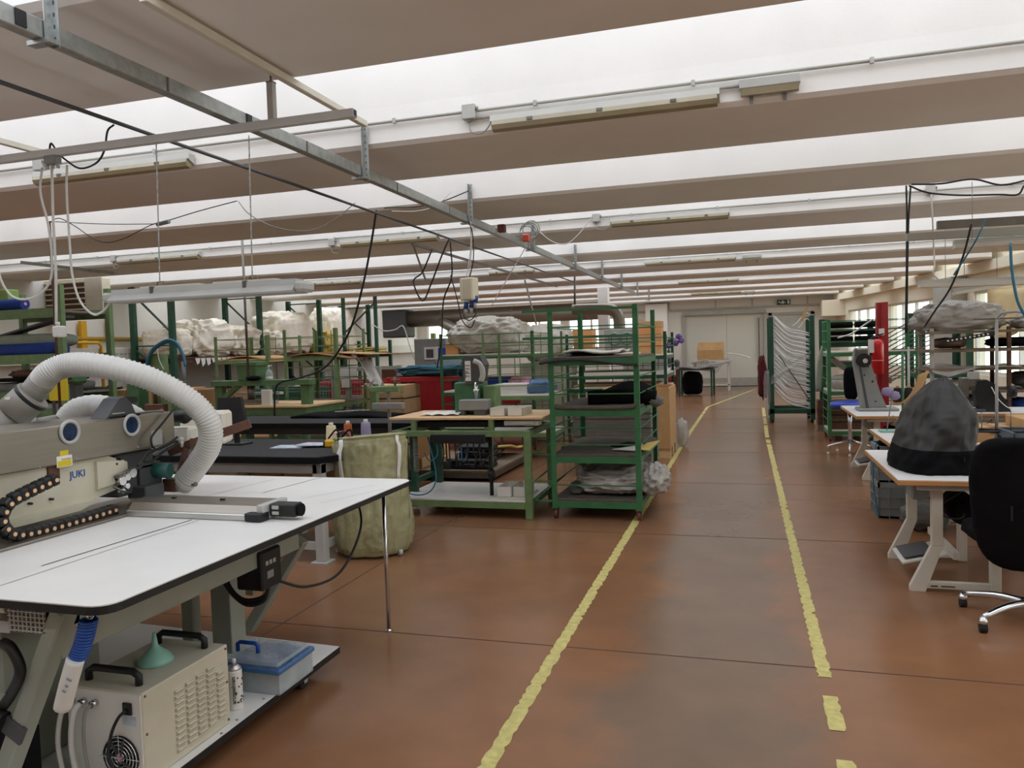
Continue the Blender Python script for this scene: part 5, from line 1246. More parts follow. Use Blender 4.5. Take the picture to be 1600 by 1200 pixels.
# ---- green press with wooden table (left middle)
t = thing('clicking_press', 'green bridge press with a wooden table behind the monitor', 'press', (-5.95, 8.9, 0))
px0, px1, py0, py1 = -6.75, -5.36, 8.6, 9.5
dm('press_green', '#56764c', .5, var=.15, scale=9)
m = MB(); m.box(-6.35, -5.25, 8.5, 9.5, .82, .94, .004); m.build('apron', 'press_green', t)
MB().box(-6.38, -5.22, 8.47, 9.5, .94, .975, .004).build('table_top', 'plywood', t)
for (x, y) in ((-6.3, 8.55), (-5.35, 8.55), (-6.3, 9.4), (-5.35, 9.4)): MB().box(x, x+.08, y, y+.08, 0, .82).build('leg', 'press_green', t)
MB().box(px1-.03, px1+.10, 8.62, 8.72, .975, 1.30, .004).build('column', 'press_green', t)
MB().box(px0, px0+.12, 8.62, 8.72, .0, 1.36, .004).build('column', 'press_green', t)
MB().box(px0-.03, px1+.13, 8.58, 8.76, 1.28, 1.37, .006).build('crossbeam', 'press_green', t)
m = MB(); m.bar((px0+.08, 8.66, 1.05), (px0+.38, 8.66, 1.29), .08, .06); m.build('gusset', 'press_green', t)
MB().box(-6.33, -6.03, 8.56, 8.82, 1.37, 1.64, .012).build('ram_housing', 'press_green', t)
MB().box(-6.36, -6.0, 8.54, 8.84, 1.60, 1.66, .006).build('ram_cap', 'press_green', t)
m = MB(); m.cyl((-6.2, 8.68, 1.28), (-6.2, 8.68, 1.05), .05, seg=12); m.box(-6.32, -6.08, 8.6, 8.76, 1.0, 1.06); m.build('ram', 'steel_dark', t)
m = MB(); m.bar((-6.45, 8.66, 1.1), (-6.75, 8.6, 1.5), .012); m.build('lever', 'steel_dark', t)
MB().box(-5.92, -5.78, 8.5, 8.56, .975, 1.22, .004).build('white_guide', 'white', t)
m = MB(); m.box(-6.6, -5.9, 8.9, 9.0, 1.12, 1.16); m.box(-6.5, -6.0, 8.88, 9.02, .98, 1.02); m.build('tool_rail', 'grey_light', t)
t = thing('sanitizer_bottle', 'clear pump bottle of liquid standing on the green press beam', 'bottle', (-5.9, 8.66, 1.37))
MB().lathe([(.05, 0), (.056, .01), (.056, .10), (.045, .135), (.016, .155), (.016, .165)], (-5.9, 8.66, 1.371), 16).build('bottle_body', 'box_clear', t)
MB().lathe([(.0565, .012), (.0565, .05)], (-5.9, 8.66, 1.371), 16, cap=False).build('label', 'paper', t)
m = MB(); m.cyl((-5.9, 8.66, 1.536), (-5.9, 8.66, 1.58), .015, seg=10); m.bar((-5.9, 8.66, 1.585), (-5.85, 8.66, 1.58), .014); m.build('pump', 'white', t)
mb = MB(); mb.blob((-6.08, 8.52, 1.40), (.12, .06, .035), .3, 3, 4); solo('work_glove', 'crumpled black glove lying on the press beam', 'glove', mb, 'black_matte')

for o in list(COL.objects):
    if o.parent is None and (o.name in ('clicking_press', 'sanitizer_bottle') or o.get('label', '').startswith(('crumpled black glove', 'thin upright steel pipe dropping'))):
        z_ = o.location.z; o.location.x -= .93; o.location.y += 1.35; o.location.z = z_*.95; WM[o.name] = Matrix.Translation(o.location)
        if o.name == 'clicking_press': o.scale = (1.1, 1.1, .95)
# ---- press with blue hoses at the left
t = thing('arbor_press', 'green column press with arching blue air hoses behind the white hose', 'press', (-6.4, 7.2, 0))
MB().box(-6.72, -6.56, 7.1, 7.26, 0, 1.42, .006).build('column', 'green', t)
MB().box(-6.42, -6.28, 7.14, 7.28, 0, 1.72, .006).build('column', 'green_pale', t)
MB().box(-6.12, -6.0, 7.1, 7.22, 0, 1.40, .006).build('column', 'green', t)
MB().box(-6.75, -5.9, 7.0, 7.5, .80, .86, .005).build('bed', 'plywood', t)
m = MB(); m.box(-6.45, -6.2, 7.05, 7.15, 1.02, 1.16, .01); m.cyl((-6.33, 7.1, 1.16), (-6.33, 7.1, 1.5), .022, seg=10); m.build('plunger', 'wood_dark', t)
for k in range(3):
    m = MB(); pts = PY(7.15-.03*k, (232-2*k, 572), (236, 553-2*k), (250, 540-2*k), (264, 535-2*k), (277, 541-2*k), (286, 555), (290, 572)); m.tube(pts, .015, 8, n=6); m.build('air_hose', 'cable_blue', t)
m = MB(); m.tube(PY(7.05, (246, 545), (248, 560), (252, 570), (256, 577)), .006, 6, n=5); m.build('thin_hose', 'cable_white', t)
m = MB(); m.cyl((-5.93, 7.1, 1.42), (-5.93, 7.1, 1.62), .02, seg=10); m.build('hose_coupling', 'grey_blue', t)

# ---- far left fabric shelf
t = thing('fabric_shelf', 'pale green steel shelf of fabric rolls at the left edge', 'shelf', (-10.5, 9.3, 0))
for (x, y) in ((-9.64, 9.0), (-9.64, 9.9), (-11.4, 9.0), (-11.4, 9.9)): MB().box(x-.05, x+.05, y-.04, y+.04, 0, 2.8, .004).build('post', 'green_pale', t)
for z in (.9, 1.18, 1.72, 2.40):
    f = MB(); f.box(-11.4, -9.64, 8.97, 9.03, z-.07, z+.07); f.box(-11.4, -9.64, 9.87, 9.93, z-.07, z+.07); f.build('beam', 'green_pale', t)
    MB().box(-11.4, -9.66, 9.03, 9.87, z+.0, z+.03).build('deck', 'wood_grey', t)
m = MB(); m.bar((-11.2, 9.2, 2.05), (-9.7, 9.2, 2.34), .2, .03); m.build('brace_plate', 'grey_dark', t)
def roll(lab, a, b, r, m, core='cardboard'):
    t = thing('fabric_roll', lab, 'fabric roll', (Vector(a)+Vector(b))/2-Vector((0, 0, r)))
    MB().cyl(a, b, r, seg=18).build('roll', m, t); d = (Vector(b)-Vector(a)).normalized(); MB().cyl(Vector(b)-d*.01, Vector(b)+d*.012, r*.3, seg=12).build('core', core, t)
roll('bright blue fabric roll on the left shelf', (-11.3, 9.1, 1.86), (-9.72, 9.1, 1.86), .105, 'fabric_blue')
mb = MB(); mb.blob((-10.6, 9.35, 2.0), (.75, .28, .11), .08, 2, 3, 26, 12, .5); solo('fabric_bolt', 'grey green fabric bolt lying behind the bright blue roll', 'fabric', mb, 'fabric_sage')
roll('dark blue fabric roll with pale end on the top shelf', (-11.3, 9.1, 2.56), (-10.42, 9.1, 2.56), .085, 'fabric_blue', 'pink')
mb = MB(); mb.box(-11.4, -10.75, 9.1, 9.3, 2.5, 2.8, .01); solo('green_carton', 'light green carton at the far left of the top shelf', 'carton', mb, 'green_lime') if 'green_lime' in M else (dm('green_lime', '#8fae5c', .6), solo('green_carton', 'light green carton at the far left of the top shelf', 'carton', mb, 'green_lime'))
for k, (z, h, x1, m, lab) in enumerate(((.93, .13, -9.95, 'fabric_pale', 'pale blue fabric pile low on the left shelf'), (1.07, .05, -9.85, 'fabric_black', 'black fabric layer under the grey pile on the left shelf'), (1.21, .16, -9.8, 'fabric_grey', 'grey violet fabric pile on the middle deck of the left shelf'), (1.38, .06, -9.9, 'fabric_black', 'black folded fabric on top of the grey pile'))):
    mb = MB(); mb.blob(((-11.3+x1)/2, 9.4, z+h/2), ((x1+11.3)/2, .45, h/2), .05, 3, k, 24, 10, .35); solo('fabric_pile', lab, 'fabric', mb, m, 'fabric piles on the left shelf')
mb = MB(); mb.blob((-10.5, 9.15, 1.5), (.3, .12, .06), .4, 3, 6); solo('brown_bundle', 'small brown crumpled bundle on the left shelf', 'bundle', mb, 'brown_rust')
mb = MB(); mb.blob((-10.6, 8.2, .55), (.8, .6, .45), .12, 2, 3, 24, 14, .6, flat=-.54); solo('fabric_heap', 'large pale blue fabric heap on the floor before the left shelf', 'fabric', mb, 'fabric_pale')
# yellow notice board, small green machine, box row on a table
q0, q1 = Yp(76, 591, 8.0), Yp(107, 626, 8.0)
t = thing('notice_board', 'plain yellow square board standing behind the white hose', 'board', ((q0.x+q1.x)/2, 8.0, q1.z-.6))
MB().box(q0.x, q1.x, 7.99, 8.01, q1.z, q0.z, .003).build('panel', 'yellow_sign', t)
m = MB(); m.box(q0.x+.02, q0.x+.05, 8.01, 8.04, 0, q0.z-.05); m.build('stand_post', 'grey_dark', t)
t = thing('green_machine', 'small rounded green machine head right of the yellow board', 'machine', (-8.6, 8.3, .8))
q = Yp(117, 590, 8.3); MB().obox(q, (.26, .2, .16), None, .03).build('head', 'green', t); MB().box(q.x-.05, q.x+.05, 8.25, 8.38, .86, q.z-.06).build('column', 'grey_dark', t); MB().obox(q+Vector((.0, -.105, -.01)), (.1, .01, .03), None).build('slot_plate', 'black', t); MB().box(q.x-.15, q.x+.15, 8.2, 8.5, .80, .87, .006).build('base', 'grey_dark', t)
t = thing('carton_table', 'dark steel table carrying the row of brown cartons', 'table', (-9.1, 10.35, 0))
MB().box(-10.3, -7.95, 10.0, 10.7, .80, .85, .004).build('top', 'wood_old', t)
for (x, y) in ((-10.25, 10.05), (-8.05, 10.05), (-10.25, 10.6), (-8.05, 10.6)): MB().box(x, x+.06, y, y+.06, 0, .80).build('leg', 'grey_dark', t)
for k in range(7):
    x0 = -10.22+k*.32; mb = MB(); mb.box(x0, x0+.30, 10.1, 10.45, .851, 1.17+.012*(k % 3), .004)
    solo('brown_carton', 'brown carton standing in the row on the dark table', 'carton', mb, 'cardboard' if k % 2 else 'cardboard_dark', 'row of brown cartons')
for k, (x, lab) in enumerate(((-10.0, 'dark tool lying on the left cartons'), (-9.2, 'dark tangled tool lying on the middle cartons'))):
    mb = MB(); z = 1.195; mb.tube([(x-.15, 10.25, z), (x-.02, 10.23, z+.05), (x+.1, 10.25, z+.01), (x+.2, 10.27, z+.02)], .02, 6, n=4); mb.blob((x, 10.25, z+.02), (.06, .05, .04), .3, 3, k); solo('hand_tool', lab, 'tool', mb, 'black')
mb = MB(); mb.box(-8.45, -7.85, 8.95, 9.5, .05, .80, .01); solo('machine_cabinet', 'dark machine cabinet standing before the carton table', 'cabinet', mb, 'grey_dark')
# heater on the wall and yellow gas pipes
t = thing('unit_heater', 'cream louvred unit heater hung high on the left wall', 'heater', (-12.5, 11.8, 2.5))
hx = [Yp(80, 432, 11.8), Yp(131, 437, 11.8), Yp(158, 440, 11.8), Yp(158, 496, 11.8)]
zb, zt = hx[3].z, (hx[0].z+hx[2].z)/2
MB().box(hx[0].x-.3, hx[2].x, 11.82, 12.02, zb, zt, .01).build('casing', 'cream', t)
MB().box(hx[0].x-1.0, hx[0].x-.32, 11.75, 12.3, zb-.12, zt-.02, .01).build('duct_box', 'heater_tan', t) if 'heater_tan' in M else (dm('heater_tan', '#b39c7c', .6, var=.05), MB().box(hx[0].x-1.0, hx[0].x-.32, 11.75, 12.3, zb-.12, zt-.02, .01).build('duct_box', 'heater_tan', t))
MB().box(hx[1].x, hx[2].x+.01, 11.80, 11.82, zb-.01, zt+.01, .004).build('access_panel', 'offwhite', t)
MB().box(hx[0].x-.25, hx[1].x-.0, 11.815, 11.82, zb+.05, zt-.05).build('air_outlet', 'wood_dark', t)
m = MB(); n_ = 7
for k in range(n_): z = zb+.07+(zt-zb-.14)*k/(n_-1); m.prism([(11.79, z-.012), (11.81, z+.0), (11.79, z+.018), (11.775, z+.01)], 'x', hx[0].x-.25, hx[1].x)
m.each('louvre', 'offwhite', t)
m = MB(); m.box(hx[0].x-.3, hx[1].x, 11.80, 11.82, zt-.05, zt); m.box(hx[0].x-.3, hx[1].x, 11.80, 11.82, zb, zb+.05); m.each('outlet_rim', 'cream', t)
t = thing('gas_pipe', 'yellow gas pipe running along the left wall with upright branches', 'pipe', (-12.8, 14, 2.1))
m = MB(); m.cyl((-12.9, 6, 2.12), (-12.9, 14.6, 2.12), .05, seg=10); m.build('main_run', 'yellow_old', t) if 'yellow_old' in M else (dm('yellow_old', '#a8852c', .5, var=.1), m.build('main_run', 'yellow_old', t))
for y in (12.55, 13.25): MB().box(-12.94, -12.86, y-.07, y+.07, 1.94 if y < 13 else 2.1, zb).build('support_post', 'yellow', t)
m = MB(); m.tube([(-12.70, 10, 2.04), (-12.70, 12.72, 2.04), (-12.70, 12.8, 1.98), (-12.70, 12.8, .9)], .032, 10); m.build('branch_run', 'yellow', t)
# white wall trunking
mb = MB(); mb.box(-12.99, -12.75, 10.5, 29.6, 1.62, 1.93, .01); w_ = solo('cable_duct', 'broad white cable trunking along the left wall', 'trunking', mb, 'offwhite')
mb = MB()
for k in range(6): mb.box(-12.75, -12.745, 13.1+k*.12, 13.17+k*.12, 1.79, 1.81)
mb.each('printed_mark', 'grey', w_)
# ---- pallet racks along the left wall
RX0, RX1 = -12.6, -11.6
RY = [13.6, 16.7, 19.55, 22.55]
t0 = None
rk = thing('pallet_rack', 'tall dark green pallet rack along the left wall', 'rack', (-12.1, 18, 0))
for i, y in enumerate(RY):
    for x in (RX0, RX1): MB().box(x-.06, x+.06, y-.05, y+.05, 0, 3.215, .004).build('upright', 'green_dark', rk)
    for k, (za, zb_, fl) in enumerate(((.3, 1.1, 0), (1.1, 1.9, 1), (2.2, 3.1, 0))):
        m = MB(); m.bar((RX0 if fl == 0 else RX1, y, zb_ if fl == 0 else za), (RX1 if fl == 0 else RX0, y, za if fl == 0 else zb_), .045, .03); m.build('diagonal_brace', 'green_dark', rk)
    for z in (1.95, 3.12):
        m = MB(); m.bar((RX0, y, z), (RX1, y, z), .045, .03); m.build('cross_brace', 'green_dark', rk)
for i in range(3):
    for x in (RX0, RX1):
        MB().box(x-.025, x+.025, RY[i], RY[i+1], 1.56, 1.66).build('beam', 'brown_rust', rk)
    MB().box(RX0, RX1+.05, RY[i]+.05, RY[i+1]-.05, 1.66, 1.69).build('deck', 'wood_dark', rk)
def wad(lab, c, rad, seed, amp=.2, m='wadding', pw=.5, flat=None): 
    mb = MB(); mb.blob(c, rad, amp, 2.6, seed, 70, 40, pw, flat=flat, oct=3, crk=.05); return solo('wadding_bale', lab, 'wadding', mb, m, 'wadding bales on the rack')
wad('cream wadding bale with ragged edge on the first rack bay', (-12.05, 15.0, 2.1), (.5, .66, .41), 3)
wad('smoother wadding bale close to the first rack upright', (-12.1, 14.02, 2.0), (.45, .34, .31), 4, .05)
wad('puffy wadding bale toward the second rack upright', (-12.0, 16.12, 2.05), (.55, .46, .36), 8, .18)
wad('tall wadding stack in the second rack bay', (-12.05, 18.4, 2.25), (.5, .85, .56), 11, .10)
wad('lumpy wadding heap before the second upright', (-11.85, 17.15, 1.98), (.5, .36, .29), 15, .2)
wad('long wadding stack in the third rack bay', (-12.05, 21.0, 2.35), (.48, .7, .66), 18, .08)
wad('yellowish rolled wadding on the lower third bay', (-11.8, 19.97, 2.0), (.4, .32, .3), 21, .15, 'yellow_foam')
for i in range(18):
    y = 14.2+i*.18; mb = MB(); h = random.uniform(.10, .24); mb.prism([(y, 1.66), (y+.16, 1.66), (y+.15, 1.66-h*random.uniform(.6, 1)), (y+.06, 1.66-h)], 'x', -11.549, -11.545)
    solo('paper_tag', 'white paper flap hanging from the rack deck edge', 'paper', mb, 'paper', 'paper flaps along the rack deck')
# lower goods in the racks
for k, (y, w_, h_, m, lab) in enumerate(((14.7, .7, .75, 'grey_dark', 'dark crate below the first rack deck'), (15.9, .55, .9, 'cardboard_dark', 'brown carton below the first rack deck'), (17.5, .6, .8, 'wood_old', 'wooden crate below the second rack deck'), (18.8, .5, .95, 'offwhite', 'pale carton below the second rack deck'), (20.4, .6, .7, 'cardboard', 'carton below the third rack deck'), (21.7, .5, .9, 'grey', 'grey crate below the third rack deck'))):
    mb = MB(); mb.box(-12.5, -11.7, y-w_, y+w_, .0, h_, .01); solo('storage_crate', lab, 'crate', mb, m)
# ---- end shelf frame with yellow foam
t = thing('angle_shelf', 'green angle shelf with yellow foam sheets near the duct', 'shelf', (-9.2, 19, 0))
for (x, y) in ((-10.3, 18.6), (-9.35, 18.6), (-10.3, 19.4), (-9.35, 19.4)): MB().box(x-.04, x+.04, y-.04, y+.04, 0, 3.15 if y < 19 else 2.0, .003).build('post', 'green_dark', t)
f = MB(); f.box(-10.3, -9.35, 18.57, 18.63, 1.55, 1.65); f.box(-10.3, -9.35, 19.37, 19.43, 1.55, 1.65); f.build('beam', 'green_dark', t); MB().box(-10.3, -9.35, 18.6, 19.4, 1.65, 1.68).build('deck', 'wood_old', t)
m = MB(); m.bar((-10.3, 18.6, 2.2), (-9.35, 18.6, 3.0), .05, .03); m.bar((-10.0, 18.6, 1.55), (-9.4, 18.6, .9), .05, .03); m.each('brace', 'green_dark', t)
for k in range(3):
    mb = MB(); mb.sheet(lambda u, v: Vector((-10.25+.85*u, 18.6+.7*v, 1.715+.045*k+.015*sin(u*6+k*2))), 8, 4, .04); solo('foam_sheet', ['lowest yellow foam sheet on the green angle shelf', 'middle yellow foam sheet on the green angle shelf', 'top yellow foam sheet on the green angle shelf'][k], 'foam', mb, 'yellow_foam')
# ================================================================== TROLLEYS AND GOODS IN THE MIDDLE AND BACK
trolley('pale green wire trolley beside the green press, left one', -8.55, -7.5, 11.0, 12.0, 2.0, [.3, 1.60], [.6, .9, 1.2, 1.78, 1.95], 'green_pale', .06, 'cardboard', True, None, vb=1)
trolley('pale green wire trolley with bowed cardboard, right of the press', -7.35, -6.35, 11.2, 12.2, 2.08, [.3, .85, 1.62], [.5, .7, 1.05, 1.25, 1.45, 1.8, 1.95], 'green_pale', .06, 'wood_old', True, None, vb=2)
for k, (x0, x1, y, z, m, lab) in enumerate(((-8.45, -7.45, 11.0, 1.64, 'cardboard', 'bowed brown cardboard sheet on the left wire trolley'), (-7.2, -6.1, 11.15, 1.665, 'cardboard_dark', 'brown hide sheet drooping over the right wire trolley'), (-7.0, -5.9, 11.4, 1.70, 'cardboard', 'tan leather hide lying on top of the brown hide'))):
    mb = MB(); mb.sheet(lambda u, v: Vector((x0+(x1-x0)*u, y+.9*v, z+.03*sin(u*4+k)-.05*(2*u-1)**2)), 10, 6, .015); solo('leather_hide', lab, 'leather', mb, m)
mb = MB(); mb.sheet(lambda u, v: Vector((-6.2+.45*u, 11.4+.4*v, 1.62-.55*u+.09*sin(v*6+u*5))), 12, 10, .01); solo('plastic_cover', 'clear plastic sheet hanging off the right wire trolley', 'plastic wrap', mb, 'clear_bag')
# mesh cage container
t = thing('mesh_container', 'grey wire mesh pallet container with paper sheets pinned on it', 'container', (-7.1, 13.2, 0))
for (x, y) in ((-7.85, 12.8), (-6.42, 12.8), (-7.85, 13.7), (-6.42, 13.7), (-7.05, 12.8)): MB().box(x-.045, x+.045, y-.04, y+.04, 0, 1.40, .004).build('post', 'grey_green', t)
f = MB()
for z in (.15, .8, 1.36): f.box(-7.85, -6.42, 12.78, 12.82, z-.03, z+.03); f.box(-7.85, -6.42, 13.68, 13.72, z-.03, z+.03)
f.build('rail', 'grey_green', t)
m = MB()
for k in range(24): x = -7.82+k*.06; m.box(x-.003, x+.003, 12.797, 12.803, .15, 1.36)
for k in range(20): z = .2+k*.06; m.box(-7.85, -6.42, 12.797, 12.803, z-.003, z+.003)
m.build('wire_mesh', 'grey', t)
MB().box(-7.85, -6.42, 12.8, 13.7, .10, .14).build('base', 'wood_old', t)
for k, (x0, z0, w_, h_, lab) in enumerate(((-7.18, 1.18, .34, .2, 'upper white printed sheet hung on the mesh container'), (-7.16, 1.02, .18, .16, 'lower white printed sheet hung on the mesh container'))):
    mb = MB(); mb.box(x0, x0+w_, 12.745, 12.75, z0, z0+h_); solo('paper_sheet', lab, 'paper', mb, 'paper')
for k in range(5):
    mb = MB(); mb.blob((-7.6+k*.28, 13.2, .45+.05*(k % 2)), (.18, .35, .3), .3, 2.4, k, 16, 10, .7); solo('dark_parts', 'dark metal part piled inside the mesh container', 'part', mb, 'grey_dark', 'dark parts inside the mesh container')
# wooden crate
t = thing('wooden_crate', 'pale plywood crate with a black strap and pinned paper', 'crate', (-6.15, 12.9, 0))
for z0 in (0, .54): MB().box(-6.62, -5.78, 12.5, 13.2, z0+.02, z0+.53, .005).build('crate_body' if z0 == 0 else 'crate_top', 'plywood', t)
MB().box(-6.625, -5.775, 12.495, 13.2, .82, .84).build('strap', 'black', t)
m = MB()
for k in range(6): m.cyl((-5.83, 12.49, .62+k*.08), (-5.83, 12.5, .62+k*.08), .012, seg=8)
m.each('nail_head', 'steel_dark', t)
mb = MB(); mb.box(-6.38, -6.18, 12.47, 12.475, .93, 1.10); solo('paper_sheet', 'white sheet pinned to the plywood crate', 'paper', mb, 'paper')
# red cutting table / containers
t = thing('red_container', 'long red steel sided container table at the middle back', 'container', (-5.5, 15, 0))
MB().box(-8.9, -3.72, 14.5, 14.56, .15, 1.06, .008).build('front_panel', 'red', t); MB().box(-8.9, -3.72, 15.9, 15.96, .15, 1.06, .008).build('rear_panel', 'red', t)
MB().box(-3.78, -3.72, 14.56, 15.9, .15, 1.06, .006).build('end_panel', 'red', t); MB().box(-8.9, -8.84, 14.56, 15.9, .15, 1.06, .006).build('end_panel', 'red', t)
MB().box(-8.84, -3.78, 14.56, 15.9, .92, .97).build('deck', 'grey_dark', t)
m = MB()
for x in (-8.8, -6.4, -4.0):
    for y in (14.6, 15.8): m.box(x, x+.1, y, y+.08, 0, .15)
m.each('foot', 'steel_dark', t)
m = MB()
for x in (-8.2, -7.3, -6.4, -5.5, -4.6): m.box(x, x+.05, 14.485, 14.5, .2, 1.02)
m.each('stiffener', 'red', t)
mb = MB(); mb.box(-9.6, -8.3, 13.3, 13.36, .1, 1.0, .006); mb.box(-9.6, -8.3, 14.2, 14.26, .1, 1.0, .006); mb.box(-8.36, -8.3, 13.36, 14.2, .1, 1.0); mb.box(-9.6, -9.54, 13.36, 14.2, .1, 1.0); mb.box(-9.54, -8.36, 13.36, 14.2, .1, .14); solo('green_container', 'dark green open steel container left of the red ones', 'container', mb, 'green_dark')
t = thing('red_table', 'red edged table carrying a heap of teal cloth', 'table', (-5.75, 13.2, 0))
MB().box(-6.35, -4.9, 12.95, 13.6, 1.10, 1.19, .006).build('top', 'red', t); MB().box(-6.3, -4.95, 12.98, 13.58, 1.19, 1.205).build('top_sheet', 'red_dark', t)
for (x, y) in ((-6.1, 13.05), (-5.1, 13.05), (-6.1, 13.45), (-5.1, 13.45)): MB().box(x, x+.09, y, y+.09, 0, 1.10).build('leg', 'grey_dark', t)
mb = MB(); mb.blob((-5.5, 13.25, 1.29), (.62, .28, .10), .2, 2.2, 6, 60, 30, .7, flat=-.08, oct=3, crk=.08); solo('teal_cloth', 'crumpled teal cloth heaped on the red edged table', 'fabric', mb, 'fabric_teal')
# green jointed stand in front of the red container
t = thing('jack_stand', 'green column stand with a star handle before the red container', 'stand', (-4.6, 9.6, 0))
q = Yp(584, 600, 9.6); MB().box(q.x-.05, q.x+.05, 9.55, 9.65, 0, q.z, .004).build('column', 'green_pale', t); MB().box(q.x-.25, q.x+.25, 9.4, 9.8, 0, .05, .005).build('foot', 'green_pale', t)
m = MB()
for a in range(6): m.cyl((q.x, 9.53, q.z+.0), (q.x+.10*cos(a*pi/3), 9.53, q.z+.10*sin(a*pi/3)), .010, .014, 8)
m.build('star_handle', 'grey_light', t)
# electric cabinets
t = thing('control_cabinet', 'grey electrical cabinet with a door handle, mid back', 'cabinet', (-7.2, 17, 0))
MB().box(-7.56, -6.75, 17.0, 17.7, .3, 1.95, .01).build('casing', 'grey', t); MB().box(-7.3, -6.86, 16.97, 17.0, 1.45, 1.75, .006).build('panel_frame', 'white', t); MB().box(-7.24, -7.06, 16.96, 16.97, 1.5, 1.70).build('display', 'grey_dark', t); MB().box(-7.4, -6.9, 17.1, 17.6, 0, .3).build('plinth', 'grey_dark', t)
m = MB(); m.cyl((-7.0, 16.96, 1.28), (-7.0, 16.96, 1.38), .03, seg=8); m.build('switch', 'black', t)
mb = MB(); mb.box(-6.6, -5.9, 16.0, 16.5, .1, 1.45, .01); c = solo('control_cabinet', 'lower grey cabinet in front with small black handles', 'cabinet', mb, 'grey_blue')
mb = MB()
for z in (.9, 1.2): mb.box(-6.0, -5.95, 15.97, 16.0, z, z+.08)
mb.each('handle', 'black', c)
mb = MB(); mb.box(-6.55, -5.75, 16.0, 16.6, 1.451, 1.73, .02); solo('blue_case', 'dark blue machine case on top of the lower grey cabinet', 'case', mb, 'fabric_blue')
mb = MB(); mb.box(-8.75, -8.1, 17.0, 17.5, 0, 1.25, .01); solo('brown_cabinet', 'brown wooden cabinet left of the grey electrical cabinet', 'cabinet', mb, 'wood_dark')
for k, (x0, x1, lab) in enumerate(((-9.0, -8.7, 'left lime wall post under the duct'),)):
    mb = MB(); mb.box(-10.9, -10.75, 26.0, 26.15, 0, 2.3); solo('lime_post', 'lime green post below the fan housing', 'post', mb, 'green_lime')
# mid trolleys
trolley('green wire trolley with bagged goods behind the punching machine', -4.88, -3.25, 12.0, 13.1, 1.93, [.35, .95, 1.56], [.55, .75, 1.15, 1.35, 1.75, 1.9], 'green', .05, 'white_lam', True, None, vb=4)
trolley('thin pale wire trolley right behind the bagged goods trolley', -3.75, -2.7, 10.9, 11.7, 1.9, [.4, .95], [.6, .75, 1.1, 1.25, 1.4, 1.55, 1.7], 'green_pale', .035, 'white_lam', True, None, vb=2)
mb = MB(); mb.blob((-4.15, 12.5, 1.87), (.62, .45, .30), .15, 2.3, 4, 80, 46, .7, flat=-.29, oct=3, crk=.07); solo('bagged_goods', 'large crumpled clear bag of goods on the green wire trolley', 'bag', mb, 'bag_shiny') if 'bag_shiny' in M else (M.__setitem__('bag_shiny', plastic('bag_shiny', '#c4bcae', .9, .25, 1, 14)), solo('bagged_goods', 'large crumpled clear bag of goods on the green wire trolley', 'bag', mb, 'bag_shiny'))
mb = MB(); mb.blob((-3.35, 13.4, 1.72), (.42, .35, .33), .12, 2.3, 7, 64, 40, .75, flat=-.32, oct=3, crk=.06); solo('bagged_goods', 'rounded clear bag with a blue tint farther right', 'bag', mb, 'bag_shiny')
mb = MB(); mb.box(-3.85, -2.9, 13.2, 13.7, .0, 1.39, .01); solo('goods_box', 'pale box stack carrying the rounded clear bag', 'box', mb, 'offwhite')
mb = MB(); mb.box(-4.85, -4.62, 12.2, 12.5, 1.575, 1.75, .004); solo('orange_carton', 'orange carton at the left end of the green wire trolley', 'carton', mb, 'orange')
for k, (x, z, m, lab) in enumerate(((-4.5, .97, 'fabric_teal', 'teal packet on the middle deck of the green wire trolley'), (-4.0, .97, 'fabric_blue', 'blue packet on the middle deck of the green wire trolley'), (-3.6, .97, 'pink', 'pink packet on the middle deck of the green wire trolley'), (-4.4, .37, 'cardboard', 'brown packet on the bottom deck of the green wire trolley'), (-3.7, .37, 'offwhite', 'pale packet on the bottom deck of the green wire trolley'))):
    mb = MB(); mb.blob((x, 12.5, z+.11), (.2, .3, .1), .15, 2, k, 16, 10, .6); solo('goods_packet', lab, 'packet', mb, m)
mb = MB(); mb.blob((-2.95, 11.3, 1.07), (.2, .3, .11), .3, 2, 3, 18, 12, .7); solo('blue_bag', 'blue plastic bag on the thin pale wire trolley', 'bag', mb, 'box_blue')
mb = MB(); mb.box(-3.6, -3.1, 11.0, 11.5, .97, 1.12); solo('white_box', 'flat white box on the thin pale wire trolley', 'box', mb, 'white')
mb = MB(); mb.lathe([(.27, 0), (.28, .3), (.30, .7), (.30, .75)], (-3.3, 14.15, .0), 22); solo('green_bin', 'round dark green bin behind the tall trolley', 'bin', mb, 'green_dark')
# trolley behind the tall one
trolley('dark green trolley stacked with boards behind the tall green one', -2.95, -1.24, 13.0, 14.4, 1.86, [.35, .62, .92, 1.14, 1.46], [.5, .8, 1.3, 1.62, 1.76], 'green_dark', .05, 'offwhite', True, None, vb=5)
for k, (z, x0, x1, m, lab) in enumerate(((1.475, -2.9, -1.7, 'offwhite', 'white boards on the highest deck of the dark green trolley'), (1.155, -2.8, -1.3, 'paper', 'white paper stack on the fourth deck of the dark green trolley'), (.935, -2.85, -1.4, 'plywood', 'plywood boards on the middle deck of the dark green trolley'), (.635, -2.8, -1.35, 'cardboard', 'brown boards on the second deck of the dark green trolley'))):
    mb = MB(); mb.box(x0, x1, 13.1, 14.2, z, z+.05, .004); solo('board_stack', lab, 'boards', mb, m)
mb = MB(); mb.box(-2.3, -1.5, 15.2, 15.9, 0, 1.52, .01); solo('grey_cabinet', 'grey cabinet under the elbow pipe', 'cabinet', mb, 'grey_light')
t = thing('dial_machine', 'grey machine casing with two round dials near the elbow pipe', 'machine', (-2.2, 15.5, 1.52))
MB().box(-2.65, -1.75, 15.15, 15.85, 1.52, 1.98, .015).build('casing', 'grey_light', t)
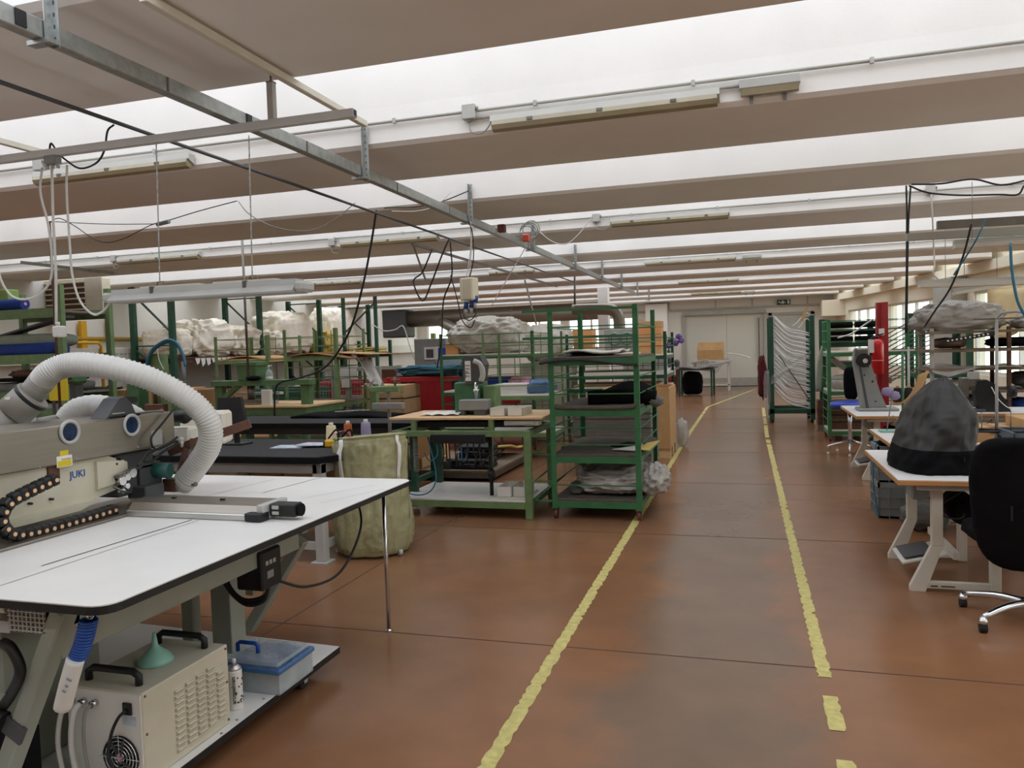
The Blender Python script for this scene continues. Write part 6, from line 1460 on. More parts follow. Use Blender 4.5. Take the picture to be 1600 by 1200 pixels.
for k, x in enumerate((-2.45, -2.2)):
    m = MB(); m.ring((x, 15.14, 1.78), .11, .02, 'y', 20, 6); m.build('dial_ring', 'grey_blue', t)
for k in range(5):
    mb = MB(); mb.box(-1.75, -1.35, 13.3, 13.75, 1.475+k*.115, 1.585+k*.115, .004); solo('orange_carton', ['lowest', 'second', 'third', 'fourth', 'topmost'][k]+' orange brown carton in the stack on the dark green trolley', 'carton', mb, 'orange' if k % 2 else 'cardboard', 'carton stack on the dark green trolley')
mb = MB(); mb.prism([(-2.95, 1.7), (-2.6, 1.72), (-2.6, 1.95), (-2.95, 1.97)], 'y', 13.6, 14.0); solo('orange_carton', 'orange carton with raised flaps beside the round green bin', 'carton', mb, 'orange')
mb = MB(); mb.box(-2.95, -2.6, 13.65, 13.95, 1.475, 1.70, .004); solo('brown_carton', 'brown carton supporting the flapped orange one', 'carton', mb, 'cardboard')
# whitish column in the middle and lamp panel
mb = MB(); mb.box(-3.72, -3.45, 20.4, 20.7, 0, 3.2); o = struct('column_middle', mb, 'concrete_white')
# shelf trolley far: beside the back column
trolley('dark steel trolley in front of the white back column', -2.3, -1.62, 16.0, 17.0, 1.9, [.5, .9, 1.2], [1.4, 1.65], 'grey_dark', .05, 'grey_light', True, None)
t = thing('grey_bench', 'dark green steel table with grey sheets near the sliding door', 'table', (-1.5, 25.0, 0))
MB().box(-2.02, -.93, 24.5, 25.6, .80, .85).build('top', 'grey_dark', t)
for (x, y) in ((-1.99, 24.55), (-1.02, 24.55), (-1.99, 25.5), (-.98, 25.5)): MB().box(x, x+.06, y, y+.06, 0, .80).build('leg', 'green_dark', t)
mb = MB(); mb.sheet(lambda u, v: Vector((-2.1+1.3*u, 24.45+1.0*v, .89+.03*sin(u*9))), 12, 4, .03); solo('grey_sheets', 'grey sheets lying on the dark green table by the door', 'sheets', mb, 'fabric_grey')
mb = MB(); mb.blob((-1.6, 25.2, .38), (.32, .3, .36), .15, 2, 4, 18, 14, .6, flat=-.37); solo('black_sack', 'black sack under the dark green table by the door', 'sack', mb, 'fabric_black')
t = thing('white_rack', 'white steel stand with draped light frames by the sliding door', 'stand', (-1.1, 27.5, 0))
for (x, y) in ((-1.7, 27.0), (-.55, 27.0), (-1.7, 28.0), (-.55, 28.0)): MB().box(x, x+.07, y, y+.07, 0, .93).build('leg', 'white', t)
MB().box(-1.75, -.45, 26.95, 28.1, .93, .97).build('top', 'white', t); m = MB(); m.box(-1.7, -.5, 27.0, 27.05, .18, .24); m.box(-1.7, -.5, 28.0, 28.05, .18, .24); m.each('foot_rail', 'white', t)
for k in range(6):
    x = -1.75+k*.08; z = .985+k*.012; mb = MB(); mb.tube([(x, 26.9, z), (x+.2, 26.9, z-.02), (x+.40, 26.88, .72-.02*k), (x+.6, 26.88, .90), (x+.95, 26.9, z)], .025, 6, n=3); solo('bent_pipe', 'pale bent tube frame hanging over the white stand', 'frame tube', mb, 'grey_light', 'bent tubes on the white stand')
t = thing('cardboard_box', 'open cardboard box with raised flap on the white stand', 'box', (-1.2, 27.4, 1.06))
MB().box(-1.55, -.68, 27.05, 27.75, 1.06, 1.40, .005).build('box_body', 'cardboard', t); MB().prism([(-1.58, 1.40), (-.66, 1.40), (-.66, 1.66), (-1.52, 1.66)], 'y', 27.3, 27.32).build('flap', 'plywood', t)
MB().box(-1.75, -.5, 26.98, 28.0, 1.045, 1.06).build('tray', 'grey_light', t)
mb = MB(); mb.sheet(lambda u, v: Vector((-.7+.9*u, 27.2+.5*v, 1.28-.18*u*u)), 8, 3, .03); solo('white_board', 'white bent board resting behind the cardboard box', 'board', mb, 'white')
# flowers on a small table
t = thing('display_table', 'low table with a white top left of the dark green table', 'table', (-2.7, 26.5, 0))
MB().box(-3.5, -2.05, 26.0, 27.0, .80, .85).build('top', 'white_lam', t)
for (x, y) in ((-3.4, 26.1), (-2.2, 26.1), (-3.4, 26.9), (-2.2, 26.9)): MB().box(x, x+.06, y, y+.06, 0, .80).build('leg', 'brown_rust', t)
MB().box(-3.4, -2.2, 26.1, 26.9, .22, .26).build('shelf', 'wood_dark', t)
t = thing('orchid', 'violet artificial flower in a tall vase on the white topped table', 'flower', (-2.62, 26.3, .85))
MB().lathe([(.05, 0), (.07, .1), (.05, .5), (.06, .55)], (-2.42, 26.3, .851), 14).build('vase', 'grey_dark', t)
m = MB(); m.tube([(-2.42, 26.3, 1.35), (-2.4, 26.28, 1.6), (-2.3, 26.25, 1.8), (-2.15, 26.2, 1.82)], .014, 6, n=5); m.tube([(-2.42, 26.3, 1.35), (-2.48, 26.3, 1.7), (-2.5, 26.3, 2.0)], .012, 6, n=4); m.each('stem', 'leaf', t)
rr = random.Random(2)
for k in range(6): c = Vector((-2.46+rr.uniform(-.2, .1), 26.25, 1.2+rr.uniform(0, .6))); m = MB(); m.blob(c, (.09, .05, .06), .4, 3, k, 10, 6); m.build('leaf', 'leaf', t)
for k in range(6): c = Vector((-2.18+rr.uniform(-.2, .2), 26.2, 1.72+rr.uniform(-.14, .16))); m = MB(); m.blob(c, (.10, .05, .08), .5, 3, k, 10, 6); m.build('blossom', 'purple', t)
for k, (x, m, lab) in enumerate(((-2.95, 'pink', 'red and white gift packet on the table shelf near the flowers'), (-2.4, 'red', 'round red object on the table shelf near the flowers'))):
    mb = MB(); mb.blob((x, 26.3, .44), (.25, .2, .17), .15, 2, k, 16, 10, .7); solo('gift_item', lab, 'packet', mb, m)
mb = MB(); mb.blob((-2.16, 26.15, .985), (.1, .1, .13), .2, 2, 1); solo('dark_ornament', 'small dark ornament at the right end of the flower table', 'ornament', mb, 'grey_dark')
# red jacket hanging by the door
q = Yp(1193, 590, 17.2)
t = thing('red_jacket', 'dark red jacket hanging on the left side of the tube rack', 'jacket', (q.x, 17.2, .75))
mb = MB(); mb.blob((q.x-.03, 17.2, q.z), (.09, .13, .44), .3, 2.5, 3, 22, 18, .8, oct=3); mb.build('jacket_body', 'red_dark', t)
m = MB(); m.tube([(q.x+.0, 17.15, q.z+.35), (q.x+.06, 17.1, q.z), (q.x+.02, 17.1, q.z-.42)], .04, 8, n=4); m.build('sleeve', 'red_dark', t)
# ================================================================== RIGHT SIDE: SEWING TABLES
def sewing_table(lab, x0, x1, y0, y1, z, legs=(.12, .9), kink=True, pedal=True, motor=True, legx=.25):
    t = thing('sewing_table', lab, 'table', ((x0+x1)/2, (y0+y1)/2, 0))
    MB().box(x0, x1, y0, y1, z-.036, z-.002, .004).build('table_edge', 'wood_edge', t)
    MB().box(x0+.003, x1-.003, y0+.003, y1-.003, z-.002, z).build('laminate_top', 'white_lam', t)
    m = MB(); m.box(x0+.12, x1-.05, y0+.04, y0+.10, z-.07, z-.036); m.box(x0+.12, x1-.05, y1-.10, y1-.04, z-.07, z-.036); m.each('apron_rail', 'grey_light', t)
    px = x0+legx
    for f in legs:
        y = y0+(y1-y0)*f
        l = MB(); l.box(px-.033, px+.033, y, y+.05, .30, z-.07, .004); l.prism([(px-.033, .30), (px+.033, .30), (px-.07, .0), (px-.16, .0), (px-.16, .03)], 'y', y, y+.05); l.build('leg', 'offwhite', t)
        l = MB(); l.box(px-.10, px+.36, y+.005, y+.045, .02, .065, .003); l.build('foot_bar', 'offwhite', t)
        l = MB(); l.box(px+.30, px+.36, y, y+.05, .0, z-.07, .004); l.build('leg', 'offwhite', t)
        l = MB(); l.box(px+.02, px+.10, y+.003, y+.006, .035, .042); l.box(px-.04, px+.0, y+.0, y+.005, .035, .042); l.each('adjusting_slot', 'black', t)
    ya, yb = y0+(y1-y0)*legs[0], y0+(y1-y0)*legs[1]
    MB().box(px+.10, px+.14, ya+.05, yb, .20, .25, .003).build('stretcher', 'offwhite', t)
    if pedal:
        p = MB(); rot = Matrix.Rotation(R(-14), 3, 'Y'); c = Vector((px-.02, (ya+yb)/2+.03, .15)); p.obox(c, (.30, .36, .02), rot, .004); pd = p.build('treadle', 'white', t)
        p = MB(); p.obox(c+Vector((-.035, 0, .018)), (.19, .31, .006), rot); p.obox(c+Vector((.105, 0, .030)), (.06, .31, .006), rot); p.each('rubber_mat', 'grey_dark', pd)
        m = MB(); m.cyl((px+.1, c.y, .16), (px+.14, c.y, .55), .008, seg=6); m.build('pull_rod', 'steel_dark', t)
    if motor:
        MB().box(px-.13, px-.02, ya+.10, ya+.30, z-.17, z-.05, .012).build('switch_box', 'grey_blue', t)
        m = MB(); m.cyl((px+.20, ya+.18, .50), (px+.20, ya+.42, .50), .10, seg=18); m.cyl((px+.20, ya+.14, .50), (px+.20, ya+.18, .50), .06, seg=14); m.build('motor', 'black_matte', t)
        m = MB(); m.tube([(px-.05, ya+.12, z-.12), (px+.02, ya+.1, z-.2), (px+.1, ya+.12, z-.16), (px+.2, ya+.16, z-.1)], .006, 6, n=5); m.tube([(px-.02, ya+.12, z-.1), (px+.05, ya+.1, z-.26), (px+.16, ya+.1, z-.28), (px+.2, ya+.2, .52)], .006, 6, n=5); m.each('cable', 'cable_black', t)
    return t
sewing_table('white sewing table with tan edge carrying the covered machine', .915, 1.68, 5.33, 6.75, .745, (.09, .64))
sewing_table('white sewing table with tan edge just behind the covered machine', 1.17, 1.85, 6.95, 8.30, .745, (.3, .85), pedal=False, motor=False, legx=.48)
sewing_table('farther sewing table carrying the tall leaning grey machine', 1.20, 1.95, 9.45, 10.95, .765, (.15, .8))
sewing_table('sewing table near the windows carrying the black machine', 2.25, 3.20, 9.70, 10.55, .765, (.15, .8), pedal=False)
# covered machine: dark cloth hood on the table
cc = Vector((1.215, 5.92, .746))
def hood(z0, z1, n, grow, m, nm, t, seed=0):
    vs = []; N = 96
    prof = [(0, 1.0), (.12, 1.03), (.25, .99), (.40, .95), (.55, .89), (.68, .79), (.80, .63), (.90, .43), (.97, .22), (1.0, .03)]
    def rad(t):
        for (a, ra), (b, rb) in zip(prof, prof[1:]):
            if t <= b: return ra+(rb-ra)*(t-a)/(b-a)
        return .03
    for i in range(n+1):
        tt = z0+(z1-z0)*i/n
        for k in range(N):
            a = 2*pi*k/N; q = Vector((cos(a)*1.6, sin(a)*1.6, tt*2.6+seed)); f = noise.noise(q)+.6*noise.noise(q*2.3)+.25*noise.noise(Vector((cos(a)*7, sin(a)*7, tt*2)))
            f += .8*(.45-1.5*abs(noise.noise(q*1.9+Vector((5, 2, 8)))))
            r = rad(tt)*(1+.095*f)+grow
            lean = .085*tt
            vs.append(cc+Vector((.235*r*(abs(cos(a))**.75)*math.copysign(1, cos(a))+lean, .40*r*(abs(sin(a))**.75)*math.copysign(1, sin(a)), .60*tt+.02*f*tt)))
    fs = [(i*N+k, i*N+(k+1) % N, (i+1)*N+(k+1) % N, (i+1)*N+k) for i in range(n) for k in range(N)]
    if z1 >= 1: fs.append(tuple(n*N+k for k in range(N)))
    mb = MB(); mb.add(vs, fs, True); return mb.build(nm, m, t)
dm('hood_grey', '#262420', .55, var=.12, scale=7, bump=.15, bscale=9); dm('hood_brown', '#2b2223', .55, var=.1, scale=6)
t = thing('machine_cover', 'sewing machine under a crumpled dark grey and black cloth cover', 'cover', cc)
hood(.22, 1.0, 60, 0, 'hood_grey', 'upper_cloth', t); hood(.0, .26, 16, .012, 'fabric_black', 'lower_band', t)
MB().sheet(lambda u, v: Vector((1.34+.10*u, 5.535+.02*sin(u*4)+.10*u*u, .755+.16*v+.02*u*v)), 6, 6, .004).build('side_patch', 'hood_brown', t)
# office chair in front
hc = Vector((1.53, 4.97, 0))
t = thing('office_chair', 'black high back office chair with a chrome star base at the right', 'chair', hc)
def sup(a, n=3.2): c, s_ = cos(a), sin(a); return math.copysign(abs(c)**(2/n), c), math.copysign(abs(s_)**(2/n), s_)
vs, NA = [], 36
lay = [(-.045, .90), (-.030, .985), (.0, 1.0), (.028, .97), (.042, .86)]
for (dy, sc) in lay:
    for k in range(NA):
        c, s_ = sup(2*pi*k/NA); x, z = .24*c*sc*(1-.05*s_), .385*s_*sc
        vs.append(Vector((1.455+x-.05*(z/.38), 4.86+dy+.10*c*c*.5+.03*(z/.38)**2-.04*(z/.38), .69+z)))
fs = [(i*NA+k, i*NA+(k+1) % NA, (i+1)*NA+(k+1) % NA, (i+1)*NA+k) for i in range(len(lay)-1) for k in range(NA)]+[tuple(range(NA))[::-1], tuple((len(lay)-1)*NA+k for k in range(NA))]
mb = MB(); mb.add(vs, fs, True); mb.build('backrest', 'fabric_black', t)
mb = MB(); mb.blob((hc.x-.02, 5.20, .47), (.25, .24, .05), .03, 2, 1, 28, 12, .5); mb.build('seat', 'fabric_black', t)
mb = MB(); mb.bar((1.45, 4.92, .62), (1.47, 5.06, .43), .07, .02); mb.build('back_bracket', 'black', t)
mb = MB(); mb.cyl((hc.x, hc.y, .10), (hc.x, hc.y, .30), .03, seg=14); mb.cyl((hc.x, hc.y, .28), (hc.x, hc.y+.1, .43), .022, seg=12); mb.build('gas_column', 'black', t)
MB().box(1.385, 1.393, 4.79, 4.80, .62, .70).build('back_slot', 'black', t)
for a in (143, 216, 288, 0, 72):
    e = hc+Vector((.36*cos(R(a)), .36*sin(R(a)), 0)); m = MB(); m.tube([hc+Vector((0, 0, .115)), hc*.5+e*.5+Vector((0, 0, .118)), e+Vector((0, 0, .085))], lambda f, i: .026-.010*f, 10, n=4); m.build('base_arm', 'chrome', t)
    m = MB(); m.cyl(e+Vector((-.018, 0, .028)), e+Vector((.018, 0, .028)), .027, seg=14); cs = m.build('caster', 'rubber', t); m = MB(); m.lathe([(.026, .05), (.024, .068), (.012, .088)], e, 12); m.build('caster_cap', 'chrome', cs)
# crates under the second table
def crate(lab, x0, x1, y0, y1, z0, h, m='crate_grey', grp=None):
    t = thing('plastic_crate', lab, 'crate', ((x0+x1)/2, (y0+y1)/2, z0), 0, grp)
    b = MB(); b.box(x0+.01, x1-.01, y0+.01, y1-.01, z0, z0+.02); b.box(x0+.01, x0+.016, y0+.01, y1-.01, z0, z0+h-.03); b.box(x1-.016, x1-.01, y0+.01, y1-.01, z0, z0+h-.03); b.box(x0+.01, x1-.01, y0+.01, y0+.016, z0, z0+h-.03); b.box(x0+.01, x1-.01, y1-.016, y1-.01, z0, z0+h-.03); b.build('crate_body', m, t)
    r = MB()
    r.box(x0, x1, y0, y0+.02, z0+h-.05, z0+h); r.box(x0, x1, y1-.02, y1, z0+h-.05, z0+h); r.box(x0, x0+.02, y0, y1, z0+h-.05, z0+h); r.box(x1-.02, x1, y0, y1, z0+h-.05, z0+h); r.build('rim', m, t)
    r = MB(); nx = max(2, int((x1-x0)/.09)); ny = max(2, int((y1-y0)/.09))
    for k in range(nx+1): x = x0+.004+(x1-x0-.014)*k/nx; r.box(x, x+.008, y0, y0+.012, z0, z0+h-.05)
    for k in range(ny+1): y = y0+.004+(y1-y0-.014)*k/ny; r.box(x0, x0+.012, y, y+.008, z0, z0+h-.05)
    for k in (1, 2): z = z0+(h-.05)*k/3; r.box(x0, x1, y0, y0+.012, z, z+.008); r.box(x0, x0+.012, y0, y1, z, z+.008)
    r.build('rib_grid', m, t); return t
dm('crate_grey', '#848d8c', .5, var=.08); dm('crate_blue', '#4e5a62', .5, var=.08)
for k, lab in enumerate(('bottom grey ribbed crate of the stack under the second sewing table', 'upper grey ribbed crate of the stack under the second sewing table')): crate(lab, 1.14, 1.52, 7.62, 8.04, .0+.33*k, .33)
mb = MB(); mb.blob((1.33, 7.83, .665), (.15, .17, .03), .3, 3, 5); solo('dark_cloth', 'dark cloth lying in the upper ribbed crate', 'fabric', mb, 'fabric_black')
mb = MB(); mb.blob((1.45, 7.25, .12), (.17, .14, .12), .3, 2.5, 6, 20, 14, .8, flat=-.118); solo('cloth_sack', 'crumpled grey sack on the floor beside the crate stack', 'sack', mb, 'fabric_grey')
mb = MB(); mb.tube([(1.13, 7.6, .70), (1.10, 7.57, .5), (1.10, 7.57, .3), (1.14, 7.56, .02)], .006, 6, n=6); solo('hanging_string', 'thin green cord hanging down the front of the crate stack', 'cord', mb, 'cable_blue')
mb = MB(); mb.box(1.60, 1.9, 6.6, 6.62, .12, .40, .003); solo('sheet_metal', 'grey metal sheet leaning under the covered machine table', 'sheet', mb, 'grey_blue')
# thread stands
def stand(lab, x, y, z0, z1, tz, cones, tray='wood_edge', arm=None):
    t = thing('thread_stand', lab, 'thread stand', (x, y, z0))
    MB().cyl((x, y, z0), (x, y, z1), .011, seg=10).build('pole', 'grey_light', t)
    MB().box(x-.16, x+.16, y-.09, y+.09, tz-.012, tz, .004).build('tray', tray, t)
    m = MB()
    for dx in (-.11, -.02, .08): m.cyl((x+dx, y-.04, tz), (x+dx, y-.04, tz+.14), .003, seg=6)
    m.each('spindle', 'steel_dark', t)
    m = MB(); m.bar((x-.15, y, z1-.02), (x+.15, y, z1-.02), .012); m.build('guide_arm', 'steel_dark', t); return t
stand('thread stand with a tan tray and black cones behind the covered machine', 1.50, 8.15, .745, 1.55, 1.02, 3)
for k, (dx, lab) in enumerate(((-.10, 'left black thread cone on the tan tray'), (-.005, 'middle black thread cone on the tan tray'), (.10, 'right black thread cone on the tan tray'))): spool(lab, 1.50+dx, 8.13, 1.021, 'thread_black', .16, .042, 'wood_edge')
q0, q1 = Yp(1408, 633, 6.5), Yp(1441, 586, 6.5); mb = MB(); mb.sheet(lambda u, v: q0.lerp(q1, u)+Vector((-.03+.075*v+.02*sin(pi*u), .02*v, -.03*sin(pi*u)+.03*v)), 10, 4, .005); solo('leather_strip', 'tan leather strip sticking up behind the covered machine', 'leather', mb, 'cardboard')
t = thing('thread_stand', 'teal based wire thread stand with violet pads on the second sewing table', 'thread stand', (1.33, 8.05, .746))
MB().box(1.22, 1.44, 7.98, 8.12, .746, .762, .004).build('base', 'teal', t)
m = MB(); m.cyl((1.29, 8.05, .76), (1.34, 8.05, 1.10), .006, seg=6); m.tube([(1.42, 8.05, .76), (1.40, 8.05, .85), (1.34, 8.04, .90)], .005, 6); m.each('wire', 'cable_grey', t)
for k, c in enumerate(((1.29, 8.04, 1.13), (1.36, 8.04, 1.09))): m = MB(); m.blob(c, (.045, .03, .04), .25, 3, k, 14, 8); m.build('pad', 'purple_tape', t)
MB().cyl((1.43, 8.05, .76), (1.43, 8.05, 1.5), .012, seg=8).build('pole', 'green', t)
mb = MB(); mb.blob((1.56, 7.95, .80), (.1, .1, .05), .3, 3, 3); solo('foam_scrap', 'yellowish foam scrap on the second sewing table', 'scrap', mb, 'yellow_foam')
st = stand('thread stand with a black tray at the right, over the cardboard boxes', 1.80, 6.55, .745, 1.78, .93, 2, 'black')
m = MB(); m.bar((1.5, 6.5, .945), (1.80, 6.55, .92), .05, .03); m.build('tray_bracket', 'black', st)
m = MB(); m.tube([(1.80, 6.55, 1.76), (1.83, 6.5, 1.80), (1.92, 6.4, 1.80), (2.05, 6.3, 1.74), (2.2, 6.2, 1.62)], .012, 8, n=6); m.build('curved_tube', 'grey_light', st)
# leaning grey post machine on the third table
t = thing('post_machine', 'tall leaning grey stitching machine with a black handwheel', 'sewing machine', (1.45, 10.2, .765))
MB().prism([(1.35, .766), (1.64, .766), (1.55, 1.0), (1.42, 1.46), (1.34, 1.50), (1.27, 1.46), (1.26, 1.38)], 'y', 10.12, 10.28).build('column', 'grey', t)
MB().prism([(1.40, .78), (1.43, .78), (1.33, 1.38), (1.31, 1.38)], 'y', 10.114, 10.12).build('column_seam', 'grey_dark', t)
MB().obox((1.36, 10.2, 1.47), (.16, .2, .12), None, .02).build('head', 'steel_dark', t)
m = MB(); m.cyl((1.36, 10.0, 1.38), (1.36, 10.06, 1.38), .085, seg=22); w_ = m.build('handwheel', 'black', t); m = MB(); m.cyl((1.37, 9.96, 1.375), (1.37, 10.0, 1.375), .028, seg=12); m.build('wheel_hub', 'chrome', w_)
MB().cyl((1.36, 10.06, 1.38), (1.36, 10.14, 1.38), .05, seg=16).build('wheel_shaft', 'steel_dark', t)
MB().box(1.30, 1.75, 10.05, 10.38, .766, .80, .01).build('base_plate', 'grey', t)
m = MB()
for (x, z) in ((1.42, 1.3), (1.50, .88), (1.38, 1.2), (1.47, 1.12)): m.cyl((x, 10.11, z), (x, 10.12, z), .01, seg=8)
m.each('screw', 'black', t)
# stool with blue seat
sc_ = Vector((1.42, 11.85, 0))
t = thing('work_stool', 'work stool with a bright blue padded seat and chrome star base', 'stool', sc_)
mb = MB(); mb.blob((1.42, 11.85, .70), (.26, .24, .055), .06, 2, 2, 26, 10, .6); mb.build('seat', 'seat_blue', t) if 'seat_blue' in M else (dm('seat_blue', '#2440a8', .45, var=.06), mb.build('seat', 'seat_blue', t))
mb = MB(); mb.blob((1.47, 12.1, 1.0), (.10, .05, .24), .06, 2, 2, 20, 12, .6); mb.build('backrest', 'fabric_black', t)
m = MB(); m.cyl(sc_+Vector((0, 0, .18)), sc_+Vector((0, 0, .66)), .022, .03, 12); m.build('gas_column', 'chrome', t)
for a in range(5):
    an = R(190+72*a); e = sc_+Vector((.30*cos(an), .30*sin(an), 0)); m = MB(); m.tube([sc_+Vector((0, 0, .20)), e+Vector((0, 0, .12)), e+Vector((0, 0, .03))], .014, 8); m.build('base_arm', 'chrome', t); m = MB(); m.cyl(e, e+Vector((0, 0, .03)), .018, seg=10); m.build('glide', 'white', t)
# shelf rack of goods by the windows
t = thing('goods_rack', 'brown steel shelf rack with wooden decks before the windows', 'shelf', (3.0, 11.6, 0))
for x in (2.32, 3.2, 4.1):
    for y in (11.2, 11.9): MB().box(x, x+.045, y, y+.045, 0, 1.74, .003).build('post', 'brown_rust' if x > 2.4 else 'trim_grey', t)
for z in (.55, .93, 1.22, 1.46, 1.70): MB().box(2.30, 4.16, 11.18, 11.95, z-.035, z).build('shelf', 'wood_old', t)
mb = MB(); mb.blob((2.70, 11.5, 1.86), (.50, .36, .21), .14, 2.2, 4, 80, 44, .8, flat=-.155, oct=3, crk=.07); solo('covered_heap', 'heap of goods under a grey plastic cover on the topmost rack shelf', 'bundle', mb, 'bag_grey')
mb = MB(); mb.blob((3.75, 11.5, 1.78), (.4, .34, .12), .15, 2.2, 8, 60, 30, .8, flat=-.075, oct=3, crk=.07); solo('covered_heap', 'lower covered heap at the right end of the topmost rack shelf', 'bundle', mb, 'bag_grey')
t = thing('perforated_strip', 'black perforated steel strip leaning under the topmost rack shelf', 'strip', (2.7, 11.1, 1.55))
MB().bar((2.42, 11.1, 1.56), (3.05, 11.1, 1.66), .03, .05).build('strip', 'black', t); m = MB()
for k in range(10): c = Vector((2.5+.05*k, 11.08, 1.575+.008*k)); m.cyl(c, c+Vector((0, .005, 0)), .012, seg=8)
m.each('hole', 'white', t)
mb = MB(); mb.sheet(lambda u, v: Vector((2.33+1.0*u, 11.1+.7*v, 1.235+.03*sin(u*7)*v-.16*max(0, .35-abs(u-.18))*max(0, .25-v)*9)), 18, 8, .01); solo('plastic_cover', 'grey plastic sheet draped over the middle rack shelf', 'plastic wrap', mb, 'bag_grey')
for k, (x, z, rx, rz, m, lab) in enumerate(((3.35, 1.475, .32, .06, 'fabric_black', 'black moulded part on the second rack shelf from the top'), (2.65, .95, .3, .05, 'offwhite', 'pale folded goods on the fourth rack shelf'), (2.6, 1.475, .18, .07, 'wood_dark', 'dark olive bundle at the left of the second shelf'), (2.9, .57, .35, .14, 'grey_dark', 'dark goods on the lowest rack shelf'), (3.5, .57, .25, .12, 'fabric_blue', 'dark blue goods at the right of the lowest rack shelf'), (3.55, .95, .25, .10, 'grey_dark', 'dark pile at the right of the fourth rack shelf'))):
    mb = MB(); mb.blob((x, 11.5, z+rz), (rx, .28, rz), .2, 2.4, k+3, 22, 12, .7); solo('shelf_goods', lab, 'goods', mb, m)
# black sewing machine by the windows
t = thing('sewing_machine', 'black cylinder arm sewing machine on the tan edged table by the windows', 'sewing machine', (2.6, 10.0, .765))
MB().prism([(2.56, .768), (2.86, .768), (2.80, .90), (2.70, 1.08), (2.62, 1.13), (2.53, 1.12), (2.50, 1.0), (2.52, .85)], 'y', 9.88, 10.02).build('arm_body', 'black', t)
MB().box(2.38, 2.60, 9.85, 10.08, .768, .80, .006).build('bed', 'grey_dark', t)
m = MB(); m.box(2.36, 2.44, 9.88, 10.02, .93, 1.16, .01); m.cyl((2.40, 9.95, .93), (2.40, 9.95, .80), .008, seg=6); m.box(2.42, 2.56, 9.9, 10.0, 1.06, 1.14); m.build('needle_head', 'steel_dark', t)
m = MB(); m.box(2.45, 2.55, 9.9, 10, 1.14, 1.22); m.cyl((2.5, 9.92, 1.22), (2.5, 9.92, 1.34), .006, seg=6); m.build('tension_unit', 'grey_light', t)
m = MB(); m.tube([(2.66, 9.87, 1.05), (2.72, 9.86, .92), (2.80, 9.85, .83), (2.86, 9.86, .80)], .006, 6, n=5); m.build('white_tube', 'white', t)
m = MB(); m.cyl((2.86, 9.95, .99), (2.92, 9.95, .99), .07, seg=18); m.build('handwheel', 'black', t)
mb = MB(); mb.prism([(2.28, 10.1), (2.56, 10.05), (2.6, 10.35), (2.4, 10.4)], 'z', .767, .775); solo('leather_piece', 'dark violet leather piece left of the black sewing machine', 'leather', mb, 'purple')
sc2 = Vector((3.05, 8.9, 0))
t = thing('work_chair', 'black padded chair before the black sewing machine', 'chair', sc2)
mb = MB(); mb.blob((3.0, 8.9, .95), (.24, .08, .30), .05, 2, 2, 24, 14, .55); mb.build('backrest', 'fabric_black', t); mb = MB(); mb.blob((3.0, 9.2, .50), (.25, .24, .05), .03, 2, 2, 24, 10, .5); mb.build('seat', 'fabric_black', t)
m = MB(); m.cyl((3.0, 9.2, .08), (3.0, 9.2, .46), .025, seg=10); m.bar((3.0, 9.15, .46), (3.0, 8.93, .8), .06, .02); m.build('column', 'black', t)
for a in range(5): an = 2*pi*a/5; m = MB(); m.bar((3.0, 9.2, .08), (3.0+.28*cos(an), 9.2+.28*sin(an), .03), .035, .03); m.build('base_arm', 'black', t)
# table with cartons and crate at the right edge
sewing_table('white table with tan edge at the right carrying cartons and a crate', 1.74, 2.50, 5.75, 7.3, .745, (.2, .8), pedal=False, motor=False)
for k, (a, b, c_, d, h, m, lab) in enumerate(((1.60+.16, 2.02, 6.95, 7.25, .16, 'cardboard', 'cardboard box behind the black thread tray'), (2.04, 2.48, 6.75, 7.2, .24, 'cardboard', 'larger cardboard box with a tape strip at the right edge'))):
    mb = MB(); mb.box(a, b, c_, d, .746, .746+h, .004); o = solo('cardboard_box', lab, 'box', mb, m); MB().box((a+b)/2-.03, (a+b)/2+.03, c_-.001, d, .746+h-.06, .746+h+.001).build('tape', 'cardboard_dark', o)
crate('grey blue plastic crate standing on the white table at the right edge', 1.80, 2.2, 6.15, 6.6, .746, .20, 'crate_blue')
for k, (x, y, lab) in enumerate(((1.79, 6.9, 'pale foam block lying left of the cardboard boxes'),)):
    mb = MB(); mb.box(1.75, 1.95, 6.68, 6.9, .746, .79, .01); solo('foam_block', lab, 'foam', mb, 'offwhite')
# ---- right hand green trolley, red post, extinguisher
tr2 = trolley('tall green trolley of plastic wrapped parts beside the right yellow line', 1.27, 2.60, 13.3, 14.1, 1.95, [.16, .80, 1.42], [.35, .5, .65, 1.0, 1.2, 1.60, 1.78, 1.93], 'green_bright', .055, 'offwhite', True)
mb = MB(); mb.sheet(lambda u, v: Vector((1.33+.9*u, 13.35+.5*v, 1.35-.45*u-.08*sin(u*4)+.05*sin(v*7+u*9))), 18, 10, .006); solo('plastic_cover', 'long grey plastic cover sagging inside the tall right trolley', 'plastic wrap', mb, 'bag_grey')
mb = MB(); mb.blob((1.62, 13.7, .93), (.3, .3, .12), .25, 2.3, 4, 22, 12, .8); solo('wrapped_part', 'wrapped pale part on the second deck of the tall right trolley', 'bundle', mb, 'clear_bag')
for k in range(3):
    mb = MB(); mb.box(1.32, 2.55, 13.4, 14.0, .18+.12*k, .29+.12*k, .006); solo('plank_stack', ['lowest dark timber layer on the bottom deck of the tall right trolley', 'middle dark timber layer on the bottom deck of the tall right trolley', 'topmost dark timber layer on the bottom deck of the tall right trolley'][k], 'timber', mb, 'wood_dark' if k != 1 else 'brown_rust')
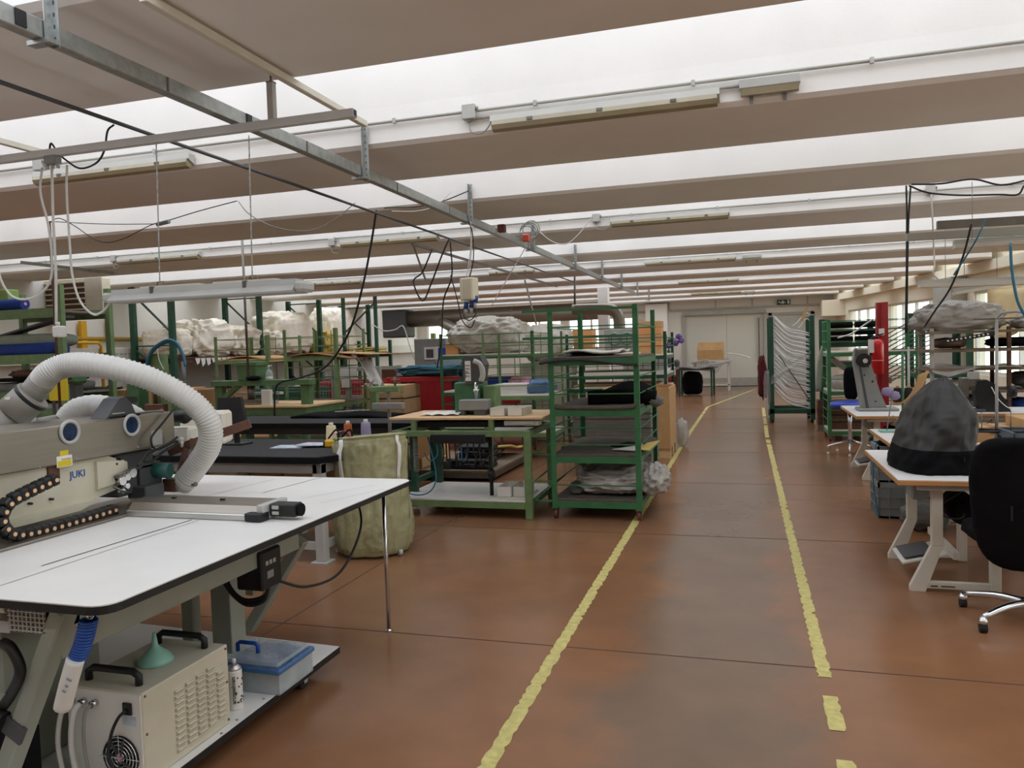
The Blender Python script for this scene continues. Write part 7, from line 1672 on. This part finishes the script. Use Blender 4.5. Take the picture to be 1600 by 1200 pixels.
rp = MB(); X0 = Yp(1381, 500, 12.9).x; rp.box(X0-.09, X0-.03, 12.95, 13.1, 0, 2.18); rp.box(X0-.03, X0+.055, 12.86, 13.12, 0, 2.18); solo('red_post', 'red painted steel post standing before the windows', 'post', rp, 'red_post')
e = Vector((Yp(1371, 550, 12.75).x, 12.75, 1.10))
t = thing('fire_extinguisher', 'red fire extinguisher hung on the red post', 'fire extinguisher', e)
MB().lathe([(.075, 0), (.088, .012), (.088, .44), (.080, .485), (.05, .52), (.025, .53)], e, 22).build('cylinder', 'red_bright', t)
m = MB(); m.cyl(e+Vector((0, 0, .53)), e+Vector((0, 0, .57)), .022, seg=10); m.bar(e+Vector((-.02, 0, .58)), e+Vector((.09, 0, .60)), .02); m.build('valve', 'black', t)
m = MB(); m.tube([e+Vector((-.02, -.02, .56)), e+Vector((-.10, -.03, .52)), e+Vector((-.11, -.03, .40)), e+Vector((-.10, -.03, .28))], .013, 8, n=5); m.build('hose', 'black', t)
m = MB(); m.lathe([(.0885, .20), (.0885, .205)], e, 22, cap=False); m.build('band', 'paper', t)
MB().box(e.x-.14, e.x-.06, 12.66, 12.67, 1.42, 1.62).build('inspection_tag', 'paper', t); MB().box(X0-.08, X0-.0, 12.855, 12.86, 1.68, 1.78).build('post_label', 'paper', t)
m = MB(); m.box(e.x-.02, e.x+.02, 12.82, 12.95, 1.3, 1.34); m.build('wall_bracket', 'steel_dark', t)
# dark trolleys behind it with bent rods
trolley('dark green trolley of black rolls behind the tall right trolley', 1.40, 2.35, 15.2, 16.1, 2.0, [.3, 1.2, 1.55], [1.75, 1.9], 'green_dark', .09, 'grey_dark', True)
for k in range(6):
    z = 1.60+.13*(k % 3); x = 1.5+.42*(k//3); mb = MB(); mb.cyl((x, 15.15, z+.03), (x+.38, 15.2, z+.03), .055, seg=12); solo('black_roll', 'black fabric roll stacked on the dark green trolley', 'fabric roll', mb, 'fabric_black', 'black rolls on the dark green trolley')
trolley('dark green trolley holding slanted steel rods before the windows', 2.78, 3.6, 14.3, 15.2, 2.06, [.3, 1.0], [1.4], 'green_dark', .11, 'wood_old', True)
for k in range(12):
    z = 1.15+k*.075; mb = MB(); mb.tube([(2.30+.0*k, 14.25, z-.28), (2.65, 14.25, z-.08), (2.95, 14.25, z+.05)], .010, 6, n=2); solo('steel_rod', 'thin slanted steel rod sticking out of the dark green trolley', 'rod', mb, 'steel_dark', 'slanted rods on the dark green trolley')
mb = MB(); mb.tube([(1.42, 13.25, 1.66), (1.62, 13.2, 1.72), (1.80, 13.15, 1.85), (1.9, 13.1, 1.92)], .012, 8, n=5); solo('bent_tube', 'single bent chrome tube lying across the tall right trolley rods', 'tube', mb, 'chrome')
# rack of bent chrome tubes
t = thing('tube_rack', 'dark green rack trolley holding the stack of bent chrome tubes', 'rack', (.88, 16.7, 0))
for x in (.47, 1.24):
    for y in (16.3, 17.3): MB().box(x, x+.09, y, y+.08, .05, 2.12, .004).build('post', 'green_dark', t)
m = MB(); m.box(.47, 1.33, 16.3, 16.38, .18, .27); m.box(.47, 1.33, 17.22, 17.3, .18, .27); m.box(.47, .55, 16.3, 17.3, .18, .27); m.box(1.25, 1.33, 16.3, 17.3, .18, .27); m.build('base_frame', 'green_dark', t)
MB().bar((.66, 16.28, 1.35), (1.22, 16.28, .45), .05, .02).build('diagonal_strap', 'grey_dark', t)
m = MB()
for x in (.5, 1.25):
    for y in (16.32, 17.2): m.box(x-.01, x+.05, y, y+.07, 0, .05)
m.each('foot', 'black', t)
tb = None
for k in range(27):
    z = .62+k*.0575; mb = MB(); j = .012*sin(k*2.3)
    if tb is None:
        base = z; mb.tube([(.57, 16.42, .02), (.61, 16.40, .0), (.70, 16.36, -.10), (.80, 16.34, -.20), (.92, 16.34, -.265), (1.08, 16.34, -.30), (1.25, 16.34, -.345)], .0155, 8, n=4)
        tb = solo('bent_tube', 'bent chrome tube stacked in the dark green rack', 'tube', mb, 'chrome_soft', 'bent chrome tubes in the rack') if 'chrome_soft' in M else (dm('chrome_soft', '#efeeec', .35, .35, var=.05), solo('bent_tube', 'bent chrome tube stacked in the dark green rack', 'tube', mb, 'chrome_soft', 'bent chrome tubes in the rack'))[1]
        z_off = tb.location.z; tb.location.z = z+z_off
    else:
        c = tb.copy(); COL.objects.link(c); c.location = (tb.location.x+j, tb.location.y+.02*(k % 3), z+z_off+j)
for k in range(2):
    mb = MB(); mb.tube([(.92+.1*k, 16.32, 1.92-.04*k), (1.0+.08*k, 16.32, 1.98-.05*k), (1.12+.04*k, 16.32, 2.12-.08*k), (1.2, 16.32, 2.17-.11*k), (1.25, 16.34, 2.12-.1*k)], .0125, 8, n=5); solo('bent_tube', ['chrome tube curving up at the top right of the tube stack', 'second chrome tube curving up just below it'][k], 'tube', mb, 'chrome_soft')
mb = MB(); mb.sheet(lambda u, v: Vector((.50+.75*u, 16.22+.03*sin(v*5+u*7), .85+.55*u+.16*(v-.5)*(1-u*.6))), 14, 6, .003); solo('plastic_strip', 'clear plastic film wrapped slantwise over the tube stack', 'plastic wrap', mb, 'film')
mb = MB(); mb.blob((.44, 16.5, .62), (.08, .25, .42), .25, 2.5, 3, 20, 14, .8); solo('plastic_film', 'hanging clear film at the left side of the tube rack', 'plastic wrap', mb, 'film')
# planks on a pallet beside the tube rack, grey coat
t = thing('wrapped_stack', 'stack of dark timber on a pallet beside the tube rack', 'timber stack', (1.5, 15.4, 0))
for k in range(4): MB().box(1.24, 1.95, 14.75, 15.1, .12+k*.11, .225+k*.11, .005).build('plank_layer', 'wood_dark' if k % 2 else 'brown_rust', t)
m = MB()
for x in (1.24, 1.55, 1.86): m.box(x, x+.09, 14.75, 15.1, 0, .12)
m.each('runner', 'wood_old', t)
MB().box(1.28, 1.38, 14.76, 14.84, .56, 2.0, .004).build('post', 'green_dark', t)
mb = MB()
for sx_ in (-1, 1): mb.tube([(1.34, 14.70, 1.52), (1.34+.05*sx_, 14.68, 1.3), (1.34+.075*sx_, 14.68, 1.0), (1.34+.09*sx_, 14.68, .72)], lambda f, i: .035+.02*f, 10, n=4)
solo('grey_garment', 'grey cloth garment hanging on the post beside the tube rack', 'garment', mb, 'fabric_sage')
mb = MB(); mb.prism([(1.06, 2.02), (1.16, 2.28), (1.22, 2.30), (1.12, 2.0)], 'y', 16.2, 16.22); solo('cardboard_scrap', 'brown cardboard scrap stuck on top of the tube rack', 'cardboard', mb, 'cardboard')
# curtain at the window
mb = MB(); u0, u1 = 10.4, 13.6
def cur(u, v):
    p = oW+dW*(u0+(u1-u0)*u)+nW*(-.12+.03*sin(u*40)*(.3+v)); return Vector((p.x, p.y, 2.62-.10*sin(pi*u)-.02*abs(sin(u*18))-1.05*v*(.75+.25*sin(u*5+1))))
mb.sheet(cur, 60, 8, .004); dm('curtain', '#e3cf9e', .9, var=.06, scale=3); solo('curtain', 'cream cloth curtain hung across the upper windows', 'curtain', mb, 'curtain')
